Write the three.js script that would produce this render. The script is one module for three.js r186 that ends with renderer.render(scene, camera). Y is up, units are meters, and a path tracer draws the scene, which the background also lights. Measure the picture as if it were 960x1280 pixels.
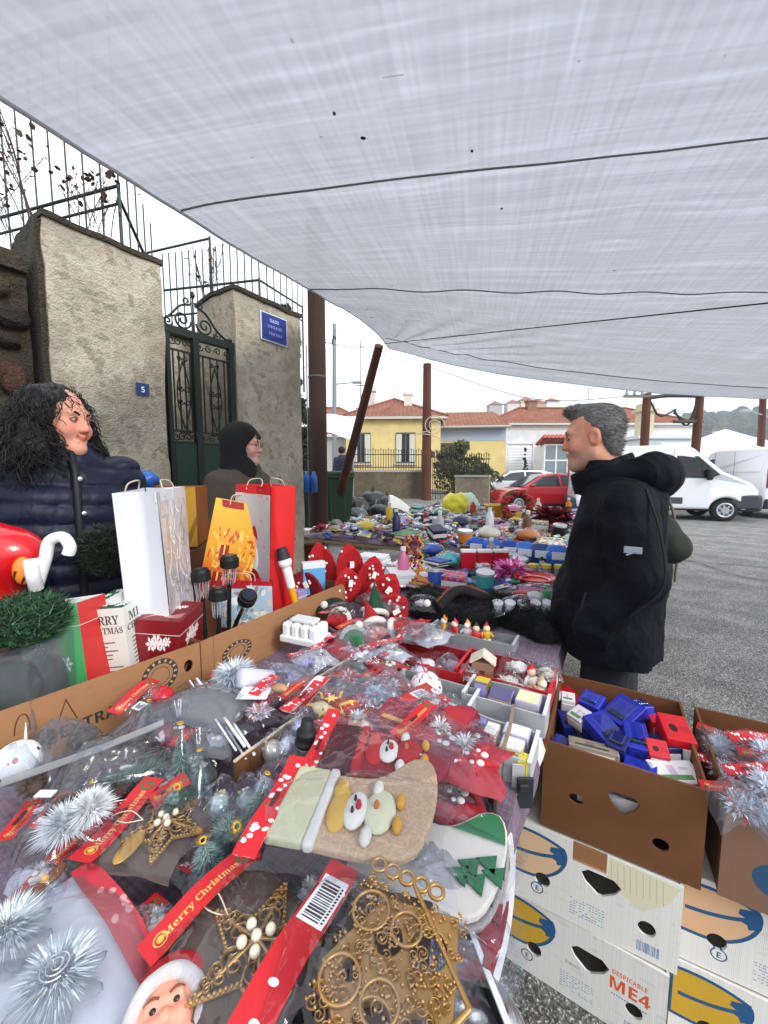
import * as THREE from 'three';
import { mergeGeometries, mergeVertices } from 'three/addons/utils/BufferGeometryUtils.js';
import { RoundedBoxGeometry } from 'three/addons/geometries/RoundedBoxGeometry.js';

// ---------- camera, sky, sun, exposure ----------
const scene = new THREE.Scene();
const PITCH = 5.6 * Math.PI / 180, FPX = 490, CAMY = 1.45;
const camera = new THREE.PerspectiveCamera(2 * Math.atan(640 / FPX) * 180 / Math.PI, 0.75, 0.05, 2000);
camera.position.set(0, CAMY, 0);
camera.rotation.set(-PITCH, 0, 0);
scene.add(camera);
const renderer = new THREE.WebGLRenderer({ antialias: true });
renderer.toneMapping = THREE.LinearToneMapping;
renderer.toneMappingExposure = 1.62;
renderer.shadowMap.enabled = true;
const SUN = new THREE.Vector3(0.75, 0.62, 0.72).normalize();
const sun = new THREE.DirectionalLight(new THREE.Color(1, 0.97, 0.93), 1.5);
sun.position.copy(SUN).multiplyScalar(60);
sun.castShadow = true; sun.shadow.radius = 34;
Object.assign(sun.shadow.camera, { left: -40, right: 40, top: 40, bottom: -40, far: 200 });
sun.shadow.mapSize.set(2048, 2048);
scene.add(sun); scene.add(sun.target);

// ---------- small tools ----------
function mulberry(a) { return () => { a |= 0; a = a + 0x6D2B79F5 | 0; let t = Math.imul(a ^ a >>> 15, 1 | a); t = t + Math.imul(t ^ t >>> 7, 61 | t) ^ t; return ((t ^ t >>> 14) >>> 0) / 4294967296; }; }
let rnd = mulberry(7);
const seed = (n) => { rnd = mulberry(n); };
const rr = (a, b) => a + (b - a) * rnd();
const pick = (a) => a[Math.floor(rnd() * a.length) % a.length];
const V = (x, y, z) => new THREE.Vector3(x, y, z);
const lerp = (a, b, t) => a + (b - a) * t, clamp = (x, a = 0, b = 1) => Math.min(b, Math.max(a, x));
const smooth = (a, b, x) => { const t = clamp((x - a) / (b - a)); return t * t * (3 - 2 * t); };
const hash3 = (x, y, z) => { let h = Math.imul(x, 374761393) + Math.imul(y, 668265263) + Math.imul(z, 1274126177) | 0; h = Math.imul(h ^ h >>> 13, 1274126177); return ((h ^ h >>> 16) >>> 0) / 4294967296; };
function noise(x, y = 0, z = 0, per = 0) {           // value noise, optional period in x and y
  const xi = Math.floor(x), yi = Math.floor(y), zi = Math.floor(z), f = (t) => t * t * (3 - 2 * t);
  const u = f(x - xi), v = f(y - yi), w = f(z - zi), m = (a) => per ? ((a % per) + per) % per : a;
  const h = (i, j, k) => hash3(m(xi + i), m(yi + j), zi + k);
  const a = lerp(lerp(h(0, 0, 0), h(1, 0, 0), u), lerp(h(0, 1, 0), h(1, 1, 0), u), v);
  if (w === 0) return a;
  return lerp(a, lerp(lerp(h(0, 0, 1), h(1, 0, 1), u), lerp(h(0, 1, 1), h(1, 1, 1), u), v), w);
}
function fbm(x, y, z = 0, o = 4, per = 0) { let s = 0, a = .5, n = 0; for (let i = 0; i < o; i++) { s += a * noise(x, y, z + i * 7, per); n += a; a *= .5; x *= 2; y *= 2; z *= 2; per *= 2; } return s / n; }
// a pixel of the photograph as a ray; where it meets a level, or a depth
const ray = (px, py) => { const a = (px - 480) / FPX, b = -(py - 640) / FPX, s = Math.sin(PITCH), c = Math.cos(PITCH); return V(a, b * c - s, -b * s - c); };
const onY = (px, py, y) => { const r = ray(px, py); return r.multiplyScalar((y - CAMY) / r.y).add(V(0, CAMY, 0)); };
const atZ = (px, py, z) => { const r = ray(px, py); return r.multiplyScalar(-z / r.z).add(V(0, CAMY, 0)); };

const C = (h) => new THREE.Color(h);
const mats = {};
function M(color, rough = .7, o = {}) {
  const k = JSON.stringify([color, rough, Object.keys(o).length ? Math.random : 0, o.metalness, o.key]);
  const plain = Object.keys(o).every((x) => x === 'metalness');
  if (plain && mats[k]) return mats[k];
  const P = o.transmission !== undefined || o.clearcoat !== undefined || o.sheen !== undefined || o.specularIntensity !== undefined;
  delete o.key;
  const m = new (P ? THREE.MeshPhysicalMaterial : THREE.MeshStandardMaterial)({ color: C(color), roughness: rough, ...o });
  if (plain) mats[k] = m;
  return m;
}
const used = {};
const nm = (n) => { const k = used[n] = (used[n] ?? -1) + 1; return k ? n + '_' + String(k).padStart(3, '0') : n; };
const shade = (o) => { o.castShadow = o.receiveShadow = true; return o; };
function tag(o, label, category, group) { o.userData.label = label; if (category) o.userData.category = category; if (group) o.userData.group = group; return o; }
function thing(name, label, category, pos = [0, 0, 0], turn = 0, group) {
  const g = new THREE.Group(); g.name = nm(name); scene.add(g);
  if (pos.isVector3) g.position.copy(pos); else g.position.set(...pos);
  g.rotation.y = turn; return tag(g, label, category, group);
}
function part(name, geo, mat, parent, label) {
  const m = shade(new THREE.Mesh(Array.isArray(geo) ? merge(geo) : geo, mat)); m.name = name; parent.add(m);
  if (label) m.userData.label = label; return m;
}
function single(name, geo, mat, label, category, group) {
  const m = shade(new THREE.Mesh(Array.isArray(geo) ? merge(geo) : geo, mat)); m.name = nm(name); scene.add(m); return tag(m, label, category, group);
}
function struct(name, geo, mat) { const m = shade(new THREE.Mesh(Array.isArray(geo) ? merge(geo) : geo, mat)); m.name = nm(name); m.userData.kind = 'structure'; scene.add(m); return m; }
function merge(gs) {
  gs = gs.flat(9).filter(Boolean);
  const col = gs.some((g) => g.attributes.color);
  gs = gs.map((g) => {
    g = g.index ? g.toNonIndexed() : g; const n = g.attributes.position.count;
    if (!g.attributes.uv) g.setAttribute('uv', new THREE.BufferAttribute(new Float32Array(n * 2), 2));
    if (!g.attributes.normal) g.computeVertexNormals();
    if (col && !g.attributes.color) g.setAttribute('color', new THREE.BufferAttribute(new Float32Array(n * 3).fill(1), 3));
    for (const k of Object.keys(g.attributes)) if (!['position', 'normal', 'uv', 'color'].includes(k)) g.deleteAttribute(k);
    g.morphAttributes = {}; return g;
  });
  return gs.length === 1 ? gs[0] : mergeGeometries(gs);
}
const mtx = new THREE.Matrix4(), qt = new THREE.Quaternion(), eu = new THREE.Euler();
function mv(g, x = 0, y = 0, z = 0, rx = 0, ry = 0, rz = 0, s = 1) {
  const sc = typeof s === 'number' ? V(s, s, s) : V(...s);
  return g.applyMatrix4(mtx.compose(V(x, y, z), qt.setFromEuler(eu.set(rx, ry, rz, 'YXZ')), sc));
}
const box = (w, h, d, x = 0, y = 0, z = 0, rx = 0, ry = 0, rz = 0) => mv(new THREE.BoxGeometry(w, h, d), x, y, z, rx, ry, rz);
const rbox = (w, h, d, r, x = 0, y = 0, z = 0, rx = 0, ry = 0, rz = 0, seg = 2) => mv(new RoundedBoxGeometry(w, h, d, seg, Math.min(r, w / 2.02, h / 2.02, d / 2.02)), x, y, z, rx, ry, rz);
const cyl = (r1, r2, h, n = 16, x = 0, y = 0, z = 0, rx = 0, ry = 0, rz = 0) => mv(new THREE.CylinderGeometry(r1, r2, h, n), x, y, z, rx, ry, rz);
const sph = (r, x = 0, y = 0, z = 0, s = 1, n = 16) => mv(new THREE.SphereGeometry(r, n, Math.max(6, n * .7 | 0)), x, y, z, 0, 0, 0, s);
const tube = (pts, r, seg = 0, rs = 6, closed = false) => new THREE.TubeGeometry(new THREE.CatmullRomCurve3(pts.map((p) => p.isVector3 ? p : V(...p)), closed), seg || Math.max(2, pts.length * 4), r, rs, closed);
function rod(a, b, r, r2 = r, n = 8) {
  a = a.isVector3 ? a : V(...a); b = b.isVector3 ? b : V(...b);
  const d = b.clone().sub(a), g = new THREE.CylinderGeometry(r2, r, d.length(), n);
  g.applyQuaternion(new THREE.Quaternion().setFromUnitVectors(V(0, 1, 0), d.normalize())); const m = a.clone().add(b).multiplyScalar(.5); return g.translate(m.x, m.y, m.z);
}
function ext(pts, depth, bevel = 0, o = {}) {         // outline in x,y extruded along z, centred
  const s = pts instanceof THREE.Shape ? pts : new THREE.Shape(pts.map((p) => new THREE.Vector2(...p)));
  const g = new THREE.ExtrudeGeometry(s, { depth: Math.max(1e-4, depth - 2 * bevel), bevelEnabled: bevel > 0, bevelThickness: bevel, bevelSize: bevel, bevelOffset: -bevel, bevelSegments: o.bs ?? 2, curveSegments: o.cs ?? 8, steps: 1 });
  return g.translate(0, 0, -depth / 2 + bevel);
}
function grid(nu, nv, f, uvs = [1, 1]) {              // sheet of points f(u,v) -> [x,y,z]
  const pos = [], uv = [], idx = [];
  for (let j = 0; j <= nv; j++) for (let i = 0; i <= nu; i++) { const p = f(i / nu, j / nv); pos.push(p.x ?? p[0], p.y ?? p[1], p.z ?? p[2]); uv.push(i / nu * uvs[0], j / nv * uvs[1]); }
  for (let j = 0; j < nv; j++) for (let i = 0; i < nu; i++) { const a = j * (nu + 1) + i, b = a + nu + 1; idx.push(a, a + 1, b, a + 1, b + 1, b); }
  const g = new THREE.BufferGeometry(); g.setAttribute('position', new THREE.Float32BufferAttribute(pos, 3)); g.setAttribute('uv', new THREE.Float32BufferAttribute(uv, 2)); g.setIndex(idx); g.computeVertexNormals(); return g;
}
function warp(g, f) { const p = g.attributes.position; for (let i = 0; i < p.count; i++) { const q = f(p.getX(i), p.getY(i), p.getZ(i), i); p.setXYZ(i, q[0], q[1], q[2]); } g.computeVertexNormals(); return g; }
function paint(g, f) {                                // linear vertex colours from f(x,y,z) or one colour
  if (typeof f !== 'function') { const c = C(f); f = () => [c.r, c.g, c.b]; }
  const p = g.attributes.position, a = new Float32Array(p.count * 3);
  for (let i = 0; i < p.count; i++) { const c = f(p.getX(i), p.getY(i), p.getZ(i)); a.set(c.isColor ? [c.r, c.g, c.b] : c, i * 3); }
  g.setAttribute('color', new THREE.BufferAttribute(a, 3)); return g;
}
function uvXYZ(g, s = 1) {                            // uv in metres by the face's main direction
  g = g.index ? g.toNonIndexed() : g; const p = g.attributes.position, u = new Float32Array(p.count * 2); g.computeVertexNormals();
  const a = V(0, 0, 0), b = V(0, 0, 0), c = V(0, 0, 0);
  for (let i = 0; i < p.count; i += 3) {
    a.fromBufferAttribute(p, i); b.fromBufferAttribute(p, i + 1); c.fromBufferAttribute(p, i + 2);
    const n = b.clone().sub(a).cross(c.clone().sub(a)), ax = Math.abs(n.x), ay = Math.abs(n.y), az = Math.abs(n.z);
    [a, b, c].forEach((q, k) => { const [x, y] = ay > ax && ay > az ? [q.x, q.z] : ax > az ? [q.z, q.y] : [q.x, q.y]; u[(i + k) * 2] = x * s; u[(i + k) * 2 + 1] = y * s; });
  }
  g.setAttribute('uv', new THREE.BufferAttribute(u, 2)); return g;
}
function dtex(n, f, srgb = true, rep = [1, 1]) {      // computed texture: f(u,v) -> grey or [r,g,b], 0..1
  const [w, h] = Array.isArray(n) ? n : [n, n], d = new Uint8Array(w * h * 4);
  for (let j = 0; j < h; j++) for (let i = 0; i < w; i++) { const c = f(i / w, j / h), k = (j * w + i) * 4; for (let q = 0; q < 3; q++) d[k + q] = clamp(c.length ? c[q] : c) * 255; d[k + 3] = 255; }
  const t = new THREE.DataTexture(d, w, h); t.wrapS = t.wrapT = THREE.RepeatWrapping; t.magFilter = THREE.LinearFilter; t.minFilter = THREE.LinearMipmapLinearFilter; t.generateMipmaps = true;
  if (srgb) t.colorSpace = THREE.SRGBColorSpace; t.repeat.set(...rep); t.needsUpdate = true; return t;
}
function ctex(w, h, draw) {                           // flat print
  const c = document.createElement('canvas'); c.width = w; c.height = h; const x = c.getContext('2d'); draw(x, w, h);
  const t = new THREE.CanvasTexture(c); t.colorSpace = THREE.SRGBColorSpace; t.anisotropy = 4; return t;
}
const mix3 = (a, b, t) => a.map((x, i) => lerp(x, b[i], t));
function txt(x, s, px, py, size, col, o = {}) { x.save(); x.translate(px, py); x.rotate(o.rot || 0); x.fillStyle = col; x.font = `${o.bold === false ? '' : 'bold '}${size}px ${o.font || 'sans-serif'}`; x.textAlign = o.align || 'center'; x.textBaseline = 'middle'; if (o.sx) x.scale(o.sx, 1); x.fillText(s, 0, 0); x.restore(); }
function barcode(x, px, py, w, h) { x.fillStyle = '#fff'; x.fillRect(px, py, w, h); x.fillStyle = '#111'; let q = px + w * .08; while (q < px + w * .9) { const b = w * rr(.012, .05); x.fillRect(q, py + h * .12, b, h * .66); q += b + w * rr(.015, .04); } for (let i = 0; i < 12; i++) x.fillRect(px + w * (.1 + i * .066), py + h * .84, w * .04, h * .08); }

// overcast sky: even grey cloud, a little brighter overhead
{
  const w = 512, h = 256, d = new Float32Array(w * h * 4);
  for (let j = 0; j < h; j++) for (let i = 0; i < w; i++) {
    const el = (j + .5) / h * Math.PI - Math.PI / 2, az = i / w * 2 * Math.PI, s = Math.max(0, Math.sin(el)), ce = Math.cos(el);
    const x = Math.cos(az) * ce, z = Math.sin(az) * ce, q = 1 / (s + .16);
    const c = fbm(x * q * 1.3 + 20, z * q * 1.3 + 20, 3.3, 5), b = (1.02 + .34 * s) * (.86 + .3 * smooth(.3, .7, c)), k = (j * w + i) * 4, t = smooth(.35, .7, c);
    d[k] = b * lerp(.93, 1, t); d[k + 1] = b * lerp(.97, 1, t); d[k + 2] = b * lerp(1.05, 1.01, t); d[k + 3] = 1;
  }
  const t = new THREE.DataTexture(d, w, h, THREE.RGBAFormat, THREE.FloatType); t.mapping = THREE.EquirectangularReflectionMapping; t.magFilter = THREE.LinearFilter; t.minFilter = THREE.LinearFilter; t.needsUpdate = true;
  scene.background = t; scene.environment = t;
}

// ---------- shared textures ----------
const asphaltMap = dtex(1024, (u, v) => { const a = hash3(u * 1024 | 0, v * 1024 | 0, 1), c = noise(u * 340, v * 340, 2, 340), e = fbm(u * 6, v * 6, 5, 5, 6), f = noise(u * 170, v * 170, 9, 170); let g = .43 + .2 * (e - .5) + .32 * (c - .5) + .16 * (a - .5) + .18 * (f - .5); if (c > .8) g += .2; return [g * 1.0, g * .99, g * .97]; });
const asphaltBump = dtex(1024, (u, v) => .5 * noise(u * 340, v * 340, 2, 340) + .3 * noise(u * 170, v * 170, 9, 170) + .2 * hash3(u * 1024 | 0, v * 1024 | 0, 1), false);
const plasterMap = dtex(1024, (u, v) => { const a = fbm(u * 5, v * 5, 1, 6, 5), b = fbm(u * 24, v * 24, 4, 4, 24), r = Math.abs(fbm(u * 9, v * 9, 8, 4, 9) - .5) * 2; let c = mix3([.60, .56, .49], [.76, .72, .64], smooth(.3, .7, a * .6 + b * .4)); c = mix3(c, [.42, .39, .34], .5 * smooth(.52, .75, b) * smooth(.3, .65, a)); c = mix3(c, [.80, .77, .70], .5 * smooth(.6, .8, fbm(u * 14, v * 14, 15, 4, 14))); const q = .1 * (hash3(u * 1024 | 0, v * 1024 | 0, 4) - .5); if (r < .012) c = mix3(c, [.45, .43, .39], .35); return c.map((e) => e + q); });
const wallMap = dtex(512, (u, v) => .9 + .12 * (fbm(u * 6, v * 6, 2, 5, 6) - .5) + .05 * (hash3(u * 512 | 0, v * 512 | 0, 4) - .5));
const plasterBump = dtex(1024, (u, v) => .6 * fbm(u * 20, v * 20, 4, 5, 20) + .4 * noise(u * 160, v * 160, 3, 160), false);
const woodMap = dtex([256, 1024], (u, v) => { const g = fbm(u * 24, v * 3, 2, 4, 3), k = noise(u * 90, v * 4, 7, 0); return mix3([.32, .22, .17], [.53, .40, .32], clamp(g * .9 + (k - .5) * .5)); });
const cardMap = dtex(512, (u, v) => { const a = fbm(u * 4, v * 4, 1, 5, 4), s = .5 + .5 * Math.sin(u * Math.PI * 2 * 70); return mix3([.60, .43, .27], [.70, .52, .34], clamp(a + .12 * (s - .5) + .16 * (hash3(u * 512 | 0, v * 512 | 0, 4) - .5))); });
const cardM = new THREE.MeshStandardMaterial({ map: cardMap, roughness: .85 });
const feltBump = dtex(256, (u, v) => .5 * noise(u * 90, v * 90, 1, 90) + .5 * hash3(u * 256 | 0, v * 256 | 0, 2), false);
feltBump.repeat.set(5, 5);
const feltMap = dtex(256, (u, v) => .93 + .16 * (noise(u * 70, v * 70, 5, 70) - .5) + .16 * (hash3(u * 256 | 0, v * 256 | 0, 6) - .5), true, [5, 5]);
const matt = (c, o) => M(c, .9, { map: feltMap, bumpMap: feltBump, bumpScale: .0007, ...o });
const creaseBump = dtex(512, (u, v) => { const a = 1 - Math.abs(fbm(u * 9, v * 5, 2, 4, 9) - .5) * 2, b = fbm(u * 40, v * 40, 4, 3, 40); return clamp(.8 * a * a + .2 * b); }, false);
const metalDark = M('#23302b', .5, { metalness: .5 }), blackM = M('#111214', .6), whiteM = M('#e8e8e6', .6);
const printMap = dtex(512, (u, v) => { const i = u * 16 | 0, j = v * 16 | 0, h = hash3(i, j, 3), k = hash3(u * 64 | 0, v * 96 | 0, 5), e = hash3(i >> 1, j >> 1, 8); let c = [1, 1, 1]; if (e < .3) c = [[.95, .4, .4], [.45, .6, .95], [1, .9, .4], [.5, .8, .6]][e * 13 | 0]; if (h < .25 && k < .5) c = [.25, .25, .3]; else if (h > .82) c = c.map((q) => q * .75); return c; });
const cello = new THREE.MeshPhysicalMaterial({ color: C('#f4f6fa'), transmission: 1, thickness: 0, roughness: .06, ior: 1.46, side: THREE.DoubleSide });
const celloHaze = new THREE.MeshPhysicalMaterial({ color: C('#e2e6ec'), transmission: .93, thickness: 0, roughness: .16, ior: 1.46, side: THREE.DoubleSide });
const clearHard = new THREE.MeshPhysicalMaterial({ color: C('#e9eff2'), transmission: 1, thickness: 0, roughness: .06, ior: 1.5, side: THREE.DoubleSide });
const glassM = new THREE.MeshPhysicalMaterial({ color: C('#5f7078'), transmission: .75, thickness: 0, roughness: .04, ior: 1.6 });
const vcol = (rough = .8, o = {}) => new THREE.MeshStandardMaterial({ vertexColors: true, roughness: rough, ...o });
// ---------- ground ----------
const groundH = (x, z) => .55 * smooth(10, 19, z) * smooth(6, 2.5, x) + (z > 60 ? (z - 60) * .004 : 0);
{
  const xs = [], n = 150, span = (t) => Math.sign(t) * (Math.abs(t) * 18 + Math.pow(Math.abs(t), 5) * 900);
  const g = grid(n, n, (u, v) => { const x = span(u * 2 - 1), z = span(v * 2 - 1) - 6; return [x, groundH(x, -z) + .012 * (fbm(x * .7, z * .7, 2, 3) - .5), z]; });
  const p = g.attributes.position, uv = g.attributes.uv; for (let i = 0; i < p.count; i++) uv.setXY(i, p.getX(i) / 1.4, p.getZ(i) / 1.4);
  g.setIndex([...g.index.array].reverse()); g.computeVertexNormals();
  struct('ground', g, new THREE.MeshStandardMaterial({ map: asphaltMap, bumpMap: asphaltBump, bumpScale: .004, roughness: .9 }));
}
const darkAsphalt = M('#3a3a3b', .95), strip = (pts, w, y) => {
  const L = []; pts.forEach((p, i) => { const q = pts[Math.min(i + 1, pts.length - 1)], o = pts[Math.max(i - 1, 0)], d = V(q[0] - o[0], 0, q[1] - o[1]).normalize(), k = w * (.8 + .4 * hash3(i, 3, 1)); L.push([p[0] - d.z * k, p[0] + d.z * k, p[1] + d.x * k, p[1] - d.x * k]); });
  return grid(1, L.length - 1, (u, v) => { const l = L[Math.round(v * (L.length - 1))], x = lerp(l[0], l[1], u), z = lerp(l[2], l[3], u); return [x, y + groundH(x, -z), z]; });
};
const seam = (n, ax, az, bx, bz, j) => Array.from({ length: n + 1 }, (_, i) => [lerp(ax, bx, i / n) + j * (noise(i * .7, 3) - .5), lerp(az, bz, i / n) + j * (noise(i * .7, 9) - .5)]);
struct('road_seam', [strip(seam(40, 1.6, -7.6, 9.5, -4.6, .3), .014, .0125), strip(seam(30, 3.5, -9.6, 14, -7.6, .25), .012, .0125), strip(seam(30, 1.9, -3.0, 3.6, -6.8, .2), .009, .0125), strip(seam(24, 5.2, -4.2, 4.6, -11, .2), .01, .0125)], darkAsphalt);
const WT = 54 * Math.PI / 180, WA = V(-1.623, 0, -3);        // line of the gate posts: along x, outwards z
const wx = (s, y, d) => V(WA.x + .588 * s + .809 * d, y, WA.z - .809 * s + .588 * d);
function wallGroup(name, label, cat) { return thing(name, label, cat, WA, WT); }
{
  const g = grid(30, 6, (u, v) => { const p = wx(lerp(-4.5, 9, u), .13 + .01 * noise(u * 30, v * 5), lerp(-.3, .62, v)); return p; }, [9, 1]);
  struct('pavement', [g, uvXYZ(mv(box(13.5, .16, .14), ...wx(2.25, .062, .69).toArray(), 0, WT, 0))], new THREE.MeshStandardMaterial({ map: plasterMap, color: C('#b9b4aa'), roughness: .9 }));
}

// ---------- gate posts, wall, gate ----------
const plasterM = new THREE.MeshStandardMaterial({ map: plasterMap, color: C('#f0f0f0'), bumpMap: plasterBump, bumpScale: .012, roughness: .95 });
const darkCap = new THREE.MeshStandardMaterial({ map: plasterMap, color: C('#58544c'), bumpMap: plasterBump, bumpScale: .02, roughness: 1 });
function rough(w, h, d, x, y, z, amp, res = .06) {
  const g = new THREE.BoxGeometry(w, h, d, Math.ceil(w / res), Math.ceil(h / res), Math.ceil(d / res)); g.translate(x, y, z);
  return uvXYZ(warp(g, (a, b, c) => { const k = amp * (fbm(a * 3, b * 3, c * 3, 4) - .5), e = amp * (fbm(a * 3 + 9, b * 3, c * 3, 4) - .5); const q = amp * (fbm(a * 3, b * 3 + 9, c * 3, 4) - .5); return [a + k, b + e, c + q]; }), .8);
}
function gatePost(label, s0, s1, top) {
  const t = wallGroup('gate_post', label, 'gate post');
  part('body', rough(s1 - s0, top, .6, (s0 + s1) / 2, top / 2, -.3, .045), plasterM, t);
  part('cap', rough(s1 - s0 + .03, .035, .64, (s0 + s1) / 2, top + .018, -.3, .06, .03), darkCap, t); if (s0 < -.3) part('rubble_side', rough(.03, top - .03, .56, s0 - .016, top / 2, -.3, .05, .04), darkCap, t);  // left post only: thin rough slab on the side face, darker than the body
  return t;
}
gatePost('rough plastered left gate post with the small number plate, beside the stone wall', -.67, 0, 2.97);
gatePost('rough plastered right gate post with the blue street sign on it', .6, 1.34, 3.0);
{
  const t = wallGroup('stone_wall', 'dark rubble stone wall behind the woman, left of the gate post', 'stone wall');
  part('mortar_bed', rough(3.4, 2.62, .5, -2.43, 1.31, -.36, .06), new THREE.MeshStandardMaterial({ map: plasterMap, color: C('#5b564e'), roughness: 1, bumpMap: plasterBump, bumpScale: .02 }), t);
  part('coping', rough(3.4, .1, .56, -2.43, 2.67, -.35, .1), darkCap, t);
  seed(5); const sm = ['#57534b', '#46433d', '#615a50', '#3b3935', '#6a4c3e'].map((c) => new THREE.MeshStandardMaterial({ map: plasterMap, color: C(c), roughness: .95, bumpMap: plasterBump, bumpScale: .02 }));
  let y = 1.25;
  while (y < 2.58) {
    const h = rr(.1, .24); let s = -.72 - rr(0, .1);
    while (s > -2.3) {
      const w = rr(.14, .36), hh = h * rr(.8, 1);
      const g = new THREE.IcosahedronGeometry(.5, 2); const k = rr(0, 99);
      warp(g, (a, b, c) => { const m = 1 / Math.pow(Math.pow(Math.abs(a) * 2, 2.7) + Math.pow(Math.abs(b) * 2, 2.7) + Math.pow(Math.abs(c) * 2, 2.7), .37), q = m * (.86 + .36 * (fbm(a * 3 + k, b * 3, c * 3, 3) - .5)); return [a * q, b * q, c * q]; });
      part('stone', uvXYZ(mv(g, s - w / 2, y + h / 2 + rr(-.03, .03), -.1, 0, rr(-.1, .1), rr(-.22, .22), [w * 1.02, hh * 1.05, .13])), pick(sm), t).scale.z = 1;
      s -= w + .012;
    }
    y += h + .012;
  }
}
{ // number plate and street sign
  const t = thing('number_plate', 'small blue enamel house number plate 5 on the left gate post', 'number plate', wx(-.17, 1.45 + 102 / 490 * 2.86, .012), WT);
  part('plate', box(.085, .085, .006), M('#12396f', .35), t);
  part('number', box(.06, .07, .002, 0, 0, .0042), M('#fff', .4, { map: ctex(128, 128, (x) => { x.fillStyle = '#12396f'; x.fillRect(0, 0, 128, 128); txt(x, '5', 64, 68, 100, '#e8eef5'); }) }), t);
  const s = thing('street_sign', 'blue enamel street name sign with white border on the right gate post', 'street sign', wx(1.0, 1.45 + 172 / 490 * 3.81, .012), WT);
  part('plate', rbox(.30, .25, .012, .004), M('#dfe6ee', .4), s);
  part('lettering', box(.282, .232, .003, 0, 0, .0072), M('#fff', .4, { map: ctex(256, 210, (x) => { x.fillStyle = '#1b2f7d'; x.fillRect(0, 0, 256, 210); txt(x, 'ΟΔΟΣ', 128, 46, 36, '#b9c6e6'); x.fillStyle = '#a9b8de'; for (const [y, w0, n] of [[96, 60, 9], [150, 74, 8]]) for (let i = 0; i < n; i++) { x.fillRect(w0 + i * 17, y - 12, 4, 24); if (i % 2) x.fillRect(w0 + i * 17, y - 12, 11, 4); if (i % 3) x.fillRect(w0 + i * 17, y, 10, 4); } }) }), s);
}
const spiral = (cx, cy, r, a0, turns, n = 22, z = 0) => Array.from({ length: n }, (_, i) => { const t = i / (n - 1), a = a0 + turns * t * Math.PI * 2, q = r * (1 - .82 * t); return [cx + Math.cos(a) * q, cy + Math.sin(a) * q, z]; });
{
  const t = wallGroup('iron_gate', 'dark green iron double gate with scrollwork and solid lower panels', 'gate'), gm = M('#1a2620', .45, { metalness: .4 }), bar = .0065;
  const X0 = .03, XC = .25, X1 = .56, TOP = 2.53, MID = 1.68;
  part('frame', [box(.042, TOP, .05, X1, TOP / 2, -.03), box(.05, TOP, .05, XC, TOP / 2, -.03), box(.03, TOP, .05, X0, TOP / 2, -.03), box(X1 - X0 + .05, .055, .055, (X0 + X1) / 2, TOP, -.03)], gm, t);
  for (const [a, b] of [[X0, XC], [XC, X1]]) {
    part('lower_panel', box(b - a - .05, MID - .2, .02, (a + b) / 2, .1 + MID / 2, -.03), M('#1c3a2c', .5, { metalness: .3 }), t);
    for (const [y, k] of [[MID + .1, .014], [TOP - .14, .014], [MID + .01, .022]]) part('rail', box(b - a, k, k, (a + b) / 2, y, -.03), gm, t);
    for (let i = 1; i <= 4; i++) part('bar', cyl(bar, bar, TOP - MID - .24, 6, lerp(a, b, i / 5), (TOP + MID) / 2 - .02, -.03), gm, t);
    const m = (a + b) / 2, cy = (TOP + MID) / 2 - .05, o = [];
    for (const sx of [-1, 1]) {
      o.push(tube([[m, cy + .26, -.02], [m + sx * .045, cy + .08, -.02], [m + sx * .05, cy, -.02], [m + sx * .045, cy - .08, -.02], [m, cy - .26, -.02]], .006, 20, 5));
      for (const [yy, r] of [[.05, .025], [-.05, .025], [.28, .02], [-.28, .02]]) o.push(tube(spiral(m + sx * .024, cy + yy, r, sx > 0 ? Math.PI : 0, sx * 1.3, 18, -.02), .005, 24, 5));
    }
    part('scroll_ornament', o, gm, t);
    const e = []; for (const yy of [MID + .055, TOP - .075]) for (let i = 0; i < 4; i++) e.push(tube(spiral(lerp(a + .04, b - .04, i / 3), yy, .03, i * 1.6, i % 2 ? 1.2 : -1.2, 16, -.03), .005, 20, 5));
    part('scroll_band', e, gm, t);
  }
  const crest = [];
  for (const s of [-1, 1]) {
    crest.push(tube([[XC + s * .3, TOP + .03, -.03], [XC + s * .2, TOP + .09, -.03], [XC + s * .1, TOP + .2, -.03], [XC + s * .03, TOP + .23, -.03]], .009, 20, 6));
    crest.push(tube(spiral(XC + s * .09, TOP + .1, .07, s > 0 ? Math.PI : 0, s * 1.6, 26, -.03), .008, 34, 6), tube(spiral(XC + s * .2, TOP + .06, .035, s > 0 ? Math.PI : 0, s * 1.4, 20, -.03), .007, 24, 6), tube(spiral(XC + s * .05, TOP + .25, .035, s > 0 ? 3 : 0, s * 1.3, 20, -.03), .007, 24, 6), sph(.022, XC + s * .31, TOP + .045, -.03));
  }
  crest.push(rod([XC, TOP, -.03], [XC, TOP + .3, -.03], .01, .006), sph(.018, XC, TOP + .31, -.03, [1, 1.6, 1]));
  part('crest', crest, gm, t);
}
{
  const t = wallGroup('yard_wall', 'pale plastered yard wall with dark coping seen through the gate', 'wall');
  part('face', rough(2.2, 2.8, .16, .2, 1.4, -1.05, .03, .1), plasterM, t); part('coping', rough(2.24, .06, .24, .2, 2.83, -1.05, .05), darkCap, t);
  struct('raised_terrace', uvXYZ(mv(box(5.6, 2.7, 4.2, -1.3, 1.35, -3.25), WA.x, 0, WA.z, 0, WT, 0)), darkCap);
}
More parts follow.
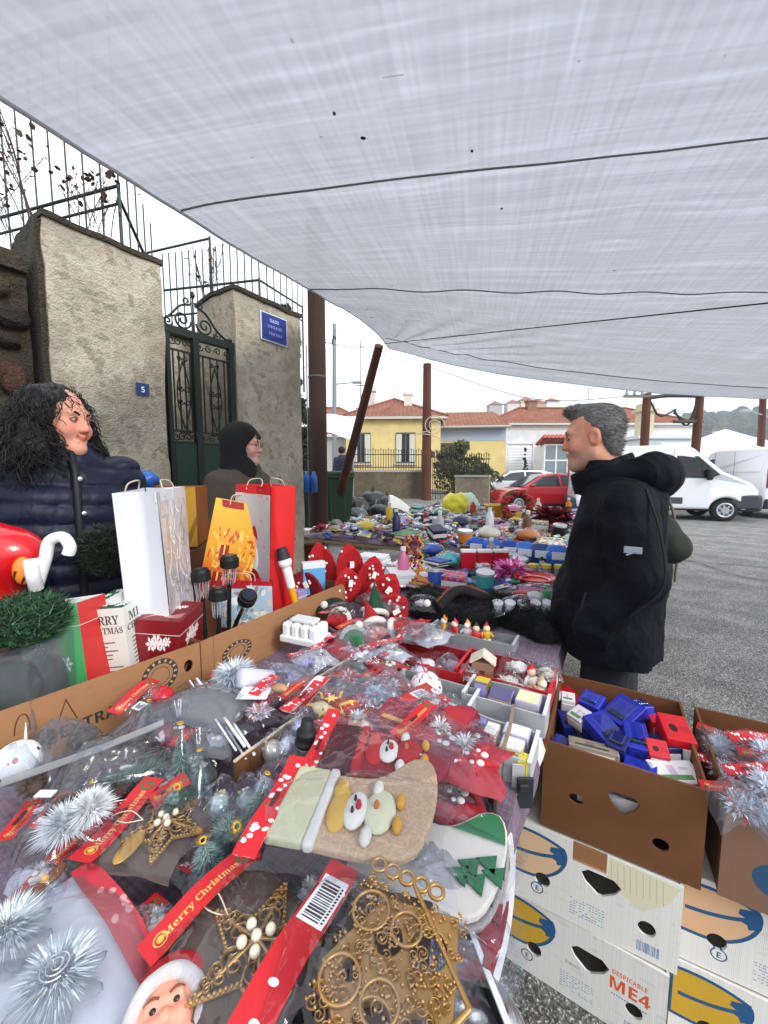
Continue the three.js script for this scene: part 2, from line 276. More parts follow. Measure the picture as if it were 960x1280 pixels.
// terrace railings above the wall, built from the corner points
function railing(label, A, B, hRail, bars, o = {}) {
  const t = thing('terrace_railing', label, 'railing', [0, 0, 0]), im = M('#3c4244', .6, { metalness: .3 }), at = (u, h) => V(lerp(A.x, B.x, u), h, lerp(A.z, B.z, u)), hh = (u) => lerp(hRail[0], hRail[1], u), base = o.base ?? 2.7;
  part('top_rail', rod(at(0, hh(0)), at(1, hh(1)), .014), im, t);
  if (o.second) part('second_rail', rod(at(0, hh(0) - o.second), at(1, hh(1) - o.second), .012), im, t);
  for (let i = 0; i <= bars; i++) { const u = i / bars, e = (o.up || 0) + (o.jit ? o.jit * hash3(i, 2, bars) : 0); part('bar', rod(at(u, base), at(u + (i === 1 && o.lean ? .05 : 0), hh(u) + e), o.r || .0075, o.r || .0075, 6), im, t); }
  part('corner_post', rod(at(1, base), at(1, hh(1) + .02), .014), im, t);
}
{
  const a = atZ(-40, 283, 4.1), b = atZ(148, 232, 3.55);
  railing('tall thin iron railing with high bars above the stone wall', a, b, [a.y, b.y], 10, { second: .14, up: 1.3, jit: .15, lean: 1 });
  const c = atZ(186, 245, 4.3); railing('short return of tall bars behind the left gate post', b, V(c.x, 0, c.z), [b.y - .1, b.y - .35], 4, { up: .5, r: .007 });
  const d = atZ(176, 318, 5.1), e = atZ(262, 298, 4.9); railing('single slanting handrail over the gap between the gate posts', d, e, [d.y, e.y], 1, { r: .012 });
  const f = atZ(205, 363, 5), h = atZ(324, 350, 4.75); railing('terrace railing of even thin bars seen above the gate', f, h, [f.y, h.y], 14, { second: .3, up: .42 });
  const k = atZ(378, 384, 6.2); railing('terrace railing going back above the right gate post', h, k, [h.y, k.y], 7, { up: .3, second: .2 });
}
function twigs(name, label, cat, base, n, h, spread, sd, leaf) {
  seed(sd); const t = thing(name, label, cat, base), g = [], lf = [];
  for (let i = 0; i < n; i++) {
    const a = rr(0, 6.3), x = rr(-1, 1) * spread * .4, z = rr(-1, 1) * spread * .3, H = h * rr(.5, 1), dx = Math.cos(a) * spread * rr(.2, .7), dz = Math.sin(a) * spread * .4;
    const pts = [[x, 0, z], [x + dx * .3, H * .4, z + dz * .3], [x + dx * .7, H * .75, z + dz * .6], [x + dx, H, z + dz]]; g.push(tube(pts, .0045 * rr(.6, 1.2), 10, 4));
    for (let k = 0; k < 6; k++) { const u = rr(.35, 1), p = V(x + dx * u, H * u, z + dz * u), q = p.clone().add(V(rr(-.15, .15), rr(.02, .2), rr(-.1, .1))); g.push(rod(p, q, .0025, .0015, 4)); if (rnd() < leaf) { const s = rr(.012, .03); lf.push(mv(new THREE.CircleGeometry(s, 5), q.x, q.y, q.z, rr(0, 3), rr(0, 3), 0)); } }
  }
  part('stem', g, M('#4a4038', .9), t); if (lf.length) part('leaf', lf, M('#5a4a38', .9, { side: THREE.DoubleSide }), t);
}
twigs('bare_shrub', 'leafless dry shrub behind the tall railing above the stone wall', 'shrub', atZ(22, 300, 3.5), 17, 1.0, .7, 3, .6);
twigs('dry_creeper', 'thin dry creeper stems climbing the railing near its corner', 'creeper', atZ(122, 290, 3.5), 10, .5, .3, 4, .7);
twigs('bare_sapling', 'thin bare sapling in front of the even railing above the gate', 'sapling', atZ(262, 390, 4.5), 8, .75, .25, 8, .4);

// ---------- canopy ----------
const farEdge = [[.1, 3.6], [.86, 3.38], [2.0, 3.17], [3.14, 3.03], [4.6, 2.87], [6.86, 2.74], [8.2, 2.72]];
const ipol = (a, x) => { if (x <= a[0][0]) return a[0][1]; for (let i = 1; i < a.length; i++) if (x <= a[i][0]) { const t = (x - a[i - 1][0]) / (a[i][0] - a[i - 1][0]); return lerp(a[i - 1][1], a[i][1], t); } return a.at(-1)[1]; };
const farY = (x) => (ipol(farEdge, x - .35) + ipol(farEdge, x) * 2 + ipol(farEdge, x + .35)) / 4;
function canopyAt(s, t) {                            // s left to right, t near to far
  const zf = 6.95 + .1 * Math.sin(s * 3), zn = .8, z = lerp(zn, zf, t), xl = -1.445 + .2207 * z, x = lerp(xl, lerp(6.2, 8.2, t), s);  // unseen near edge cut short, shaped to let open sky light the near goods
  const yl = 2.345 + .1793 * z, yr = lerp(3.75, 2.72, smooth(-.1, .9, t)), yf = farY(x);
  let y = lerp(yl, yr, Math.pow(s, .8)); y = lerp(y, yf, Math.pow(t, 3));
  y -= .05 * Math.sin(Math.PI * Math.min(1, s * 1.2)) * Math.sin(Math.PI * t) * (1 - .3 * t);
  const dx = x - .1, dz = z - 7, r = Math.hypot(dx, dz), a = Math.atan2(dz, dx);
  y += .02 * Math.sin(a * 34) * smooth(3.8, .6, r) * Math.min(1, r) * smooth(0, .03, s) * smooth(1, .95, t);
  y += .02 * (fbm(x * 1.1 + z * .5, z * 1.6, 4, 3) - .5) + .012 * (fbm((x + z * .45) * .6, (z - x * .25) * 7, 2, 3) - .5);
  return V(x, y, -z);
}
{
  const g = grid(240, 220, (u, v) => canopyAt(u, v), [8, 7.5]);
  const weave = dtex(1024, (u, v) => {
    const a = noise(u * 160, v * 6, 1, 0), b = noise(u * 6, v * 160, 2, 0), w = .05 * (fbm(u * 3, v * 3, 7, 3, 3) - .5);
    const s1 = Math.pow(fbm((v + w) * 70, u * 4, 3, 3, 0), 3), s2 = Math.pow(noise((v + w * 2) * 46 + u * 0, u * 3, 6, 0), 6), s3 = Math.pow(noise((u + w) * 60, v * 3, 8, 0), 7);
    let c = .77 + .05 * (a - .5) + .05 * (b - .5) + 0.07 * s1 + .075 * s2 + .05 * s3; const st = noise(u * 38, v * 38, 12, 38); if (st > .985) c *= .8;
    return [c * .975, c * .995, c * 1.035];
  });
  const wb = dtex(1024, (u, v) => { const w = .04 * (fbm(u * 3, v * 3, 7, 3, 3) - .5); return clamp(.5 * fbm((v + w) * 60, u * 5, 3, 3, 0) + .25 * noise(u * 200, v * 4, 1, 4) + .25 * noise(u * 4, v * 200, 2, 4)); }, false);
  for (const q of [weave, wb]) { q.repeat.set(.4, .4); q.wrapS = q.wrapT = THREE.MirroredRepeatWrapping; }
  const t = thing('fabric_canopy', 'pale grey translucent fabric awning stretched over the stall with sewn cords', 'awning');
  part('fabric', g, new THREE.MeshPhysicalMaterial({ map: weave, bumpMap: wb, bumpScale: .005, transmission: .47, thickness: 0, roughness: .96, side: THREE.DoubleSide }), t);
  const along = (z0, a, b, wob, r) => tube(Array.from({ length: 60 }, (_, i) => { const s = lerp(a, b, i / 59), p = canopyAt(s, (z0 - .8) / 6.15 + wob(s)); p.y -= r * 1.1; return p; }), r, 180, 6);
  const cordM = M('#74777c', .8);
  part('sewn_cord', along(2.03, .002, 1, () => 0, .0045), cordM, t, 'nearest dark cord crossing under the awning');
  part('sewn_cord', along(3.57, .002, 1, (s) => .0055 * Math.sin(s * 62) * smooth(.75, .15, s) * smooth(0, .08, s), .0055), cordM, t, 'wavy middle cord crossing under the awning');
  part('sewn_cord', along(6.3, .01, 1, () => 0, .006), cordM, t, 'far cord near the front hem of the awning');
  part('hem', [tube(Array.from({ length: 50 }, (_, i) => canopyAt(0, i / 49)), .009, 120, 6), tube(Array.from({ length: 70 }, (_, i) => canopyAt(i / 69, 1)), .009, 160, 6)], M('#c3c7cc', .8), t);
  seed(12); const specks = []; for (let i = 0; i < 16; i++) { const p = canopyAt(rr(.02, .6), rr(.12, .9)); const s = rr(.004, .011); specks.push(mv(new THREE.IcosahedronGeometry(1, 1), p.x, p.y - .004, p.z, 0, rr(0, 6), 0, [s * rr(.6, 1.6), .003, s])); }
  part('dry_leaf_scrap', specks, M('#2c2622', .9), t).userData.kind = 'stuff';
}
single('rope', rod(atZ(477, 430, 6.6), atZ(1100, 364, 2.35), .005), M('#1c1d20', .7), 'taut dark rope from the leaning pole across under the awning', 'rope');
// ---------- houses ----------
const roofMap = dtex(256, (u, v) => { const a = fbm(u * 6, v * 6, 3, 4, 6), b = hash3(u * 40 | 0, v * 24 | 0, 2); return mix3([.40, .23, .17], [.60, .39, .30], clamp(a * .7 + b * .4)); });
const roofM = new THREE.MeshStandardMaterial({ map: roofMap, roughness: .9 });
function slope(w, r, run, rise, per = .26) {          // one roof slope: eave along x at z=run, ridge at z=0 of length r
  const n = Math.max(8, Math.round(w / per) * 6);
  return grid(n, 24, (u, v) => {
    const x = lerp(-w / 2, w / 2, u), k = Math.abs(x) <= r / 2 ? 1 : (w / 2 - Math.abs(x)) / Math.max(.01, (w - r) / 2), q = v * k;
    return [x, q * rise + .05 * Math.abs(Math.sin(x / per * Math.PI)) - .03 + .018 * ((v * 24 * k) % 2 < 1 ? 1 : 0), run * (1 - q)];
  }, [w / 3, run / 3]);
}
function hipRoof(parent, w, d, eave, rise, over = .35) {
  const W = w + over * 2, D = d + over * 2, r = Math.max(.1, W - D), run = D / 2, g = [];
  for (const k of [0, 1]) g.push(mv(slope(W, r, run, rise), 0, eave, 0, 0, k * Math.PI, 0));
  for (const k of [0, 1]) { const e = slope(D, .02, (W - r) / 2, rise); g.push(mv(mv(e, 0, 0, r / 2), 0, eave, 0, 0, Math.PI / 2 + k * Math.PI, 0)); }
  const roof = part('roof', g, roofM, parent), rg = [tube([[-r / 2, eave + rise + .03, 0], [r / 2, eave + rise + .03, 0]], .1, 8, 8)];
  for (const a of [-1, 1]) for (const b of [-1, 1]) rg.push(tube([[a * r / 2, eave + rise + .02, 0], [a * W / 2, eave + .02, b * D / 2]], .09, 8, 6));
  part('ridge_tiles', rg, roofM, roof).userData.kind = 'stuff';
  part('eaves', [box(W, .14, .1, 0, eave - .06, D / 2 - .06), box(W, .14, .1, 0, eave - .06, -D / 2 + .06), box(.1, .14, D - .25, W / 2 - .06, eave - .06, 0), box(.1, .14, D - .25, -W / 2 + .06, eave - .06, 0)], M('#c9c3b6', .8), roof);
  return roof;
}
function windowOn(parent, x, y, z, w, h, o = {}) {
  const f = part('window', [box(w, .07, .1, x, y + h / 2, z), box(w, .07, .1, x, y - h / 2, z), box(.07, h - .07, .1, x - w / 2 + .035, y, z), box(.07, h - .07, .1, x + w / 2 - .035, y, z), box(.05, h - .07, .09, x, y, z)], M(o.frame || '#e8e6e0', .6), parent);
  part('pane', box(w - .1, h - .1, .02, x, y, z - .02), M(o.pane || '#2b3336', .12), f); part('sill', box(w + .2, .06, .2, x, y - h / 2 - .065, z + .04), M('#d6d2c8', .8), f);
  if (o.shut) for (const s of [-1, 1]) part('shutter', box(w * .28, h - .14, .04, x + s * w * .34, y, z + .035), M(o.shut, .7), f);
  return f;
}
{
  const c = atZ(500, 620, 24), t = thing('yellow_house', 'pale yellow single storey house with red hipped tile roof behind the fence', 'house', [c.x - .3, .5, -26.5], -.05);
  const yM = new THREE.MeshStandardMaterial({ map: wallMap, color: C('#f2da94'), roughness: .9 });
  part('wall', uvXYZ(box(5.6, 4.2, 6, 0, 2.1, 0), .4), yM, t);
  hipRoof(t, 5.6, 6, 4.25, 1.55);
  for (const x of [-1.9, .75]) windowOn(t, x, 2.45, 3.02, 1.15, 1.75, { frame: '#5c5f58', shut: '#c9c7b6', pane: '#20262a' });
  part('house_sign', box(.5, .35, .05, 2.2, 2.1, 3.03), M('#4b4e45', .6), t);
  const ch = part('chimney', [rbox(.55, 1.5, .5, .02, -1.5, 5.4, .8), box(.7, .12, .65, -1.5, 6.2, .8), box(.4, .25, .4, -1.5, 6.38, .8)], M('#c9c6bf', .9), t); ch.userData.label = 'grey capped chimney';
  part('chimney', [rbox(.5, .9, .5, .02, .9, 5.4, 1.1), box(.6, .1, .6, .9, 5.9, 1.1)], M('#d9d2c4', .9), t, 'lower pale chimney');
  const u = thing('house_extension', 'yellow side wing with blue grey upper wall and sloping tile roof', 'house extension', [c.x + 4.6, .3, -27.6], -.12);
  part('wall', uvXYZ(box(4.7, 3.2, 5, 0, 1.6, 0), .4), yM, u); part('upper_wall', box(4.7, .9, 5.02, 0, 3.66, 0), M('#a9b4c2', .85), u);
  windowOn(u, -1.2, 2.3, 2.52, 1, 1.5, { frame: '#6a4636', pane: '#2a2a2a' });
  part('roof', mv(slope(5.3, 4.2, 4, 1.5), 0, 4.0, -1), roofM, u); part('gutter', cyl(.08, .08, 5.1, 8, 0, 4.02, 3, 0, 0, Math.PI / 2), M('#a9a49a', .6), u);
}
{
  const c = atZ(735, 620, 28), t = thing('white_house', 'long white house with red tile roof and white glazed porch, behind the parked cars', 'house', [c.x, .1, -31], 0);
  part('wall', uvXYZ(box(14.4, 4.8, 6, 0, 2.4, 0), .4), new THREE.MeshStandardMaterial({ map: wallMap, color: C('#f2f5fa'), roughness: .85 }), t);
  hipRoof(t, 14.4, 6, 4.85, 1.5);
  part('string_course', box(14.5, .12, 6.06, 0, 4.5, 0), M('#e6ddc9', .8), t);
  const d = part('shuttered_door', [box(1.7, 2.6, .08, -5, 2.0, 3.03)], M('#eef1f5', .6), t); part('surround', [box(.12, 2.8, .14, -5.95, 2.05, 3.04), box(.12, 2.8, .14, -4.05, 2.05, 3.04), box(2.02, .14, .14, -5, 3.5, 3.04)], M('#dfe4ea', .7), d);
  for (let i = 0; i < 12; i++) part('slat', box(1.6, .05, .03, -5, .9 + i * .2, 3.09), M('#dde2e8', .6), d);
  windowOn(t, 1.6, 2.3, 3.02, 1.2, 1.5); windowOn(t, 5, 2.3, 3.02, 1.2, 1.5);
  part('chimney', [rbox(.7, 1.1, .7, .03, -3.2, 6.3, 0), box(.85, .12, .85, -3.2, 6.9, 0)], M('#8d6a55', .9), t);
  part('aerial', [rod([1.2, 6, 0], [1.2, 8, 0], .02), rod([.7, 7.9, 0], [1.7, 7.9, 0], .015), rod([.8, 7.6, 0], [1.6, 7.6, 0], .015)], M('#555a5e', .5), t);
  const p = thing('glazed_porch', 'white framed glazed porch with red awning on the front of the white house', 'porch', [atZ(697, 600, 27).x, .1, -26.6], 0);
  const fr = []; for (let i = 0; i <= 4; i++) fr.push(box(.09, 3.1, .09, -1.5 + i * .75, 1.7, .9)); for (const y of [.2, 1.1, 2.2, 3.2]) fr.push(box(3.1, .09, .1, 0, y, .9)); part('frame', fr, whiteM, p);
  for (let i = 0; i < 4; i++) for (const [y, h] of [[1.65, 1.0], [2.7, .9]]) part('pane', box(.66, h, .02, -1.125 + i * .75, y, .9), M('#7d8b8e', .1), p);
  part('apron_wall', box(3.1, .9, .1, 0, .62, .88), M('#e9ecef', .8), p); for (const s of [-1, 1]) part('side_wall', box(.1, 3.1, 1.5, s * 1.55, 1.6, .1), M('#e9ecef', .8), p);
  const aw = []; for (let i = 0; i < 15; i++) aw.push(cyl(.13, .13, 1.3, 10, -1.75 + i * .25, 3.5, .9, 1.25, 0, 0)); part('awning', aw, M('#b4574a', .7), p).userData.kind = 'stuff';
}
{
  const c = atZ(836, 600, 22), t = thing('white_annexe', 'small white flat roofed building beside the transformer poles', 'building', [c.x, .1, -24]);
  part('wall', box(2.9, 3.3, 3, 0, 1.65, 0), M('#e6ecee', .85), t); part('roof', box(3.3, .18, 3.4, 0, 3.4, 0), M('#d2d6d6', .8), t);
  part('shutter', box(1.1, 1.9, .06, -.8, 2.2, 1.52), M('#b9c6c4', .6), t); windowOn(t, .8, 2.2, 1.52, .8, 1.2);
  part('chimney', [rbox(.7, 1.6, .7, .02, -.4, 4.2, .2), box(1, .14, 1, -.4, 5.06, .2), box(.7, .3, .7, -.4, 5.3, .2)], M('#c5b79c', .9), t);
  const h = thing('far_cottage', 'distant white cottage with low red tile roof beyond the leaning pole', 'house', [atZ(405, 600, 34).x, .6, -36]);
  part('wall', uvXYZ(box(7.4, 5, 5, 0, 2.5, 0), .4), new THREE.MeshStandardMaterial({ map: wallMap, color: C('#dfe2e4'), roughness: .9 }), h); hipRoof(h, 7.4, 5, 5.0, 1.7);
  const h2 = thing('low_shed', 'low shed with red tile roof behind the stall with the white tarpaulin', 'shed', [atZ(404, 600, 24).x, .5, -26]);
  part('wall', box(4, 3.2, 3, 0, 1.6, 0), M('#b4b2ac', .9), h2); part('roof', mv(slope(4.8, 4.2, 2.4, .9), 0, 3.3, -.4), roofM, h2);
}
// ---------- fence on its wall ----------
const ironM = M('#1d1f22', .55, { metalness: .4 });
function fence(label, x0, z0, x1, z1, hw, hf, n, wallCol, shut) {
  const t = thing('iron_fence', label, 'fence', [x0, groundH(x0, -z0) - .3, z0], Math.atan2(-(z1 - z0), x1 - x0)), L = Math.hypot(x1 - x0, z1 - z0);
  if (hw) { part('base_wall', uvXYZ(box(L, hw + .3, .25, L / 2, (hw + .3) / 2, 0), .5), new THREE.MeshStandardMaterial({ map: plasterMap, color: C(wallCol), roughness: .95 }), t); part('coping', box(L + .04, .08, .32, L / 2, hw + .34, 0), M('#9a958c', .9), t); }
  const b = hw + .38, pg = mergeGeometries([cyl(.013, .013, hf, 6), cyl(0, .03, .1, 6, 0, hf / 2 + .05, 0)]);
  for (const y of [.12, hf - .14]) part('rail', box(L, .035, .03, L / 2, b + y, 0), ironM, t);
  for (let i = 0; i <= n; i++) { const m = part('picket', pg, ironM, t); m.position.set(.05 + (L - .1) * i / n, b + hf / 2, 0); m.scale.y = i % 3 ? 1 : 1.1; }
}
{
  const a = atZ(436, 600, 16), b = atZ(534, 600, 16.4), c = atZ(570, 600, 15.6), d = atZ(612, 600, 15);
  fence('black iron picket fence on a grey wall in front of the yellow house', a.x, a.z, b.x, b.z, 1.1, .78, 30, '#8f897c');
  fence('tall black iron railings standing on the ground between the two walls', b.x + .1, b.z + .1, c.x, c.z, 0, 1.75, 14, '#888');
  fence('short black fence on a pale concrete wall beside the white car', c.x, c.z, d.x, d.z, .95, .75, 13, '#b5b1aa');
}
// ---------- poles ----------
const timberM = new THREE.MeshStandardMaterial({ map: woodMap, color: C('#b9a298'), roughness: .9, bumpMap: woodMap, bumpScale: .01 });
const rustWood = new THREE.MeshStandardMaterial({ map: woodMap, color: C('#cba48a'), roughness: .9, bumpMap: woodMap, bumpScale: .01 });
function pole(label, a, b, r0, r1, mat = timberM, extra) {
  const t = thing('utility_pole', label, 'utility pole', a), d = b.clone().sub(a), L = d.length();
  const g = new THREE.CylinderGeometry(r1, r0, L, 20, 12).translate(0, L / 2, 0), uv = g.attributes.uv; for (let i = 0; i < uv.count; i++) uv.setXY(i, uv.getX(i) * 2, uv.getY(i) * L / 2);
  warp(g, (x, y, z) => { const k = 1 + .05 * (fbm(Math.atan2(z, x) * 2, y * 1.2, r0 * 50, 3) - .5); return [x * k, y, z * k]; });
  g.applyQuaternion(new THREE.Quaternion().setFromUnitVectors(V(0, 1, 0), d.normalize())); part('shaft', g, mat, t); if (extra) extra(t, L); return t;
}
{
  const g = (px, z) => { const p = atZ(px, 600, z); return V(p.x, groundH(p.x, z) - .05, -z); };
  const p1 = g(398, 8); pole('thick dark timber pole nearest the stall, rising past the awning edge', p1, V(p1.x + .02, 6.4, -8), .185, .165, new THREE.MeshStandardMaterial({ map: woodMap, color: C('#8a776e'), roughness: .9, bumpMap: woodMap, bumpScale: .01 }), (t) => { part('cable', tube([[-.19, .1, .05], [-.19, 2, .06], [-.185, 4, .05]], .012, 20, 5), M('#777', .7), t); part('band', cyl(.182, .182, .03, 20, .01, 3.4, 0), M('#4c4a48', .6), t); });
  pole('leaning timber pole holding the awning rope behind the green bin', g(411, 9.7), atZ(474, 432, 6.6), .11, .07, rustWood, (t) => { part('iron_hook', tube([[.52, 3.6, 3.1], [.55, 3.72, 3.1], [.58, 3.66, 3.12]], .012, 8, 5), blackM, t); });
  const p3 = g(533, 15.8); pole('upright brown timber pole in front of the fence and yellow house', p3, atZ(534, 455, 15.8), .2, .155, rustWood, (t, L) => { part('cable_coil', [tube(spiral(.25, L - 2.4, .42, 0, 2.2, 40, .2), .02, 60, 5), tube([[.1, L - 2.6, .2], [-.4, L - 2.7, .2], [.1, L - 2.75, .22], [.5, L - 2.9, .2]], .018, 20, 5)], M('#b9a99a', .7), t); });
  pole('slim grey metal lighting pole between the two timber poles', g(418, 22), atZ(418, 405, 22), .14, .1, M('#7d8488', .5, { metalness: .4 }), (t) => part('bracket', [rod([0, 5.8, 0], [1.1, 5.9, 0], .03), box(.5, .1, .2, 1.3, 5.9, 0)], M('#7d8488', .5), t));
  pole('thin distant aerial mast left of the leaning pole', g(451, 25), atZ(451, 425, 25), .04, .03, M('#666', .5), (t) => part('cross_piece', [rod([-.3, 5, 0], [.3, 5, 0], .03), rod([-.25, 6.4, 0], [.25, 6.4, 0], .03)], M('#666', .5), t));
  const q1 = g(803, 15.5), q2 = g(866, 15.5), t1 = atZ(809, 492, 15.5), t2 = atZ(875, 494, 15.5);
  pole('left reddish pole of the transformer pair beyond the man', q1, t1, .17, .14, rustWood, (t) => { const d = t1.clone().sub(q1); part('crossarm', [box(1.5, .09, .1, d.x - .2, d.y - .12, .1)], M('#6d6660', .8), t); for (let i = 0; i < 3; i++) part('insulator', cyl(.04, .06, .16, 8, d.x - .85 + i * .3, d.y + .02, .1), M('#8a8f92', .3), t); });
  pole('right reddish pole of the transformer pair, above the van', q2, t2, .17, .14, rustWood, (t) => part('steel_bracket', box(.5, .2, .4, 0, 1.9, .1), M('#55524e', .6), t));
  const u = V(0, 0, 0), bm = thing('transformer_beam', 'black beam and drooping cables between the two reddish poles', 'transformer beam', u);
  part('beam', tube([atZ(808, 498, 15.4), atZ(830, 495, 15.4), atZ(875, 495, 15.4)], .07, 16, 8), M('#2e2c2b', .7), bm);
  part('lower_beam', rod(atZ(842, 527, 15.3), atZ(870, 527, 15.3), .06), M('#3a3633', .7), bm);
  for (const [a, b, c] of [[[812, 500], [825, 520], [845, 512]], [[842, 512], [858, 532], [873, 505]], [[842, 516], [860, 526], [872, 500]]]) part('cable', tube([atZ(...a, 15.4), atZ(...b, 15.4), atZ(...c, 15.4)], .035, 16, 6), M('#1d1d1f', .7), bm);
  pole('brown pole with lamp bracket standing behind the white tent', g(950, 24), atZ(955, 470, 24), .2, .16, rustWood, (t) => part('lamp_bracket', [rod([0, 4.9, .1], [-1, 5.2, .1], .04), rbox(.7, .14, .25, .05, -1.3, 5.22, .1)], M('#9aa0a4', .5), t));
  pole('small distant street lamp above the tent roof', g(903, 34), atZ(903, 541, 34), .07, .05, M('#8b9196', .5), (t, L) => part('lamp_head', rbox(1.2, .2, .4, .08, -.5, L, 0), M('#c3c9cc', .5), t));
  // thin overhead wires
  const wr = []; for (const [a, za, b, zb, dr] of [[[418, 412], 22, [534, 460], 15.8, .3], [[392, 425], 12, [470, 432], 20, .15], [[418, 430], 22, [360, 470], 30, .2], [[534, 458], 15.8, [809, 494], 15.5, .7], [[955, 485], 24, [1100, 480], 20, .3], [[534, 462], 15.8, [470, 520], 26, .2]]) { const A = atZ(...a, za), B = atZ(...b, zb), m = A.clone().lerp(B, .5); m.y -= dr; wr.push([A, m, B]); }
  wr.forEach((p, i) => single('overhead_wire', tube(p, .012, 16, 4), M('#3f4346', .7), ['thin wire from the lighting pole to the upright brown pole', 'thin wire passing from the thick pole behind the leaning pole', 'thin wire sloping down left from the lighting pole', 'long wire from the upright brown pole to the transformer pair', 'wire leaving the pole behind the tent', 'wire sloping from the upright brown pole towards the cottage'][i], 'wire'));
}
// ---------- vegetation ----------
function leafy(name, label, cat, base, rx, h, rz, n, cols, size, o = {}) {
  seed(o.seed || 31); const t = thing(name, label, cat, base), pos = [], col = [], nrm = [], cl = [];
  for (let i = 0; i < (o.clumps || 40); i++) { const a = rr(0, 6.3), u = Math.pow(rnd(), .6), y = rr(.06, 1), w = o.cone ? (1 - y * .95) : Math.sqrt(Math.max(.05, 1 - Math.pow(y * 2 - .9, 2))); cl.push([Math.cos(a) * u * rx * w, y * h, Math.sin(a) * u * rz * w, rr(.12, .3) * Math.min(rx, h) * (o.cone ? .5 : 1)]); }
  for (let i = 0; i < n; i++) {
    const c = pick(cl), d = V(rr(-1, 1), rr(-1, 1), rr(-1, 1)).normalize().multiplyScalar(c[3] * Math.cbrt(rnd())), p = V(c[0], c[1], c[2]).add(d), s = size * rr(.6, 1.3), a = V(rr(-1, 1), rr(-1, 1), rr(-1, 1)).normalize().multiplyScalar(s), b = V(rr(-1, 1), rr(-1, 1), rr(-1, 1)).cross(a).normalize().multiplyScalar(s * (o.thin || .45));
    const k = C(pick(cols)); k.multiplyScalar(rr(.7, 1.25));
    for (const q of [p.clone().sub(a), p.clone().add(b), p.clone().add(a), p.clone().sub(a), p.clone().add(a), p.clone().sub(b)]) { pos.push(q.x, Math.max(.01, q.y), q.z); col.push(k.r, k.g, k.b); }
  }
  const g = new THREE.BufferGeometry(); g.setAttribute('position', new THREE.Float32BufferAttribute(pos, 3)); g.setAttribute('color', new THREE.Float32BufferAttribute(col, 3)); g.computeVertexNormals();
  part('crown', g, new THREE.MeshPhysicalMaterial({ vertexColors: true, roughness: .9, transmission: .3, thickness: 0, side: THREE.DoubleSide }), t).userData.kind = 'stuff';
  const tr = [rod([0, 0, 0], [0, h * .8, 0], .05 * h * .4, .01, 8)]; for (let i = 0; i < 8; i++) { const c = pick(cl); tr.push(rod([0, c[1] * .5, 0], c.slice(0, 3), .012 * h * .5, .004, 5)); } part('trunk', tr, M('#3d3027', .95), t);
  return t;
}
leafy('bush', 'round olive green bush in front of the yellow house wing', 'bush', [atZ(574, 600, 19).x, .4, -19], 1.35, 2.4, 1.2, 9000, ['#3f4a20', '#566028', '#2f3a1a', '#6f7434'], .075, { seed: 4, clumps: 70 });
leafy('bush', 'low dark bush behind the black fence, right of the brown pole', 'bush', [atZ(603, 600, 17).x, .3, -17], .9, 1.5, .8, 3500, ['#2d3a1c', '#46521f', '#5a602c'], .06, { seed: 5 });
leafy('fir_tree', 'dark fir tree top showing behind the right gate post', 'tree', [atZ(363, 600, 9).x, .1, -9.2], .95, 5.1, .9, 9000, ['#1f2b22', '#2b3a2b', '#37452f'], .09, { cone: 1, seed: 8, thin: .2, clumps: 90 });
leafy('hedge_bush', 'yellow green clipped hedge between the gate post and the thick pole', 'hedge', [atZ(380, 600, 10.5).x, .1, -10.5], .8, 3.0, .8, 7000, ['#4b5222', '#6b6c2c', '#394218'], .06, { seed: 9, clumps: 60 });
leafy('small_cypress', 'small dark upright shrub left of the glazed porch', 'shrub', [atZ(660, 600, 27).x - .6, .1, -26], .4, 3, .4, 1500, ['#2b3323', '#3b4530'], .08, { cone: 1, seed: 12 });
{ // rough grass at the foot of the thick pole
  seed(21); const pos = [], col = []; const gp = onY(432, 672, 0);
  for (let i = 0; i < 9000; i++) { const a = rr(0, 6.28), u = Math.sqrt(rnd()) * (.6 + .9 * noise(Math.cos(a) * 2 + 4, Math.sin(a) * 2 + 4)), x = gp.x + Math.cos(a) * u * 1.05, z = gp.z + Math.sin(a) * u * 1.2, h = rr(.08, .34) * (1.1 - u * .6), d = rr(-.12, .12), e = rr(-.12, .12), w = .008; const k = C(pick(['#4f6a2a', '#6d8140', '#3d5424', '#8d9058', '#7b6f45'])); for (const q of [[x - w, 0, z], [x + w, 0, z], [x + d, h, z + e]]) { pos.push(...q); col.push(k.r, k.g, k.b); } }
  const g = new THREE.BufferGeometry(); g.setAttribute('position', new THREE.Float32BufferAttribute(pos, 3)); g.setAttribute('color', new THREE.Float32BufferAttribute(col, 3)); g.computeVertexNormals();
  const m = single('grass', g, vcol(.9, { side: THREE.DoubleSide }), 'rough green grass around the foot of the thick timber pole'); m.userData.kind = 'stuff';
  const soil = struct('verge', grid(24, 24, (u, v) => { const a = u * 6.2832, r = v * (1.0 + .7 * noise(Math.cos(a) * 1.7 + 4, Math.sin(a) * 1.7 + 4)); return [gp.x + Math.cos(a) * r, .03 * (1 - v * v) + .008 - .02 * v, gp.z + Math.sin(a) * r * 1.15]; }), M('#5d5343', 1)); soil.userData.label = undefined;
}
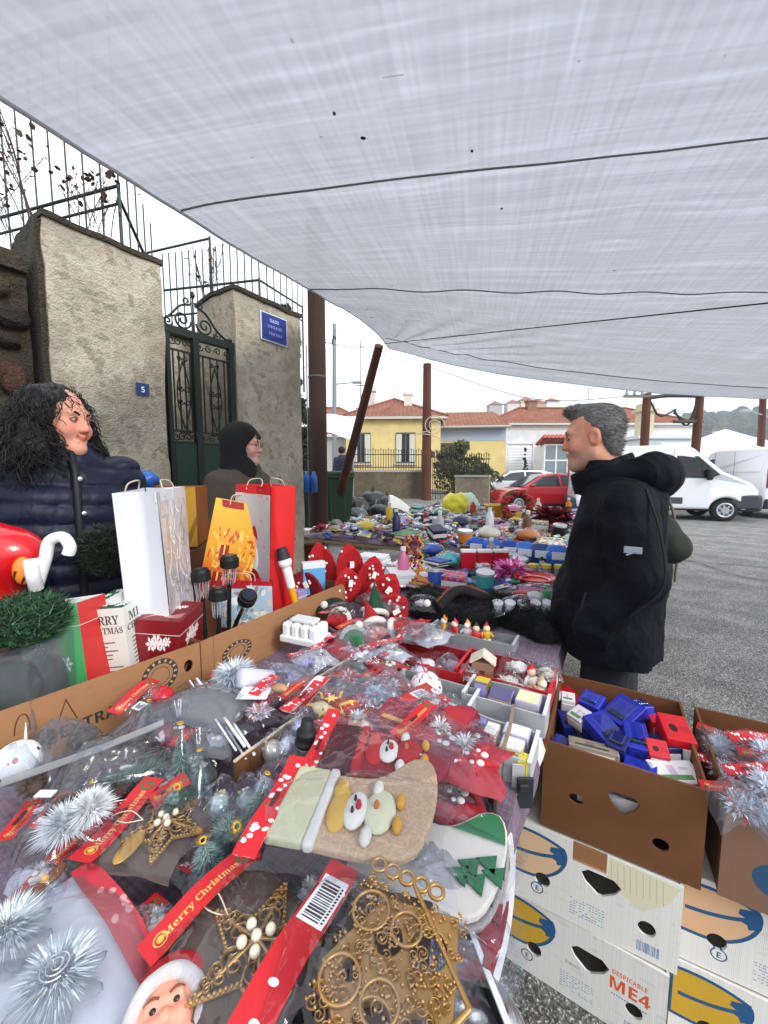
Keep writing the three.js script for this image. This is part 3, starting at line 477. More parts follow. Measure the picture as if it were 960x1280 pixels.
// wooded hill beyond the square
{
  const prof = (x) => x < 60 ? lerp(4, 18, smooth(-60, 60, x)) + 6 * noise(x * .02 + 3, 1) : 26 + 24 * smooth(90, 300, x) + 8 * (noise(x * .012, 5) - .5) + (x > 300 ? 0 : 0);
  const hill = grid(160, 20, (u, v) => { const x = lerp(-260, 620, u), h = prof(x); return [x, -1 + h * Math.sin(v * Math.PI / 2) + 2.5 * (fbm(x * .03, v * 5, 2, 3) - .5) * v, -lerp(210, 330, v)]; });
  struct('hill', hill, new THREE.MeshStandardMaterial({ color: C('#3a4030'), roughness: 1, side: THREE.DoubleSide }));
  const ig = new THREE.IcosahedronGeometry(1, 2); warp(ig, (x, y, z) => { const k = .8 + .5 * noise(x * 2.5 + 5, y * 2.5 + 5, z * 2.5 + 5); return [x * k, y * k, z * k]; });
  const im = new THREE.InstancedMesh(ig, M('#fff', 1, { key: 'forest' }), 3200); im.name = 'forest'; im.userData.kind = 'stuff'; im.userData.label = 'dark green pine wood covering the far hill'; seed(77);
  for (let i = 0; i < 3200; i++) { const x = rr(-120, 560), v = Math.pow(rnd(), .8), s = rr(2.2, 5); mtx.compose(V(x, -1 + prof(x) * Math.sin(v * Math.PI / 2) + s * .3, -lerp(208, 328, v)), qt.setFromEuler(eu.set(0, rr(0, 6), 0)), V(s, s * rr(.9, 1.5), s)); im.setMatrixAt(i, mtx); const k = C(pick(['#24331f', '#2c3d26', '#1e2b1d', '#384627', '#47492c'])); im.setColorAt(i, k); }
  scene.add(im);
  seed(9); const tow = [[640, 503], [655, 500], [672, 503], [688, 501], [618, 505]];
  tow.forEach(([px, py], i) => { const p = atZ(px, py + 6, 190), t = thing('hillside_house', ['pale', 'cream', 'ochre', 'white', 'grey'][i] + ' tiny distant house on the rise behind the roofs, ' + ['left of the middle', 'in the middle', 'right of the middle', 'furthest right', 'furthest left'][i], 'house', [p.x, p.y - 4, p.z]); part('wall', box(6, 5.5, 6, 0, 2.7, 0), M(['#cfcabd', '#d7c7a0', '#b99a70', '#e0e0dd', '#a9a7a2'][i], .9), t); part('roof', mv(new THREE.ConeGeometry(5, 2.2, 4), 0, 6.6, 0, 0, Math.PI / 4, 0), M('#8a4a35', .9), t); });
}
scene.fog = new THREE.FogExp2(new THREE.Color('#cfd8e2'), 0.0011);
// ---------- vehicles ----------
const tyreM = M('#17181a', .85), rimM = M('#b5babd', .35, { metalness: .7 });
function wheel(parent, x, z, r, w = .2) {
  const side = Math.sign(z), g = new THREE.LatheGeometry([[.62, -.5], [.93, -.5], [1, -.32], [1, .32], [.93, .5], [.62, .5]].map(([a, b]) => new THREE.Vector2(a * r, b * w)), 28);
  const wh = part('wheel', mv(g, x, r, z, Math.PI / 2, 0, 0), tyreM, parent), sp = [mv(new THREE.CylinderGeometry(.62 * r, .62 * r, .04, 24), x, r, z + side * .02, Math.PI / 2, 0, 0)];
  for (let i = 0; i < 7; i++) { const a = i / 7 * 6.2832; sp.push(box(.5 * r, .13 * r, .03, x + Math.cos(a) * .36 * r, r + Math.sin(a) * .36 * r, z + side * (w * .42), 0, 0, a)); }
  sp.push(mv(new THREE.TorusGeometry(.6 * r, .035, 6, 24), x, r, z + side * w * .42), cyl(.1, .1, .03, 12, x, r, z + side * w * .45, Math.PI / 2)); part('rim', sp, rimM, wh);
}
function bodyShell(out, arches, r, depth, bevel) {     // side outline with round wheel cut-outs
  const s = new THREE.Shape(); s.moveTo(...out[0]); for (const p of out.slice(1)) s.lineTo(...p);
  const y0 = out[0][1]; for (const ax of arches) { const d = Math.sqrt(Math.max(.01, r * r - Math.pow(y0 - .3, 2))); s.lineTo(ax + (out[0][0] < 0 ? d : -d), y0); s.absarc(ax, .3, r, Math.asin((y0 - .3) / r), Math.PI - Math.asin((y0 - .3) / r), false); }
  return ext(s, depth, bevel, { bs: 4, cs: 20 });
}
function car(label, pos, turn, col, name = 'parked_car') {
  const t = thing(name, label, 'car', pos, turn), pm = new THREE.MeshPhysicalMaterial({ color: C(col), roughness: .3, clearcoat: 1, clearcoatRoughness: .08 });
  const out = [[-1.98, .27], [-2.06, .5], [-2.05, .86], [-1.8, .97], [1.0, .94], [1.72, .8], [2.0, .62], [2.06, .42], [2.0, .27]];
  let g = bodyShell(out, [1.28, -1.3], .37, 1.7, .09); g = warp(g, (x, y, z) => [x, y, z * (1 - .06 * smooth(1.2, 2.1, Math.abs(x)) - .05 * smooth(.75, 1, y))]);
  part('body', g, pm, t);
  const cab = [[-1.9, .93], [-1.62, 1.32], [-1.1, 1.44], [-.2, 1.46], [.32, 1.4], [1.12, .93]], tp = (y) => 1 - .26 * clamp((y - .93) / .5);
  part('cabin', warp(ext(cab, 1.56, .05, { bs: 3 }), (x, y, z) => [x, y, z * tp(y)]), pm, t);
  const win = (pts, nm2) => { for (const s of [1, -1]) part(nm2, warp(ext(pts, .012), (x, y, z) => [x, y, z * .5 + s * .786 * tp(y)]), glassM, t); };
  win([[.92, .97], [.3, 1.33], [-.3, 1.385], [-.34, .97]], 'front_window'); win([[-.42, .97], [-.38, 1.385], [-1.05, 1.36], [-1.32, 1.24], [-1.42, .97]], 'rear_window');
  part('windscreen', warp(box(.02, .62, 1.24, 0, 0, 0), (x, y, z) => { const u = (y + .31) / .62; return [lerp(1.125, .37, u) + x + .012, lerp(.945, 1.385, u) + .012, z * lerp(1.14, .92, u)]; }), glassM, t);
  part('rear_screen', warp(box(.02, .4, 1.15), (x, y, z) => { const u = (y + .2) / .4; return [lerp(-1.9, -1.66, u) + x - .012, lerp(.97, 1.28, u) + .01, z]; }), glassM, t);
  for (const s of [1, -1]) {
    const d = part('door', [ext([[.95, .38], [.95, .9], [-.38, .92], [-.38, .36]], .012).translate(0, 0, s * .846), ext([[-.4, .36], [-.4, .92], [-1.4, .93], [-1.1, .5], [-1.0, .36]], .012).translate(0, 0, s * .846)], pm, t); part('handle', [rbox(.16, .03, .03, .01, -.22, .82, s * .86), rbox(.16, .03, .03, .01, -1.2, .84, s * .86)], pm, d);
    part('wing_mirror', rbox(.1, .12, .2, .04, .78, 1.0, s * .9), pm, t);
    part('headlight', warp(rbox(.3, .16, .3, .07, 1.86, .66, s * .62), (x, y, z) => [x, y - .0 * x, z]), clearHard, t); part('tail_light', rbox(.1, .2, .28, .04, -2.0, .8, s * .66), M('#8d1418', .2), t);
  }
  part('grille', rbox(.06, .14, .8, .02, 2.04, .42, 0), blackM, t); part('bumper', rbox(.16, .2, 1.55, .06, 2.0, .36, 0), pm, t); part('underside', box(3.7, .12, 1.5, 0, .26, 0), blackM, t);
  for (const x of [1.28, -1.3]) for (const s of [1, -1]) wheel(t, x, s * .74, .305);
  return t;
}
function van(label, pos, turn) {
  const t = thing('delivery_van', label, 'van', pos, turn), pm = new THREE.MeshPhysicalMaterial({ color: C('#e4e8ec'), roughness: .35, clearcoat: .8, clearcoatRoughness: .1 });
  const out = [[-2.45, .36], [-2.5, .6], [-2.48, 2.1], [-2.4, 2.3], [.35, 2.34], [.72, 2.24], [1.52, 1.5], [2.25, 1.16], [2.45, .95], [2.48, .4], [2.42, .36]];
  let g = bodyShell(out, [1.62, -1.45], .42, 2.0, .08); g = warp(g, (x, y, z) => [x, y, z * (1 - .1 * smooth(1.2, 2.3, y) - .1 * smooth(1.7, 2.5, x))]);
  part('body', g, pm, t); const zs = (y) => 1.0 - .1 * smooth(1.2, 2.3, y);
  for (const s of [1, -1]) {
    const w = part('side_window', warp(ext([[1.42, 1.42], [.86, 1.98], [.3, 2.0], [.28, 1.36], [1.2, 1.32]], .012), (x, y, z) => [x, y, z * .5 + s * (zs(y) + .006)]), M('#161b1e', .06), t); part('window_divider', warp(ext([[.98, 1.36], [.98, 1.86], [.95, 1.87], [.95, 1.36]], .02), (x, y, z) => [x, y, z * .5 + s * (zs(y) + .012)]), blackM, w);
    const d = part('front_door', warp(ext([[1.18, .5], [1.18, 1.24], [1.0, 1.3], [.2, 1.3], [.2, .46]], .012), (x, y, z) => [x, y, z + s * 1.0]), pm, t); part('handle', [rbox(.09, .16, .04, .02, .16, 1.22, s * 1.01), rbox(.09, .16, .04, .02, -.22, 1.22, s * 1.01)], blackM, d);
    part('door_seam', [box(.012, 1.7, .012, .2, 1.35, s * .985), box(.012, 1.7, .012, -.95, 1.35, s * .985), box(2.6, .012, .012, -.9, 1.5, s * .985)], M('#8c9196', .6), t);
    part('rubbing_strip', rbox(1.6, .2, .05, .02, -.3, .62, s * 1.0), M('#3c4145', .6), t); part('wing_mirror', [rbox(.14, .34, .16, .05, 1.12, 1.42, s * 1.1), rod([1.1, 1.35, s * .95], [1.1, 1.35, s * 1.08], .03)], blackM, t);
    part('headlight', warp(rbox(.34, .22, .28, .08, 2.12, 1.06, s * .74), (x, y, z) => [x, y - (x - 2.1) * .4, z]), clearHard, t); part('tail_light', rbox(.05, .6, .14, .02, -2.5, 1.3, s * .86), M('#8a1b1c', .3), t);
  }
  part('windscreen', warp(box(.02, 1, 1.55), (x, y, z) => { const u = y + .5; return [lerp(1.5, .78, u) + x + .02, lerp(1.52, 2.2, u) + .02, z * lerp(1.05, .95, u)]; }), M('#9fb2b8', .06), t);
  part('wiper', rod([1.46, 1.58, -.5], [1.36, 1.7, .1], .012), blackM, t);
  part('bumper', [rbox(.5, .5, 1.86, .1, 2.32, .56, 0), rbox(.7, .42, .14, .05, 2.1, .6, .9), rbox(.7, .42, .14, .05, 2.1, .6, -.9)], M('#343a40', .6), t); part('grille', [rbox(.06, .12, .9, .02, 2.57, .84, 0), rbox(.05, .1, .7, .02, 2.59, .5, 0)], blackM, t); part('badge', cyl(.08, .08, .03, 16, 2.5, .98, 0, 0, 0, Math.PI / 2), M('#6d2a2c', .3), t);
  part('number_plate', box(.02, .11, .5, 2.6, .36, 0), M('#e8eaec', .4), t); part('rear_bumper', rbox(.2, .3, 1.9, .05, -2.5, .5, 0), M('#343a40', .6), t);
  part('rear_plate', box(.02, .12, .5, -2.53, .95, 0), M('#fff', .4, { map: ctex(128, 32, (x) => { x.fillStyle = '#e9ebee'; x.fillRect(0, 0, 128, 32); x.fillStyle = '#22427d'; x.fillRect(0, 0, 12, 32); x.fillStyle = '#333'; for (let i = 0; i < 7; i++) x.fillRect(20 + i * 15, 7, 8, 18); }) }), t);
  part('rear_door_seam', box(.01, 1.7, .02, -2.5, 1.35, 0), M('#7d8286', .6), t); part('underside', box(4.4, .1, 1.7, 0, .36, 0), blackM, t);
  for (const x of [1.62, -1.45]) for (const s of [1, -1]) wheel(t, x, s * .86, .34, .22);
  return t;
}
{
  const p = atZ(842, 600, 13.1); van('white panel van with dark bumper parked facing right behind the man', [p.x - .6, 0, -13.2], -.3);
  const q = atZ(985, 600, 12.6); van('second white van cut by the frame, seen from behind, right of the first van', [q.x + .55, 0, -14.6], 1.35);
  const c = atZ(690, 600, 15.2); car('bright red parked car behind the far end of the stall', [c.x - .1, 0, -15.8], Math.PI + .04, '#c8101c');
  const d = atZ(640, 600, 19); car('white hatchback parked beside the concrete wall, left of the red car', [d.x + .2, .15, -19.2], Math.PI - .15, '#dfe5ea');
  const e = atZ(715, 600, 22); car('dark green estate car parked behind the red car', [e.x, .1, -21.6], Math.PI, '#2c3b38');
  const f = atZ(372, 600, 14); car('dark car mostly hidden behind the thick pole and the gate post', [f.x - .2, .15, -14], 1.2, '#15181b');
}
// white tent over another stall
{
  const c = atZ(924, 600, 24), t = thing('white_tent', 'large white peaked market tent beyond the vans', 'tent', [c.x + .6, 0, -26]), W = 4.2, D = 3.4, e = 2.55, ap = 4.35;
  part('roof', grid(32, 8, (u, v) => { const a = u * 4, k = Math.floor(a) % 4, f = a - Math.floor(a), cs = [[-1, 1], [1, 1], [1, -1], [-1, -1], [-1, 1]], A = cs[k], B = cs[k + 1], q = 1 - v; return [lerp(A[0], B[0], f) * W * q, lerp(e, ap, v) - .18 * Math.sin(v * Math.PI), lerp(A[1], B[1], f) * D * q]; }), M('#eef0f1', .8, { side: THREE.DoubleSide }), t);
  part('valance', [box(W * 2, .28, .02, 0, e - .13, D), box(.02, .28, D * 2, -W, e - .13, 0), box(.02, .28, D * 2, W, e - .13, 0)], M('#e4e7e8', .8), t);
  for (const a of [-1, 1]) for (const b of [-1, 1]) part('leg', cyl(.035, .035, e, 8, a * W * .98, e / 2, b * D * .98), M('#aeb3b6', .4), t);
  const gc = ['#8a5d55', '#c9b49a', '#54585e', '#7d8a72', '#b48f84', '#33363a', '#d8d2c8', '#6a4b52', '#a9adb0']; seed(3);
  gc.forEach((k, i) => { const w = .5, g = warp(box(w, .95, .12, 0, 0, 0), (x, y, z) => [x * (y > 0 ? .75 : 1.05) + .02 * Math.sin(y * 9), y, z + .03 * Math.sin(x * 20)]); g.translate(c.x - 2.7 + i * .68, 1.9 - (i % 3) * .07, -26 + D * .7); single('hanging_garment', g, M(k, .9), ['dusty red', 'beige', 'slate', 'sage green', 'pink', 'black', 'off white', 'plum', 'silver grey'][i] + ' garment hanging in the row under the white tent', 'garment'); });
  single('garment_rail', rod([c.x - 3.2, 2.42, -26 + D * .7], [c.x + 3.4, 2.42, -26 + D * .7], .025), M('#888', .4), 'long metal rail carrying garments under the white tent', 'rail');
  const tb = thing('market_table', 'low trestle table under the white tent', 'table', [c.x, 0, -26 + D * .9]); part('top', box(6, .06, 1, 0, .8, 0), M('#d9dcdc', .8), tb); part('cloth', box(6, .7, .03, 0, .42, .5), M('#b9bdbf', .9), tb);
}
// stall with a white tarpaulin behind the thick pole
{
  const c = atZ(405, 560, 14), t = thing('tarpaulin_stall', 'neighbouring stall under a sagging white tarpaulin behind the thick pole', 'stall', [c.x, .25, -14.2]);
  part('tarpaulin', grid(24, 12, (u, v) => { const a = atZ(lerp(372, 447, u), lerp(519, lerp(535, 549, u), v), lerp(15.2, 13.4, v)); return [a.x - c.x, a.y - .25 - .05 * Math.sin(u * 9), a.z + 14.2]; }), M('#e8ecf0', .7, { side: THREE.DoubleSide, transmission: .2, thickness: 0 }), t);
  for (const [x, z] of [[-.9, .3], [1.05, .6], [-.9, -.9], [.8, -.9]]) part('upright', cyl(.03, .03, 2.1, 8, x, 1.05, z), M('#777', .5), t);
  part('table', box(1.9, .06, .9, -.2, .8, 0), M('#8b7c68', .8), t);
  const b = single('water_bottle_pack', [0, 1, 2].map((i) => mv(new THREE.LatheGeometry([[0, 0], [.06, 0], [.065, .2], [.06, .26], [.03, .32], [.025, .36], [0, .36]].map((q) => new THREE.Vector2(...q)), 14), i * .12 - .12, 0, 0)), M('#25589c', .3), 'blue plastic bottles piled between gate post and thick pole', 'bottles'); b.position.copy(atZ(384, 615, 7.6)); b.scale.setScalar(1.1);
}
// ---------- people: smooth fields meshed by surface nets ----------
const smin = (a, b, k) => { if (k <= 0) return Math.min(a, b); const h = Math.max(k - Math.abs(a - b), 0) / k; return Math.min(a, b) - h * h * k * .25; };
const smax = (a, b, k) => -smin(-a, -b, k);
const cap = (a, b, ra, rb = ra) => { const ba = [b[0] - a[0], b[1] - a[1], b[2] - a[2]], l = ba[0] ** 2 + ba[1] ** 2 + ba[2] ** 2 || 1e-9; return (x, y, z) => { const px = x - a[0], py = y - a[1], pz = z - a[2], t = clamp((px * ba[0] + py * ba[1] + pz * ba[2]) / l); return Math.hypot(px - ba[0] * t, py - ba[1] * t, pz - ba[2] * t) - lerp(ra, rb, t); }; };
const ell = (c, r) => (x, y, z) => { const a = (x - c[0]) / r[0], b = (y - c[1]) / r[1], d = (z - c[2]) / r[2], k = Math.sqrt(a * a + b * b + d * d), q = Math.sqrt(a * a / (r[0] * r[0]) + b * b / (r[1] * r[1]) + d * d / (r[2] * r[2])); return q < 1e-6 ? -Math.min(...r) : k * (k - 1) / q; };
function union(list, k0 = .02) { return (x, y, z) => { let d = 1e9; for (const e of list) { const f = e.f || e, k = e.k ?? k0; if (e.sub) d = smax(d, -f(x, y, z), k); else d = smin(d, f(x, y, z), k); } return d; }; }
function nets(f, lo, hi, c) {
  const n = [0, 1, 2].map((i) => Math.ceil((hi[i] - lo[i]) / c) + 1), [nx, ny, nz] = n, F = new Float32Array(nx * ny * nz), id = new Int32Array(nx * ny * nz).fill(-1), at = (i, j, k) => (k * ny + j) * nx + i;
  for (let k = 0; k < nz; k++) for (let j = 0; j < ny; j++) for (let i = 0; i < nx; i++) F[at(i, j, k)] = f(lo[0] + i * c, lo[1] + j * c, lo[2] + k * c);
  const pos = [], idx = [];
  for (let k = 0; k < nz - 1; k++) for (let j = 0; j < ny - 1; j++) for (let i = 0; i < nx - 1; i++) {
    let m = 0, sx = 0, sy = 0, sz = 0; const v = [];
    for (let q = 0; q < 8; q++) v.push(F[at(i + (q & 1), j + (q >> 1 & 1), k + (q >> 2))]);
    if (v.every((e) => e < 0) || v.every((e) => e >= 0)) continue;
    for (let a = 0; a < 8; a++) for (const b of [a | 1, a | 2, a | 4]) if (b !== a && (v[a] < 0) !== (v[b] < 0)) { const t = v[a] / (v[a] - v[b]); sx += lerp(a & 1, b & 1, t); sy += lerp(a >> 1 & 1, b >> 1 & 1, t); sz += lerp(a >> 2, b >> 2, t); m++; }
    id[at(i, j, k)] = pos.length / 3; pos.push(lo[0] + (i + sx / m) * c, lo[1] + (j + sy / m) * c, lo[2] + (k + sz / m) * c);
  }
  for (let k = 1; k < nz - 1; k++) for (let j = 1; j < ny - 1; j++) for (let i = 1; i < nx - 1; i++) {
    const s = F[at(i, j, k)] < 0, qd = (a, b, cc, d, flip) => { if (a < 0 || b < 0 || cc < 0 || d < 0) return; if (flip) idx.push(a, b, cc, a, cc, d); else idx.push(a, cc, b, a, d, cc); };
    if (s !== F[at(i + 1, j, k)] < 0) qd(id[at(i, j - 1, k - 1)], id[at(i, j, k - 1)], id[at(i, j, k)], id[at(i, j - 1, k)], s);
    if (s !== F[at(i, j + 1, k)] < 0) qd(id[at(i - 1, j, k - 1)], id[at(i - 1, j, k)], id[at(i, j, k)], id[at(i, j, k - 1)], s);
    if (s !== F[at(i, j, k + 1)] < 0) qd(id[at(i - 1, j - 1, k)], id[at(i, j - 1, k)], id[at(i, j, k)], id[at(i - 1, j, k)], s);
  }
  const g = new THREE.BufferGeometry(); g.setAttribute('position', new THREE.Float32BufferAttribute(pos, 3)); { const u = []; for (let q = 0; q < pos.length; q += 3) u.push(pos[q] + pos[q + 2] * .8, pos[q + 1]); g.setAttribute('uv', new THREE.Float32BufferAttribute(u, 2)); } g.setIndex(idx); g.computeVertexNormals(); return g;
}
// a column of elliptical sections: rows of [y, half width, half depth, centre z]
const column = (rows) => (x, y, z) => { let i = 0; while (i < rows.length - 2 && y > rows[i + 1][0]) i++; const a = rows[i], b = rows[i + 1], t0 = clamp((y - a[0]) / (b[0] - a[0])), t = t0 * t0 * (3 - 2 * t0) * .4 + t0 * .6, rx = lerp(a[1], b[1], t), rz = lerp(a[2], b[2], t), cz = lerp(a[3] || 0, b[3] || 0, t); const d = (Math.pow(Math.pow(Math.abs(x / rx), 2.3) + Math.pow(Math.abs((z - cz) / rz), 2.3), 1 / 2.3) - 1) * Math.min(rx, rz); return Math.max(d, rows[0][0] - y, y - rows.at(-1)[0]); };
function headField(o = {}) {                          // face to +z, eyes at y = 0
  const L = [ell([0, .038, -.016], [.076, .088, .098]), { f: ell([0, -.04, .026], [.062, .085, .066]), k: .04 }, { f: cap([-.045, -.075, .0], [0, -.108, .062], .022, .02), k: .035 }, { f: cap([.045, -.075, .0], [0, -.108, .062], .022, .02), k: .035 },
    { f: ell([0, -.108, .07], [.024, .018, .02]), k: .03 }, { f: cap([-.036, .024, .079], [.036, .024, .079], .011), k: .03 }, { f: ell([.032, 0, .104], [.019, .014, .02]), k: .02, sub: 1 }, { f: ell([-.032, 0, .104], [.019, .014, .02]), k: .02, sub: 1 },
    { f: ell([.041, -.038, .06], [.026, .024, .024].map((e) => e * (o.cheek || 1))), k: .03 }, { f: ell([-.041, -.038, .06], [.026, .024, .024].map((e) => e * (o.cheek || 1))), k: .03 },
    { f: cap([0, .012, .088], [0, -.034, .106], .0085, .0125), k: .016 }, { f: ell([.0115, -.039, .098], [.009, .008, .01]), k: .01 }, { f: ell([-.0115, -.039, .098], [.009, .008, .01]), k: .01 },
    { f: cap([0, -.066, .0935], [.021, -.068 + (o.smile || 0), .083], .0065, .004), k: .01 }, { f: cap([0, -.066, .0935], [-.021, -.068 + (o.smile || 0), .083], .0065, .004), k: .01 }, { f: cap([-.014, -.079, .087], [.014, -.079, .087], .0075), k: .012 },
    { f: cap([-.022, -.0725 + (o.smile || 0) * .8, .09], [.022, -.0725 + (o.smile || 0) * .8, .09], .0016), k: .004, sub: 1 },
    { f: cap([0, -.09, -.03], [0, -.2, -.05], .056, .06), k: .035 }];
  for (const s of [-1, 1]) L.push({ f: ell([s * .079, -.012, -.012], [.011, .033, .021]), k: .012 }, { f: ell([s * .09, -.008, -.006], [.008, .02, .012]), k: .008, sub: 1 });
  return union(L);
}
const skinCol = (o) => { const a = C(o.skin || '#c98d72'), lip = C(o.lip || '#9c4a45'), ch = C(o.blush || '#c46a58'), st = C(o.stubble || '#8a6d60'); return (x, y, z) => { const c = a.clone(), n = fbm(x * 60, y * 60, z * 60, 3); c.multiplyScalar(.9 + .2 * n); c.lerp(ch, .6 * Math.exp(-((Math.abs(x) - .042) ** 2 + (y + .035) ** 2) / .0009) * (z > .02 ? 1 : 0)); c.lerp(ch, .5 * Math.exp(-(x * x + (y + .036) ** 2) / .0003) * (z > .09 ? 1 : 0)); if (Math.abs(x) > .07) c.lerp(ch, .5); if (z > .076 && Math.abs(x) < .025) c.lerp(lip, .75 * smooth(.013, .006, Math.abs(y + .073 - (o.smile || 0) * Math.abs(x) / .021))); if (o.stubble && y < -.045 && z > -.01) c.lerp(st, .5 * smooth(-.045, -.065, y)); return [c.r, c.g, c.b]; }; };
function head(t, M4, o) {                             // skin head and neck as the body, eyes, brows, and a hair part as children
  const g = nets(headField(o), [-.11, -.24, -.13], [.11, .14, .14], .0034); paint(g, skinCol(o)); g.applyMatrix4(M4);
  const body = part('body', g, new THREE.MeshPhysicalMaterial({ vertexColors: true, roughness: .55, specularIntensity: .6, bumpMap: feltBump, bumpScale: .0007 }), t);
  const eyes = [], iris = [], lid = [], brow = [];
  for (const s of [-1, 1]) {
    eyes.push(sph(.0118, s * .031, 0, .0795, 1, 14)); iris.push(sph(.0066, s * .031 + (o.gaze || 0), -.001, .0865, [1, 1, .7], 12));
    lid.push(tube([[s * .019, -.001, .0875], [s * .026, .0075, .0945], [s * .036, .0072, .0925], [s * .045, 0, .083]], .0026, 12, 5), tube([[s * .02, -.003, .088], [s * .031, -.0085, .0915], [s * .044, -.002, .083]], .0022, 10, 5));
    brow.push(tube([[s * .014, .019, .0935], [s * .03, .0265, .0925], [s * .05, .021, .077]], .0042, 12, 5));
  }
  part('eye', eyes.map((e) => e.applyMatrix4(M4)), M('#b9ada2', .3), t); part('iris', iris.map((e) => e.applyMatrix4(M4)), M('#2a1b12', .15), t);
  part('eyelid', lid.map((e) => e.applyMatrix4(M4)), M(o.lid || '#8d5b4b', .6), t); part('eyebrow', brow.map((e) => e.applyMatrix4(M4)), M(o.brow || '#241d19', .9), t);
  if (o.teeth) part('teeth', tube([[-.017, -.0715 + o.smile * .7, .0835], [0, -.0735, .0925], [.017, -.0715 + o.smile * .7, .0835]], .0034, 14, 6).applyMatrix4(M4), M('#e8e2d6', .3), t);
  return body;
}
const HM = (x, y, z, yaw = 0, pitch = 0, roll = 0, s = 1) => new THREE.Matrix4().compose(V(x, y, z), new THREE.Quaternion().setFromEuler(new THREE.Euler(pitch, yaw, roll, 'YXZ')), V(s, s, s));
function strands(n, root, dir, len, w, sd) {          // short tapering hairs on a hair shape
  seed(sd); const pos = [], col = [];
  for (let i = 0; i < n; i++) { const r = root(); if (!r) continue; const d = dir(r).normalize(), sidev = V(rr(-1, 1), rr(-1, 1), rr(-1, 1)).cross(d).normalize().multiplyScalar(w), L = len * rr(.6, 1.2), tip = r.p.clone().addScaledVector(d, L), c = r.c; for (const q of [r.p.clone().sub(sidev), r.p.clone().add(sidev), tip]) { pos.push(q.x, q.y, q.z); col.push(...c); } }
  const g = new THREE.BufferGeometry(); g.setAttribute('position', new THREE.Float32BufferAttribute(pos, 3)); g.setAttribute('color', new THREE.Float32BufferAttribute(col, 3)); g.computeVertexNormals(); return g;
}
const surfRoot = (g, cf) => { const p = g.attributes.position, n = g.attributes.normal; return () => { const i = Math.floor(rnd() * p.count); return { p: V(p.getX(i), p.getY(i), p.getZ(i)), n: V(n.getX(i), n.getY(i), n.getZ(i)), c: cf() }; }; };
const cloth = (f, amp, fr = 1) => (x, y, z) => f(x, y, z) + amp * (fbm(x * 7 * fr + 3, y * 4 * fr + 2, z * 7 * fr + 5, 4) - .5) + amp * .5 * (Math.abs(fbm(x * 9 + 7, y * 13, z * 9, 3) - .5) - .1);
const nylon = new THREE.MeshPhysicalMaterial({ specularIntensity: .35, color: C('#080a14'), roughness: .75, bumpMap: creaseBump, bumpScale: .014 });
function legs(t, mat, shoe, top = .95, w = .1, z = 0) {
  for (const s of [-1, 1]) { const f = cloth(union([cap([s * w, top, z], [s * (w + .01), .5, z + .02], .1, .075), { f: cap([s * (w + .01), .5, z + .02], [s * (w + .015), .07, z - .01], .075, .062), k: .04 }]), .012); part('trouser_leg', nets(f, [s * w - .16, .02, z - .16], [s * w + .16, top + .12, z + .16], .016), mat, t); part('shoe', nets(union([cap([s * (w + .015), .05, z - .04], [s * (w + .03), .045, z + .15], .05, .042)]), [s * w - .13, -.02, z - .13], [s * w + .15, .13, z + .24], .014), shoe, t); }
}
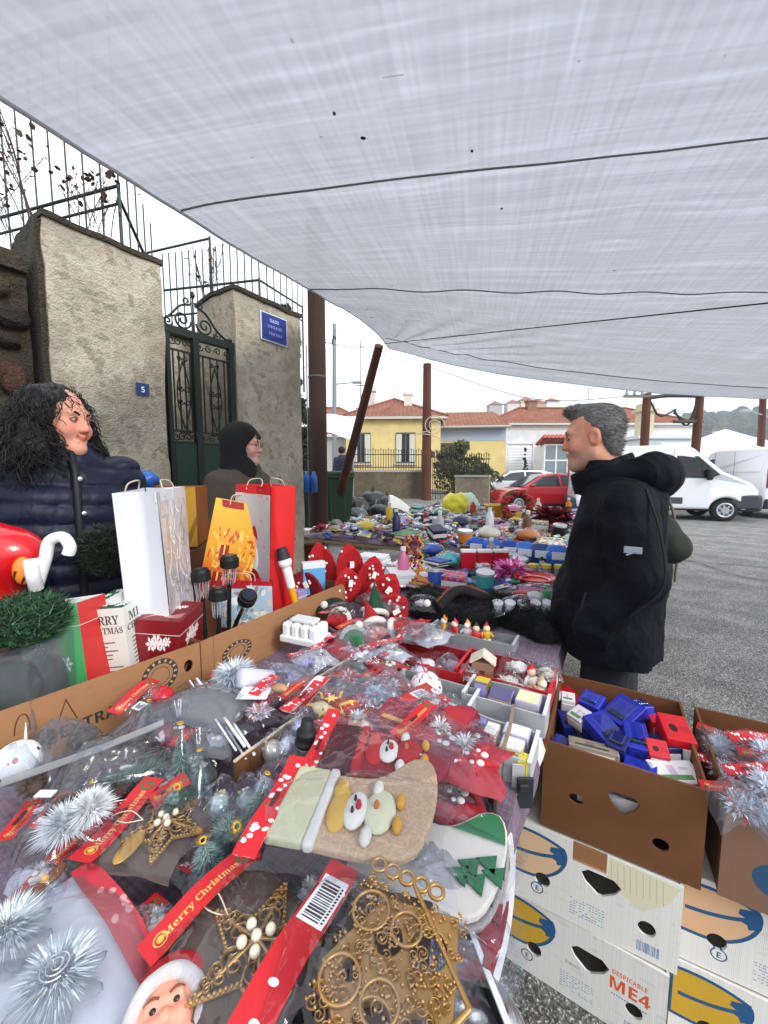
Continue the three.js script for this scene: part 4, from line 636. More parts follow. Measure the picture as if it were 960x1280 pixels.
{ // man in the dark parka
  const p = atZ(772, 600, 1.56), t = thing('person', 'grey haired man in a long black hooded parka standing at the stall in profile', 'person', [p.x, 0, p.z], -2.06);
  head(t, HM(0, 1.6, .095, -.06, .1, 0, 1.0), { skin: '#d39a7c', stubble: '#a08c80', brow: '#2c2622', blush: '#bd6f5c', lip: '#b06a5e' });
  const H = HM(0, 1.6, .095, -.06, .1, 0, 1.0), hl = (x, y, z) => .07 - .05 * smooth(.07, -.03, z) - .12 * smooth(-.01, -.06, z);       // hairline height by depth
  const cranium = ell([0, .042, -.02], [0.0775, .087, .097]);
  let hg = nets((x, y, z) => Math.max(smin(smin(cranium(x, y, z), ell([0, .11, .052], [.055, .024, .05])(x, y, z), .03), ell([0, -.035, -.062], [.06, .075, .042])(x, y, z), .03) + .008 * (fbm(x * 50, y * 50, z * 24, 3) - .5), (hl(x, y, z) - y) * .7 + (Math.abs(x) > .06 && z > .0 ? .01 : 0)), [-.11, -.14, -.15], [.11, .17, .13], .004);
  const hairCol = () => { const k = rnd(); return k < .5 ? [.3, .29, .28] : k < .75 ? [.13, .125, .12] : [.04, .037, .035]; };
  paint(hg, (x, y, z) => { const k = .5 * fbm(x * 60, y * 60, z * 30, 3) * (z > .06 ? .5 : 1); return [.06 + .2 * k, .057 + .195 * k, .054 + .19 * k]; });
  const st = strands(5200, surfRoot(hg, hairCol), (r) => r.n.clone().multiplyScalar(.22).add(V(rr(-.25, .25), -.15 + (r.p.z > .04 ? .3 : -.3), r.p.z > .06 ? .35 : -.7)), .013, .001, 3);
  part('hair', merge([hg, st]).applyMatrix4(H), vcol(.65, { side: THREE.DoubleSide }), t);
  const coat = union([column([[.75, .245, .185, .0], [.9, .25, .185, 0], [1.1, .25, .175, 0], [1.25, .245, .165, -.01], [1.38, .2, .145, -.02], [1.45, .13, .12, -.0], [1.5, .1, .105, .01]]), { f: cap([.215, 1.345, -.02], [.285, 1.1, -.07], .088, .078), k: .05 }, { f: cap([.285, 1.1, -.07], [.25, .9, .06], .078, .066), k: .03 }, { f: cap([-.215, 1.345, -.02], [-.285, 1.1, -.05], .088, .078), k: .05 }, { f: cap([-.285, 1.1, -.05], [-.22, .88, .08], .078, .066), k: .03 },
    { f: ell([0, .9, .17], [.14, .12, .05]), k: .08 }]);
  const coatD = cloth((x, y, z) => Math.max(coat(x, y, z), -ell([0, 1.56, .05], [.075, .1, .085])(x, y, z)), .034, 1.2);
  const cg = nets(coatD, [-.42, .66, -.3], [.42, 1.56, .34], .0115);
  part('parka', cg, nylon, t);
  const hood = union([ell([0, 1.43, -.11], [.145, .075, .085]), { f: cap([-.1, 1.44, .07], [-.11, 1.46, -.09], .032, .05), k: .06 }, { f: cap([.1, 1.44, .07], [.11, 1.46, -.09], .032, .05), k: .06 }, { f: ell([0, 1.45, -.14], [.135, .06, .055]), k: .05 }, { f: ell([0, 1.54, -.085], [.08, .06, .065]), k: .04, sub: 1 }]);
  part('hood', nets(cloth(hood, .035, 1.3), [-.24, 1.3, -.34], [.24, 1.6, .14], .009), nylon, t);
  const collar = nets((x, y, z) => { const r = Math.hypot(x, (z - .045 - (y - 1.45) * .25)) - lerp(.118, .1, smooth(1.42, 1.55, y)); return Math.max(Math.abs(r) - .011, 1.36 - y, y - 1.553 + .42 * (z + .09)); }, [-.16, 1.36, -.16], [.16, 1.6, .22], .008); part('collar', collar, nylon, t);
  const bd = thing, bg = part('sleeve_badge', [rbox(.004, .022, .05, .002, .372, 1.21, -.035, 0, 0, .12), rbox(.005, .006, .03, .002, .376, 1.2, -.03, .5, 0, .12)], M('#7f8792', .5), t);
  part('sleeve_seam', tube([[.27, 1.4, -.07], [.34, 1.25, -.11], [.365, 1.1, -.12], [.335, .98, -.04]], .004, 24, 5), M('#05060a', .8), t); part('pocket_zip', rod([.25, 1.02, .09], [.245, .86, .12], .005), M('#3a3d44', .4, { metalness: .6 }), t);
  legs(t, M('#12151f', .85), blackM, .9);
}
{ // woman with dark curly hair
  const p = atZ(78, 600, 1.6), t = thing('person', 'smiling woman with long curly black hair in a navy quilted jacket behind the stall', 'person', [p.x, .13, p.z], .86), H = HM(0, 1.53, .045, .62, .04, -.04, 1.02);
  head(t, H, { skin: '#e2a48a', smile: .009, teeth: 1, blush: '#d97a68', lip: '#a5433f', brow: '#1d1512', cheek: 1.1, gaze: .002 });
  const blob = union([ell([0, .045, -.03], [.09, .092, .108]), { f: cap([.07, -.0, -.03], [.105, -.11, -.01], .05, .06), k: .05 }, { f: cap([-.07, -.0, -.03], [-.105, -.12, .0], .05, .062), k: .05 }, { f: ell([0, -.07, -.09], [.125, .12, .065]), k: .06 }, { f: cap([.05, -.12, -.1], [.11, -.15, -.04], .065, .05), k: .05 }, { f: cap([-.05, -.12, -.1], [-.12, -.15, -.04], .065, .05), k: .05 }, { f: ell([0, -.045, .085], [.062, .115, .09]), k: .012, sub: 1 }]);
  const bumpy = (x, y, z) => blob(x, y, z) + .03 * (fbm(x * 26, y * 26, z * 26, 3) - .5);
  const hg = nets(bumpy, [-.26, -.32, -.23], [.26, .2, .16], .007); paint(hg, () => [.008, .007, .008]); seed(41);
  const curls = [], root = surfRoot(hg, () => [0, 0, 0]);
  for (let i = 0; i < 2600; i++) { const r = root(); if (r.p.z > .05 && Math.abs(r.p.x) < .06 && r.p.y < .085) continue; const L = rr(.04, .11), ph = rr(0, 6.3), a = rr(.006, .014), turns = rr(4, 8), down = V(r.n.x * .55, -.75 + r.n.y * .3, r.n.z * .55).normalize(), u = V(rr(-1, 1), rr(-1, 1), rr(-1, 1)).cross(down).normalize(), w = u.clone().cross(down), pts = []; for (let k = 0; k < 7; k++) { const q = k / 6; pts.push(r.p.clone().addScaledVector(down, q * L).addScaledVector(u, a * Math.cos(ph + q * turns)).addScaledVector(w, a * Math.sin(ph + q * turns))); } curls.push(paint(tube(pts, rr(.0009, .0018), 9, 3), rnd() < .15 ? '#241c1a' : '#0a0808')); }
  part('hair', merge([hg, ...curls]).applyMatrix4(H), vcol(.62), t);
  const trunk = union([column([[.55, .24, .19, 0], [.85, .25, .195, 0], [1.05, .235, .185, .01], [1.2, .235, .175, .01], [1.32, .2, .14, 0], [1.4, .12, .11, 0], [1.44, .095, .1, .01]])]);
  const armL = union([cap([.205, 1.31, 0], [.28, 1.06, -.02], .082, .074), { f: cap([.28, 1.06, -.02], [.2, .9, .16], .074, .06), k: .03 }]), armR = union([cap([-.205, 1.31, 0], [-.29, 1.06, -.0], .082, .074), { f: cap([-.29, 1.06, -.0], [-.16, .93, .2], .074, .06), k: .03 }]);
  const quilt = (y, x, z) => .011 * Math.pow(Math.abs(Math.sin((y + .015 * Math.sin(x * 5)) * Math.PI / .075)), .55);
  const coatM = new THREE.MeshPhysicalMaterial({ specularIntensity: .5, color: C('#141b30'), roughness: .48, bumpMap: creaseBump, bumpScale: .008 });
  part('jacket', nets((x, y, z) => smin(trunk(x, y, z), Math.min(armL(x, y, z), armR(x, y, z)), .035) + .006 - quilt(y, x, z) * 1.4 + .012 * (fbm(x * 9, y * 9, z * 9, 3) - .5), [-.42, .52, -.26], [.42, 1.5, .32], .0095), coatM, t);
  part('front_placket', tube([[.012, 1.41, .112], [.01, 1.3, .172], [.006, 1.15, .198], [.004, .95, .205], [0, .62, .2]], .014, 40, 6).scale(1, 1, 1), M('#0a0d16', .6), t);
  part('snap_button', [1.3, 1.17, 1.04].map((y, i) => sph(.009, .02, y, [.188, .212, .222][i], [1, 1, .5], 10)), M('#cfd4d8', .25, { metalness: .7 }), t);
  part('collar', nets((x, y, z) => Math.max(Math.abs(Math.hypot(x, z - .01) - .1) - .014, 1.36 - y, y - 1.45 + (z > .05 ? .03 : 0)), [-.14, 1.34, -.14], [.14, 1.48, .16], .008), coatM, t);
  legs(t, M('#14161c', .9), blackM, .8);
}
{ // youth in hood and glasses
  const p = atZ(300, 600, 2.65), t = thing('person', 'young person in a black hood and glasses with an olive brown jacket by the gate', 'person', [p.x, .1, p.z], 1.12), H = HM(0, 1.54, .05, .5, .03, 0, 1);
  head(t, H, { skin: '#d9a996', lip: '#a26a62', brow: '#191412', blush: '#c07868', stubble: '#a5867a' });
  const hood = union([ell([0, .035, -.03], [.108, .118, .13]), { f: cap([0, -.06, -.04], [0, -.2, -.04], .115, .125), k: .05 }, { f: ell([0, -.022, .115], [.064, .098, .1]), k: .02, sub: 1 }, { f: ell([0, -.02, .02], [.082, .11, .09]), k: .02, sub: 1 }]);
  part('hood', nets(cloth(hood, .014), [-.17, -.3, -.2], [.17, .2, .14], .0065).applyMatrix4(H), M('#08080b', .9), t);
  seed(6); part('fringe', [-.03, -.015, 0, .018, .034].map((x) => tube([[x, .085, .075], [x + rr(-.01, .01), .06, .092], [x + rr(-.012, .012), .038, .094]], .005, 8, 5)).map((e) => e.applyMatrix4(H)), M('#14100e', .7), t);
  const gl = []; for (const s of [-1, 1]) gl.push(mv(new THREE.TorusGeometry(.0225, .0016, 6, 26), s * .031, -.002, .108), rod([s * .053, .002, .106], [s * .08, .004, .0], .0015)); gl.push(rod([-.009, 0, .11], [.009, 0, .11], .0015));
  part('glasses', gl.map((e) => e.applyMatrix4(H)), M('#5c5653', .3, { metalness: .6 }), t);
  const j = union([column([[.5, .22, .17, 0], [.9, .225, .17, 0], [1.15, .225, .165, 0], [1.28, .21, .15, 0], [1.37, .15, .125, 0], [1.43, .105, .11, .01]]), { f: cap([.19, 1.3, 0], [.26, 1.03, -.03], .078, .07), k: .04 }, { f: cap([.26, 1.03, -.03], [.17, .85, .15], .07, .055), k: .03 }, { f: cap([-.19, 1.3, 0], [-.26, 1.03, -.03], .078, .07), k: .04 }, { f: cap([-.26, 1.03, -.03], [-.17, .85, .15], .07, .055), k: .03 }]);
  part('jacket', nets(cloth(j, .03, 1.3), [-.38, .47, -.25], [.38, 1.5, .26], .012), matt('#4a4237'), t);
  part('shirt_collar', mv(new THREE.ConeGeometry(.03, .07, 4), 0, 1.37, .105, Math.PI - .2, .3, 0), M('#d9d9d6', .8), t);
  part('zip', tube([[.01, 1.36, .12], [.01, 1.2, .172], [.01, .9, .178]], .005, 20, 5), M('#2a2621', .5), t); legs(t, M('#1b1d22', .9), blackM, .75);
}
{ // person in the green jacket, behind the man
  const p = atZ(789, 600, 2.15), t = thing('person', 'person in an olive green jacket half hidden behind the man, elbow bent back', 'person', [p.x, 0, p.z], -2.0), H = HM(0, 1.36, .15, 0, .45, 0, .92); t.scale.setScalar(1.13);
  head(t, H, { skin: '#b98368' });
  const hg = nets((x, y, z) => Math.max(ell([0, .04, -.02], [.083, .095, .108])(x, y, z), .05 - .11 * smooth(.06, -.05, z) - y), [-.11, -.12, -.15], [.11, .16, .12], .006); paint(hg, (x, y, z) => { const k = fbm(x * 40, y * 40, z * 40, 3) * .06; return [.02 + k, .018 + k, .016 + k]; }); part('hair', hg.applyMatrix4(H), vcol(.8), t);
  const j = union([column([[.72, .22, .17, 0], [.9, .225, .175, 0], [1.08, .22, .17, .02], [1.2, .2, .15, .05], [1.27, .12, .12, .08]]), { f: cap([.19, 1.17, .02], [.27, .98, -.13], .075, .062), k: .04 }, { f: cap([.27, .98, -.13], [.2, .88, .05], .06, .052), k: .03 }, { f: cap([-.19, 1.17, .02], [-.27, .95, -.1], .075, .068), k: .04 }, { f: cap([-.27, .95, -.1], [-.2, .85, .1], .066, .052), k: .03 }]);
  part('jacket', nets(cloth(j, .04, 1.5), [-.42, .69, -.32], [.42, 1.32, .28], .011), matt('#2c3026'), t); part('strap', tube([[.16, 1.22, .05], [.15, 1.2, -.1], [.13, 1.0, -.17], [.12, .8, -.175]], .006, 24, 5), M('#6f6654', .8), t); legs(t, M('#2a2c30', .9), blackM, .8);
}
{ // distant figure beyond the bin
  const p = atZ(428, 600, 12), t = thing('person', 'distant figure in a dark blue coat behind the green bin, seen from behind', 'person', [p.x, .55, p.z], 2.8), H = HM(0, 1.58, .02);
  head(t, H, { skin: '#a87660' }); part('hair', sph(.115, 0, 1.61, -.03, [.9, 1, 1]), M('#1c1718', .9), t);
  part('coat', nets(cloth(union([column([[.6, .24, .18], [1, .24, .18], [1.3, .22, .16], [1.42, .12, .12], [1.47, .09, .1]]), { f: cap([.2, 1.33, 0], [.28, .9, .03], .085, .065), k: .04 }, { f: cap([-.2, 1.33, 0], [-.28, .9, .03], .085, .065), k: .04 }]), .03), [-.42, .56, -.26], [.42, 1.52, .28], .02), M('#1c2236', .8), t); legs(t, M('#16181d', .9), blackM, .8);
}
// ---------- the long stall ----------
const TT = -Math.PI / 6, TY = .765;                   // table turn; height of the cloth
const tb = (a, b, y = TY) => V(.5 * a + .866 * b, y, -.866 * a + .5 * b);   // a along the stall, b across (right edge at -0.15)
const toAB = (p) => [p.x * .5 - p.z * .866, p.x * .866 + p.z * .5];
const clothMap = dtex(512, (u, v) => { const a = noise(u * 200, v * 12, 1, 0), b = noise(u * 12, v * 200, 2, 0), c = fbm(u * 4, v * 4, 3, 4, 4); const k = .85 + .2 * (a - .5) + .2 * (b - .5) + .25 * (c - .5); return [.56 * k, .475 * k, .555 * k]; });
{
  const t = thing('long_table', 'long trestle table under a lilac cloth, running from the camera to the far goods', 'table', [0, 0, 0]);
  const top = (a0, a1, b0, b1, y) => mv(box(b1 - b0, .03, a1 - a0, (b0 + b1) / 2, y, -(a0 + a1) / 2), 0, 0, 0, 0, TT, 0);
  part('tabletop', [top(-.2, 3.2, -1.36, -.16, TY - .02), top(3.2, 7.4, -2.9, -.16, TY - .02)], M('#8a7358', .8), t);
  for (const [a, b] of [[.1, -.25], [.1, -1.25], [1.6, -.25], [1.6, -1.25], [3.4, -.3], [3.4, -2.7], [5.4, -.3], [7.2, -.3], [7.2, -2.7], [5.4, -2.7]]) { const p = tb(a, b, 0); part('leg', rod([p.x, 0, p.z], [p.x, TY - .03, p.z], .022), M('#8e9498', .4, { metalness: .6 }), t); }
  const c = thing('tablecloth', 'lilac cotton cloth hanging over the aisle edge of the long table', 'tablecloth');
  part('cloth', mergeGeometries([grid(160, 14, (u, v) => { const a = lerp(-.25, 7.4, u), d = v * .07, w = .014 * Math.sin(a * 17 + 2 * Math.sin(a * 5)) * v + .05 * v; const p = tb(a, -.15 + (v === 0 ? -.012 : w * .4 + .006), TY + .004 - d * (v > 0 ? 1 : 0) + .03 * v * (noise(a * 3, 2) - .5)); return p; }, [14, .4]), grid(100, 12, (u, v) => tb(lerp(-.25, 3.22, u), lerp(-1.37, -.14, v), TY + .003 + .004 * noise(u * 40, v * 14)), [7, 2]), grid(100, 12, (u, v) => tb(lerp(3.2, 7.42, u), lerp(-2.92, -.14, v), TY + .003), [8, 5])]), new THREE.MeshStandardMaterial({ map: clothMap, roughness: .9, side: THREE.DoubleSide, bumpMap: feltBump, bumpScale: .001 }), c);
  part('white_underlay', grid(200, 10, (u, v) => { const a = lerp(-.25, 7.4, u), L = .06 + .13 * smooth(.35, .8, noise(a * 3.1 + 1, 4)) + .03 * noise(a * 9, 3); return tb(a, -.15 + .012 * Math.sin(a * 13) * v + (.012 + .03 * noise(a * 5, 8)) * Math.sqrt(v), TY - .004 - L * v); }), M('#d6d4d2', .8, { side: THREE.DoubleSide }), c, 'torn white paper edge below the lilac cloth');
}
// laying things out by two points of their top edge on a level
function lay(x1, y1, x2, y2, h) { const a = onY(x1, y1, h), b = onY(x2, y2, h), d = b.clone().sub(a); return { pos: a.clone().lerp(b, .5), yaw: Math.atan2(-d.z, d.x), L: d.length() }; }
function sheet(w, l, th, sd, amp = .006, n = 44) {    // crinkled film over a pack: x across, z down from the header
  return grid(n, n, (u, v) => { const e = Math.pow(Math.sin(Math.PI * clamp(u, .001, .999)), .45) * Math.pow(Math.sin(Math.PI * clamp(v * .96 + .02, .001, .999)), .45), r = 1 - 2 * Math.abs(fbm(u * 5 + sd, v * 5, sd, 3) - .5), q = Math.abs(fbm(u * 3 + v * 9 + sd, v * 3 - u * 4, sd + 4, 3) - .5) * 2; return [(u - .5) * w * (1 + .03 * Math.sin(v * 11 + sd)), .002 + th * e + amp * (r * r * 1.2 - .6 + q + .55 * (1 - 2 * Math.abs(fbm(u * 17 + sd, v * 11 - sd, sd, 2) - .5))) * (.35 + .65 * e), v * l + .012 * Math.sin(u * 7 + sd)]; });
}
let packN = 0;
const dots = (x, w, h, n, c = '#fff') => { for (let i = 0; i < n; i++) { x.fillStyle = c; x.beginPath(); x.ellipse(rr(.03, .97) * w, rr(.12, .88) * h, h * .1, h * .14, rr(-.5, .5), 0, 7); x.fill(); } };
seed(50);
const headGold = M('#fff', .45, { map: ctex(512, 110, (x, w, h) => { x.fillStyle = '#c5131f'; x.fillRect(0, 0, w, h); x.strokeStyle = '#e0b54a'; x.lineWidth = 5; x.beginPath(); x.arc(62, 58, 24, 0, 7); x.stroke(); x.fillStyle = '#e0b54a'; x.beginPath(); x.arc(62, 58, 14, 0, 7); x.fill(); x.fillStyle = '#2f6b35'; for (let i = 0; i < 14; i++) { x.beginPath(); x.arc(452 + 26 * Math.cos(i * .45), 54 + 26 * Math.sin(i * .45), 8, 0, 7); x.fill(); } txt(x, 'Merry Christmas', 245, 60, 40, '#e6bf62', { font: 'serif' }); }) });
const headDots = M('#fff', .45, { map: ctex(512, 96, (x, w, h) => { x.fillStyle = '#cf1624'; x.fillRect(0, 0, w, h); dots(x, w, h, 16); x.fillStyle = '#2c7040'; for (let i = 0; i < 6; i++) x.fillRect(rr(0, w), rr(0, h - 16), 14, 9); }) });
const headBar = M('#fff', .45, { map: ctex(512, 96, (x, w, h) => { x.fillStyle = '#c8141f'; x.fillRect(0, 0, w, h); dots(x, w, h, 7); barcode(x, 290, 8, 170, 80); }) });
function pack(name, label, cat, L, o = {}) {          // header card + film, contents added by fill(t, w, l)
  const t = thing(name, label, cat, L.pos, L.yaw, o.group), w = o.w || L.L, l = o.l || .2, th = o.th || .03, hd = o.head || headGold; packN++;
  t.rotation.order = 'YXZ'; t.rotation.x = o.tilt || 0; t.rotation.z = o.roll || 0;
  if (hd !== 'none') { const hw = o.hw || .045, g = warp(new THREE.BoxGeometry(w, .0022, hw, 12, 1, 3), (x, y, z) => [x, y + .006 * Math.sin(x * 30 + packN) + .002, z]); const q = g.attributes.uv; g.translate(0, .018, hw / 2 - .008); part('header_card', g, hd, t); if (hd !== headBar) part('hang_hole', rbox(.03, .002, .007, .002, 0, .0215, hw * .22), M('#4b1014', .7), t); }
  if (o.fill) o.fill(t, w, l, th);
  if (!o.nobag) part('film', sheet(w * .99, l, th + .006, packN * 1.7, o.amp ?? .006), o.film || cello, t);
  return t;
}
// --- contents
const goldM = M('#b08a55', .38, { metalness: .65 }), goldD = M('#7d5c37', .5, { metalness: .5 }), pearlM = M('#f1e2c4', .25), silverM = M('#c9cdd2', .3, { metalness: .7 });
function starFill(R, cz, rot = 0) {
  return (t, w, l) => {
    const pt = (k, r) => [Math.cos(rot + k * Math.PI / 5) * r, Math.sin(rot + k * Math.PI / 5) * r], z0 = cz || l * .55, to = (p, y) => [p[0], y, z0 + p[1]];
    const edge = [], sc = [];
    for (let k = 0; k < 10; k++) { const a = pt(k, k % 2 ? R * .45 : R), b = pt(k + 1, (k + 1) % 2 ? R * .45 : R); edge.push(rod(to(a, .014), to(b, .014), .0028, .0028, 6), rod(to(a, .014), [0, .028, z0], .0024, .0024, 6)); for (let i = 0; i < 9; i++) { const u = (i + .5) / 9; edge.push(sph(.0028, lerp(a[0], b[0], u), .0165, z0 + lerp(a[1], b[1], u), 1, 6)); } }
    for (let k = 0; k < 5; k++) for (const s of [-1, 1]) for (const [f, r] of [[.36, .17], [.58, .12], [.76, .075]]) { const a = pt(k * 2 + s * .42 * (1 - f), R * f), g = tube(spiral(a[0], a[1], R * r, k + s, s * 1.4, 16), .0014, 18, 4); warp(g, (x, y, z) => [x, .019 + .006 * (1 - f) + z, z0 + y]); sc.push(g); }
    const st = part('filigree_star', ext(Array.from({ length: 10 }, (_, k) => pt(k, k % 2 ? R * .43 : R * .95)), .004).rotateX(Math.PI / 2).translate(0, .008, z0), goldD, t); part('wire_edge', edge, goldM, st); part('scrollwork', sc, goldM, st);
    part('pearl', [[0, 0], [.3, .2], [-.25, .25], [.1, -.32], [-.3, -.2]].map(([x, z]) => sph(R * .085, x * R * .6, .032, z0 + z * R * .6, 1, 10)), pearlM, st); part('backing_tissue', sheet(w * .96, l * .96, .008, 3.3, .004, 16), M('#55463c', .6, { side: THREE.DoubleSide }), t); part('hanging_loop', tube([[0, .02, z0 - R * .7], [.008, .024, z0 - R * 1.2], [-.004, .02, z0 - R * 1.6], [-.01, .02, z0 - R * 1.1], [0, .02, z0 - R * .7]], .001, 24, 4), pearlM, t);
  };
}
const sockShape = (w, l) => { const s = new THREE.Shape(); s.moveTo(-w * .22, 0); s.lineTo(w * .26, 0); s.lineTo(w * .27, -l * .5); s.bezierCurveTo(w * .3, -l * .7, w * .55, -l * .72, w * .5, -l * .9); s.bezierCurveTo(w * .42, -l * 1.02, w * .05, -l * .98, -w * .12, -l * .9); s.bezierCurveTo(-w * .3, -l * .82, -w * .24, -l * .6, -w * .22, 0); return s; };
const flatY = (g, y = 0) => g.rotateX(-Math.PI / 2).translate(0, y, 0); // outline y down -> z
function stockFill(base, cuff, trim, fig, o = {}) {
  return (t, w, l) => {
    const W = o.sw || l * .62, L = l * .86, z0 = l * .08, s = part('stocking', flatY(ext(sockShape(W, L), .014, .004).scale(1, 1, 1), .012).translate(0, 0, z0), matt(base), t);
    part('cuff', rbox(W * .53, .016, L * .24, .006, W * .02, .016, z0 + L * .11), matt(cuff), s); part('trim_band', rbox(W * .55, .018, L * .07, .007, W * .02, .017, z0 + L * .26), matt(trim), s);
    if (o.toe) part('toe_patch', flatY(ext(new THREE.Shape(new THREE.Path().absarc(W * .34, -L * .84, W * .19, 0, 6.3).getPoints(20)), .01, .003), .017).translate(0, 0, z0), matt(o.toe), s);
    const fz = z0 + L * .55, f = [];
    for (const [c, x, z, rx, rz, y] of fig) part(c[1], sph(1, x * W, .02 + (y || 0), fz + z * L, [rx * W, .009, rz * L], 16), matt(c[0]), s);
  };
}
const bearFig = (hat, coat) => [[[hat, 'hat'], .0, -.17, .15, .08], [[hat, 'hat_bobble'], .14, -.2, .08, .05, .002], [['#f2efe6', 'face'], .0, -.07, .13, .075, .004], [['#1c1a1a', 'eye'], -.04, -.08, .014, .01, .012], [['#1c1a1a', 'eye'], .04, -.08, .014, .01, .012], [['#c81b28', 'nose'], 0, -.05, .028, .018, .013], [[coat, 'body_patch'], .02, .08, .15, .1, .003], [['#f2efe6', 'paw'], -.15, .03, .06, .035, .004], [['#f2efe6', 'paw'], .17, .04, .06, .035, .004], [['#d9743a', 'button'], .02, .06, .025, .017, .012], [['#e2a83a', 'foot'], -.06, .2, .05, .03, .005], [['#e2a83a', 'foot'], .1, .2, .05, .03, .005]];
function tinsel(n, len, w, cols, sd, up = .5) {        // a burst of narrow metallic or snowy leaves
  seed(sd); const pos = [], col = [];
  for (let i = 0; i < n; i++) { const a = rr(0, 6.283), e = Math.pow(rnd(), .7) * up * 1.5, d = V(Math.cos(a) * Math.cos(e), Math.sin(e), Math.sin(a) * Math.cos(e)), L = len * rr(.5, 1), r0 = len * rr(0, .35), b = d.clone().multiplyScalar(r0), m = d.clone().multiplyScalar(r0 + L * .5).add(V(0, L * .12, 0)), q = d.clone().multiplyScalar(r0 + L * .95).add(V(0, -L * .06, 0)), sd2 = V(-d.z, rr(-.5, .5), d.x).normalize().multiplyScalar(w * rr(.5, 1.1)), k = C(pick(cols)).multiplyScalar(rr(.8, 1.1)); for (const p of [b, m.clone().sub(sd2), m.clone().add(sd2), m.clone().sub(sd2), q, m.clone().add(sd2)]) { pos.push(p.x, p.y, p.z); col.push(k.r, k.g, k.b); } }
  const g = new THREE.BufferGeometry(); g.setAttribute('position', new THREE.Float32BufferAttribute(pos, 3)); g.setAttribute('color', new THREE.Float32BufferAttribute(col, 3)); g.computeVertexNormals(); return g;
}
const tinselM = vcol(.35, { side: THREE.DoubleSide, metalness: .25 }), snowM = vcol(.8, { side: THREE.DoubleSide });
const whites = ['#dfe8ee', '#c6d4dc', '#eef3f6', '#a9bcc6', '#b9c9c6'];
function brushTree(label, px, py, h, H, rx, rz, group) {
  const t = thing('bottle_brush_tree', label, 'miniature tree', onY(px, py, h), rr(0, 6), group); t.rotation.x = rx; t.rotation.z = rz; const pos = [], col = [];
  for (let i = 0; i < 2600; i++) { const y = Math.pow(rnd(), .8), a = rr(0, 6.283), r = H * .34 * (1 - y) * rr(.8, 1.05) + .003, yy = H * (.1 + .9 * y), c = V(Math.cos(a), -.18, Math.sin(a)), w = V(-c.z, 0, c.x).multiplyScalar(.0007), k0 = C(pick(['#16463a', '#1e5a48', '#0f3a30'])), k1 = C(rnd() < .42 ? '#d6e6e2' : '#2d6c58'); for (const [q, k] of [[w.clone().multiplyScalar(-1), k0], [w, k0], [c.clone().multiplyScalar(r), k1]]) { pos.push(q.x, yy + q.y, q.z); col.push(k.r, k.g, k.b); } }
  const g = new THREE.BufferGeometry(); g.setAttribute('position', new THREE.Float32BufferAttribute(pos, 3)); g.setAttribute('color', new THREE.Float32BufferAttribute(col, 3)); g.computeVertexNormals();
  part('bristles', g, vcol(.8, { side: THREE.DoubleSide }), t).userData.kind = 'stuff'; part('wire_trunk', cyl(.003, .003, H, 6, 0, H * .5, 0), M('#4c5a50', .5), t); part('base', cyl(H * .11, H * .13, H * .1, 14, 0, H * .05, 0), M('#6b4a30', .8), t);
  const K = rr(0, 9), bag = new THREE.LatheGeometry([[.2, 0], [.36, .04], [.4, .2], [.3, .5], [.2, .82], [.1, 1.02], [.035, 1.12], [.09, 1.22], [.17, 1.42]].map(([a, b]) => new THREE.Vector2(a * H, b * H)), 26); warp(bag, (x, y, z) => { const a = Math.atan2(z, x), k = 1 + .16 * (Math.abs(fbm(a * 3 + K, y / H * 4, K, 3) - .5) * 4 - .5) + .1 * Math.sin(a * 9 + K) * smooth(.7, 1.3, y / H); return [x * k, y, z * k]; }); part('film', bag, cello, t); part('tie', mv(new THREE.TorusGeometry(H * .04, H * .012, 6, 14), 0, H * 1.12, 0, Math.PI / 2), M('#d8b23c', .3, { metalness: .5 }), t);
  return t;
}
function pineCone(H) { const g = []; for (let i = 0; i < 64; i++) { const y = i / 63, a = i * 2.39996, r = H * .33 * Math.sin(Math.PI * (.12 + .85 * y)) , s = H * .14 * (1.1 - y * .7); g.push(mv(new THREE.SphereGeometry(1, 5, 4), Math.cos(a) * r, H * (.08 + y * .86), Math.sin(a) * r, 0, -a + Math.PI / 2, 0, [s, s * .4, s * .85])); } g.push(sph(1, 0, H * .5, 0, [H * .26, H * .46, H * .26], 10)); return paint(merge(g), (x, y, z) => { const k = .6 + .8 * fbm(x * 40, y * 40, z * 40, 3), e = Math.hypot(x, z) > H * .34 ? 1.6 : 1; return [.075 * k * e, .048 * k * e, .036 * k * e]; }); }
const cones = [pineCone(.1), pineCone(.085)];
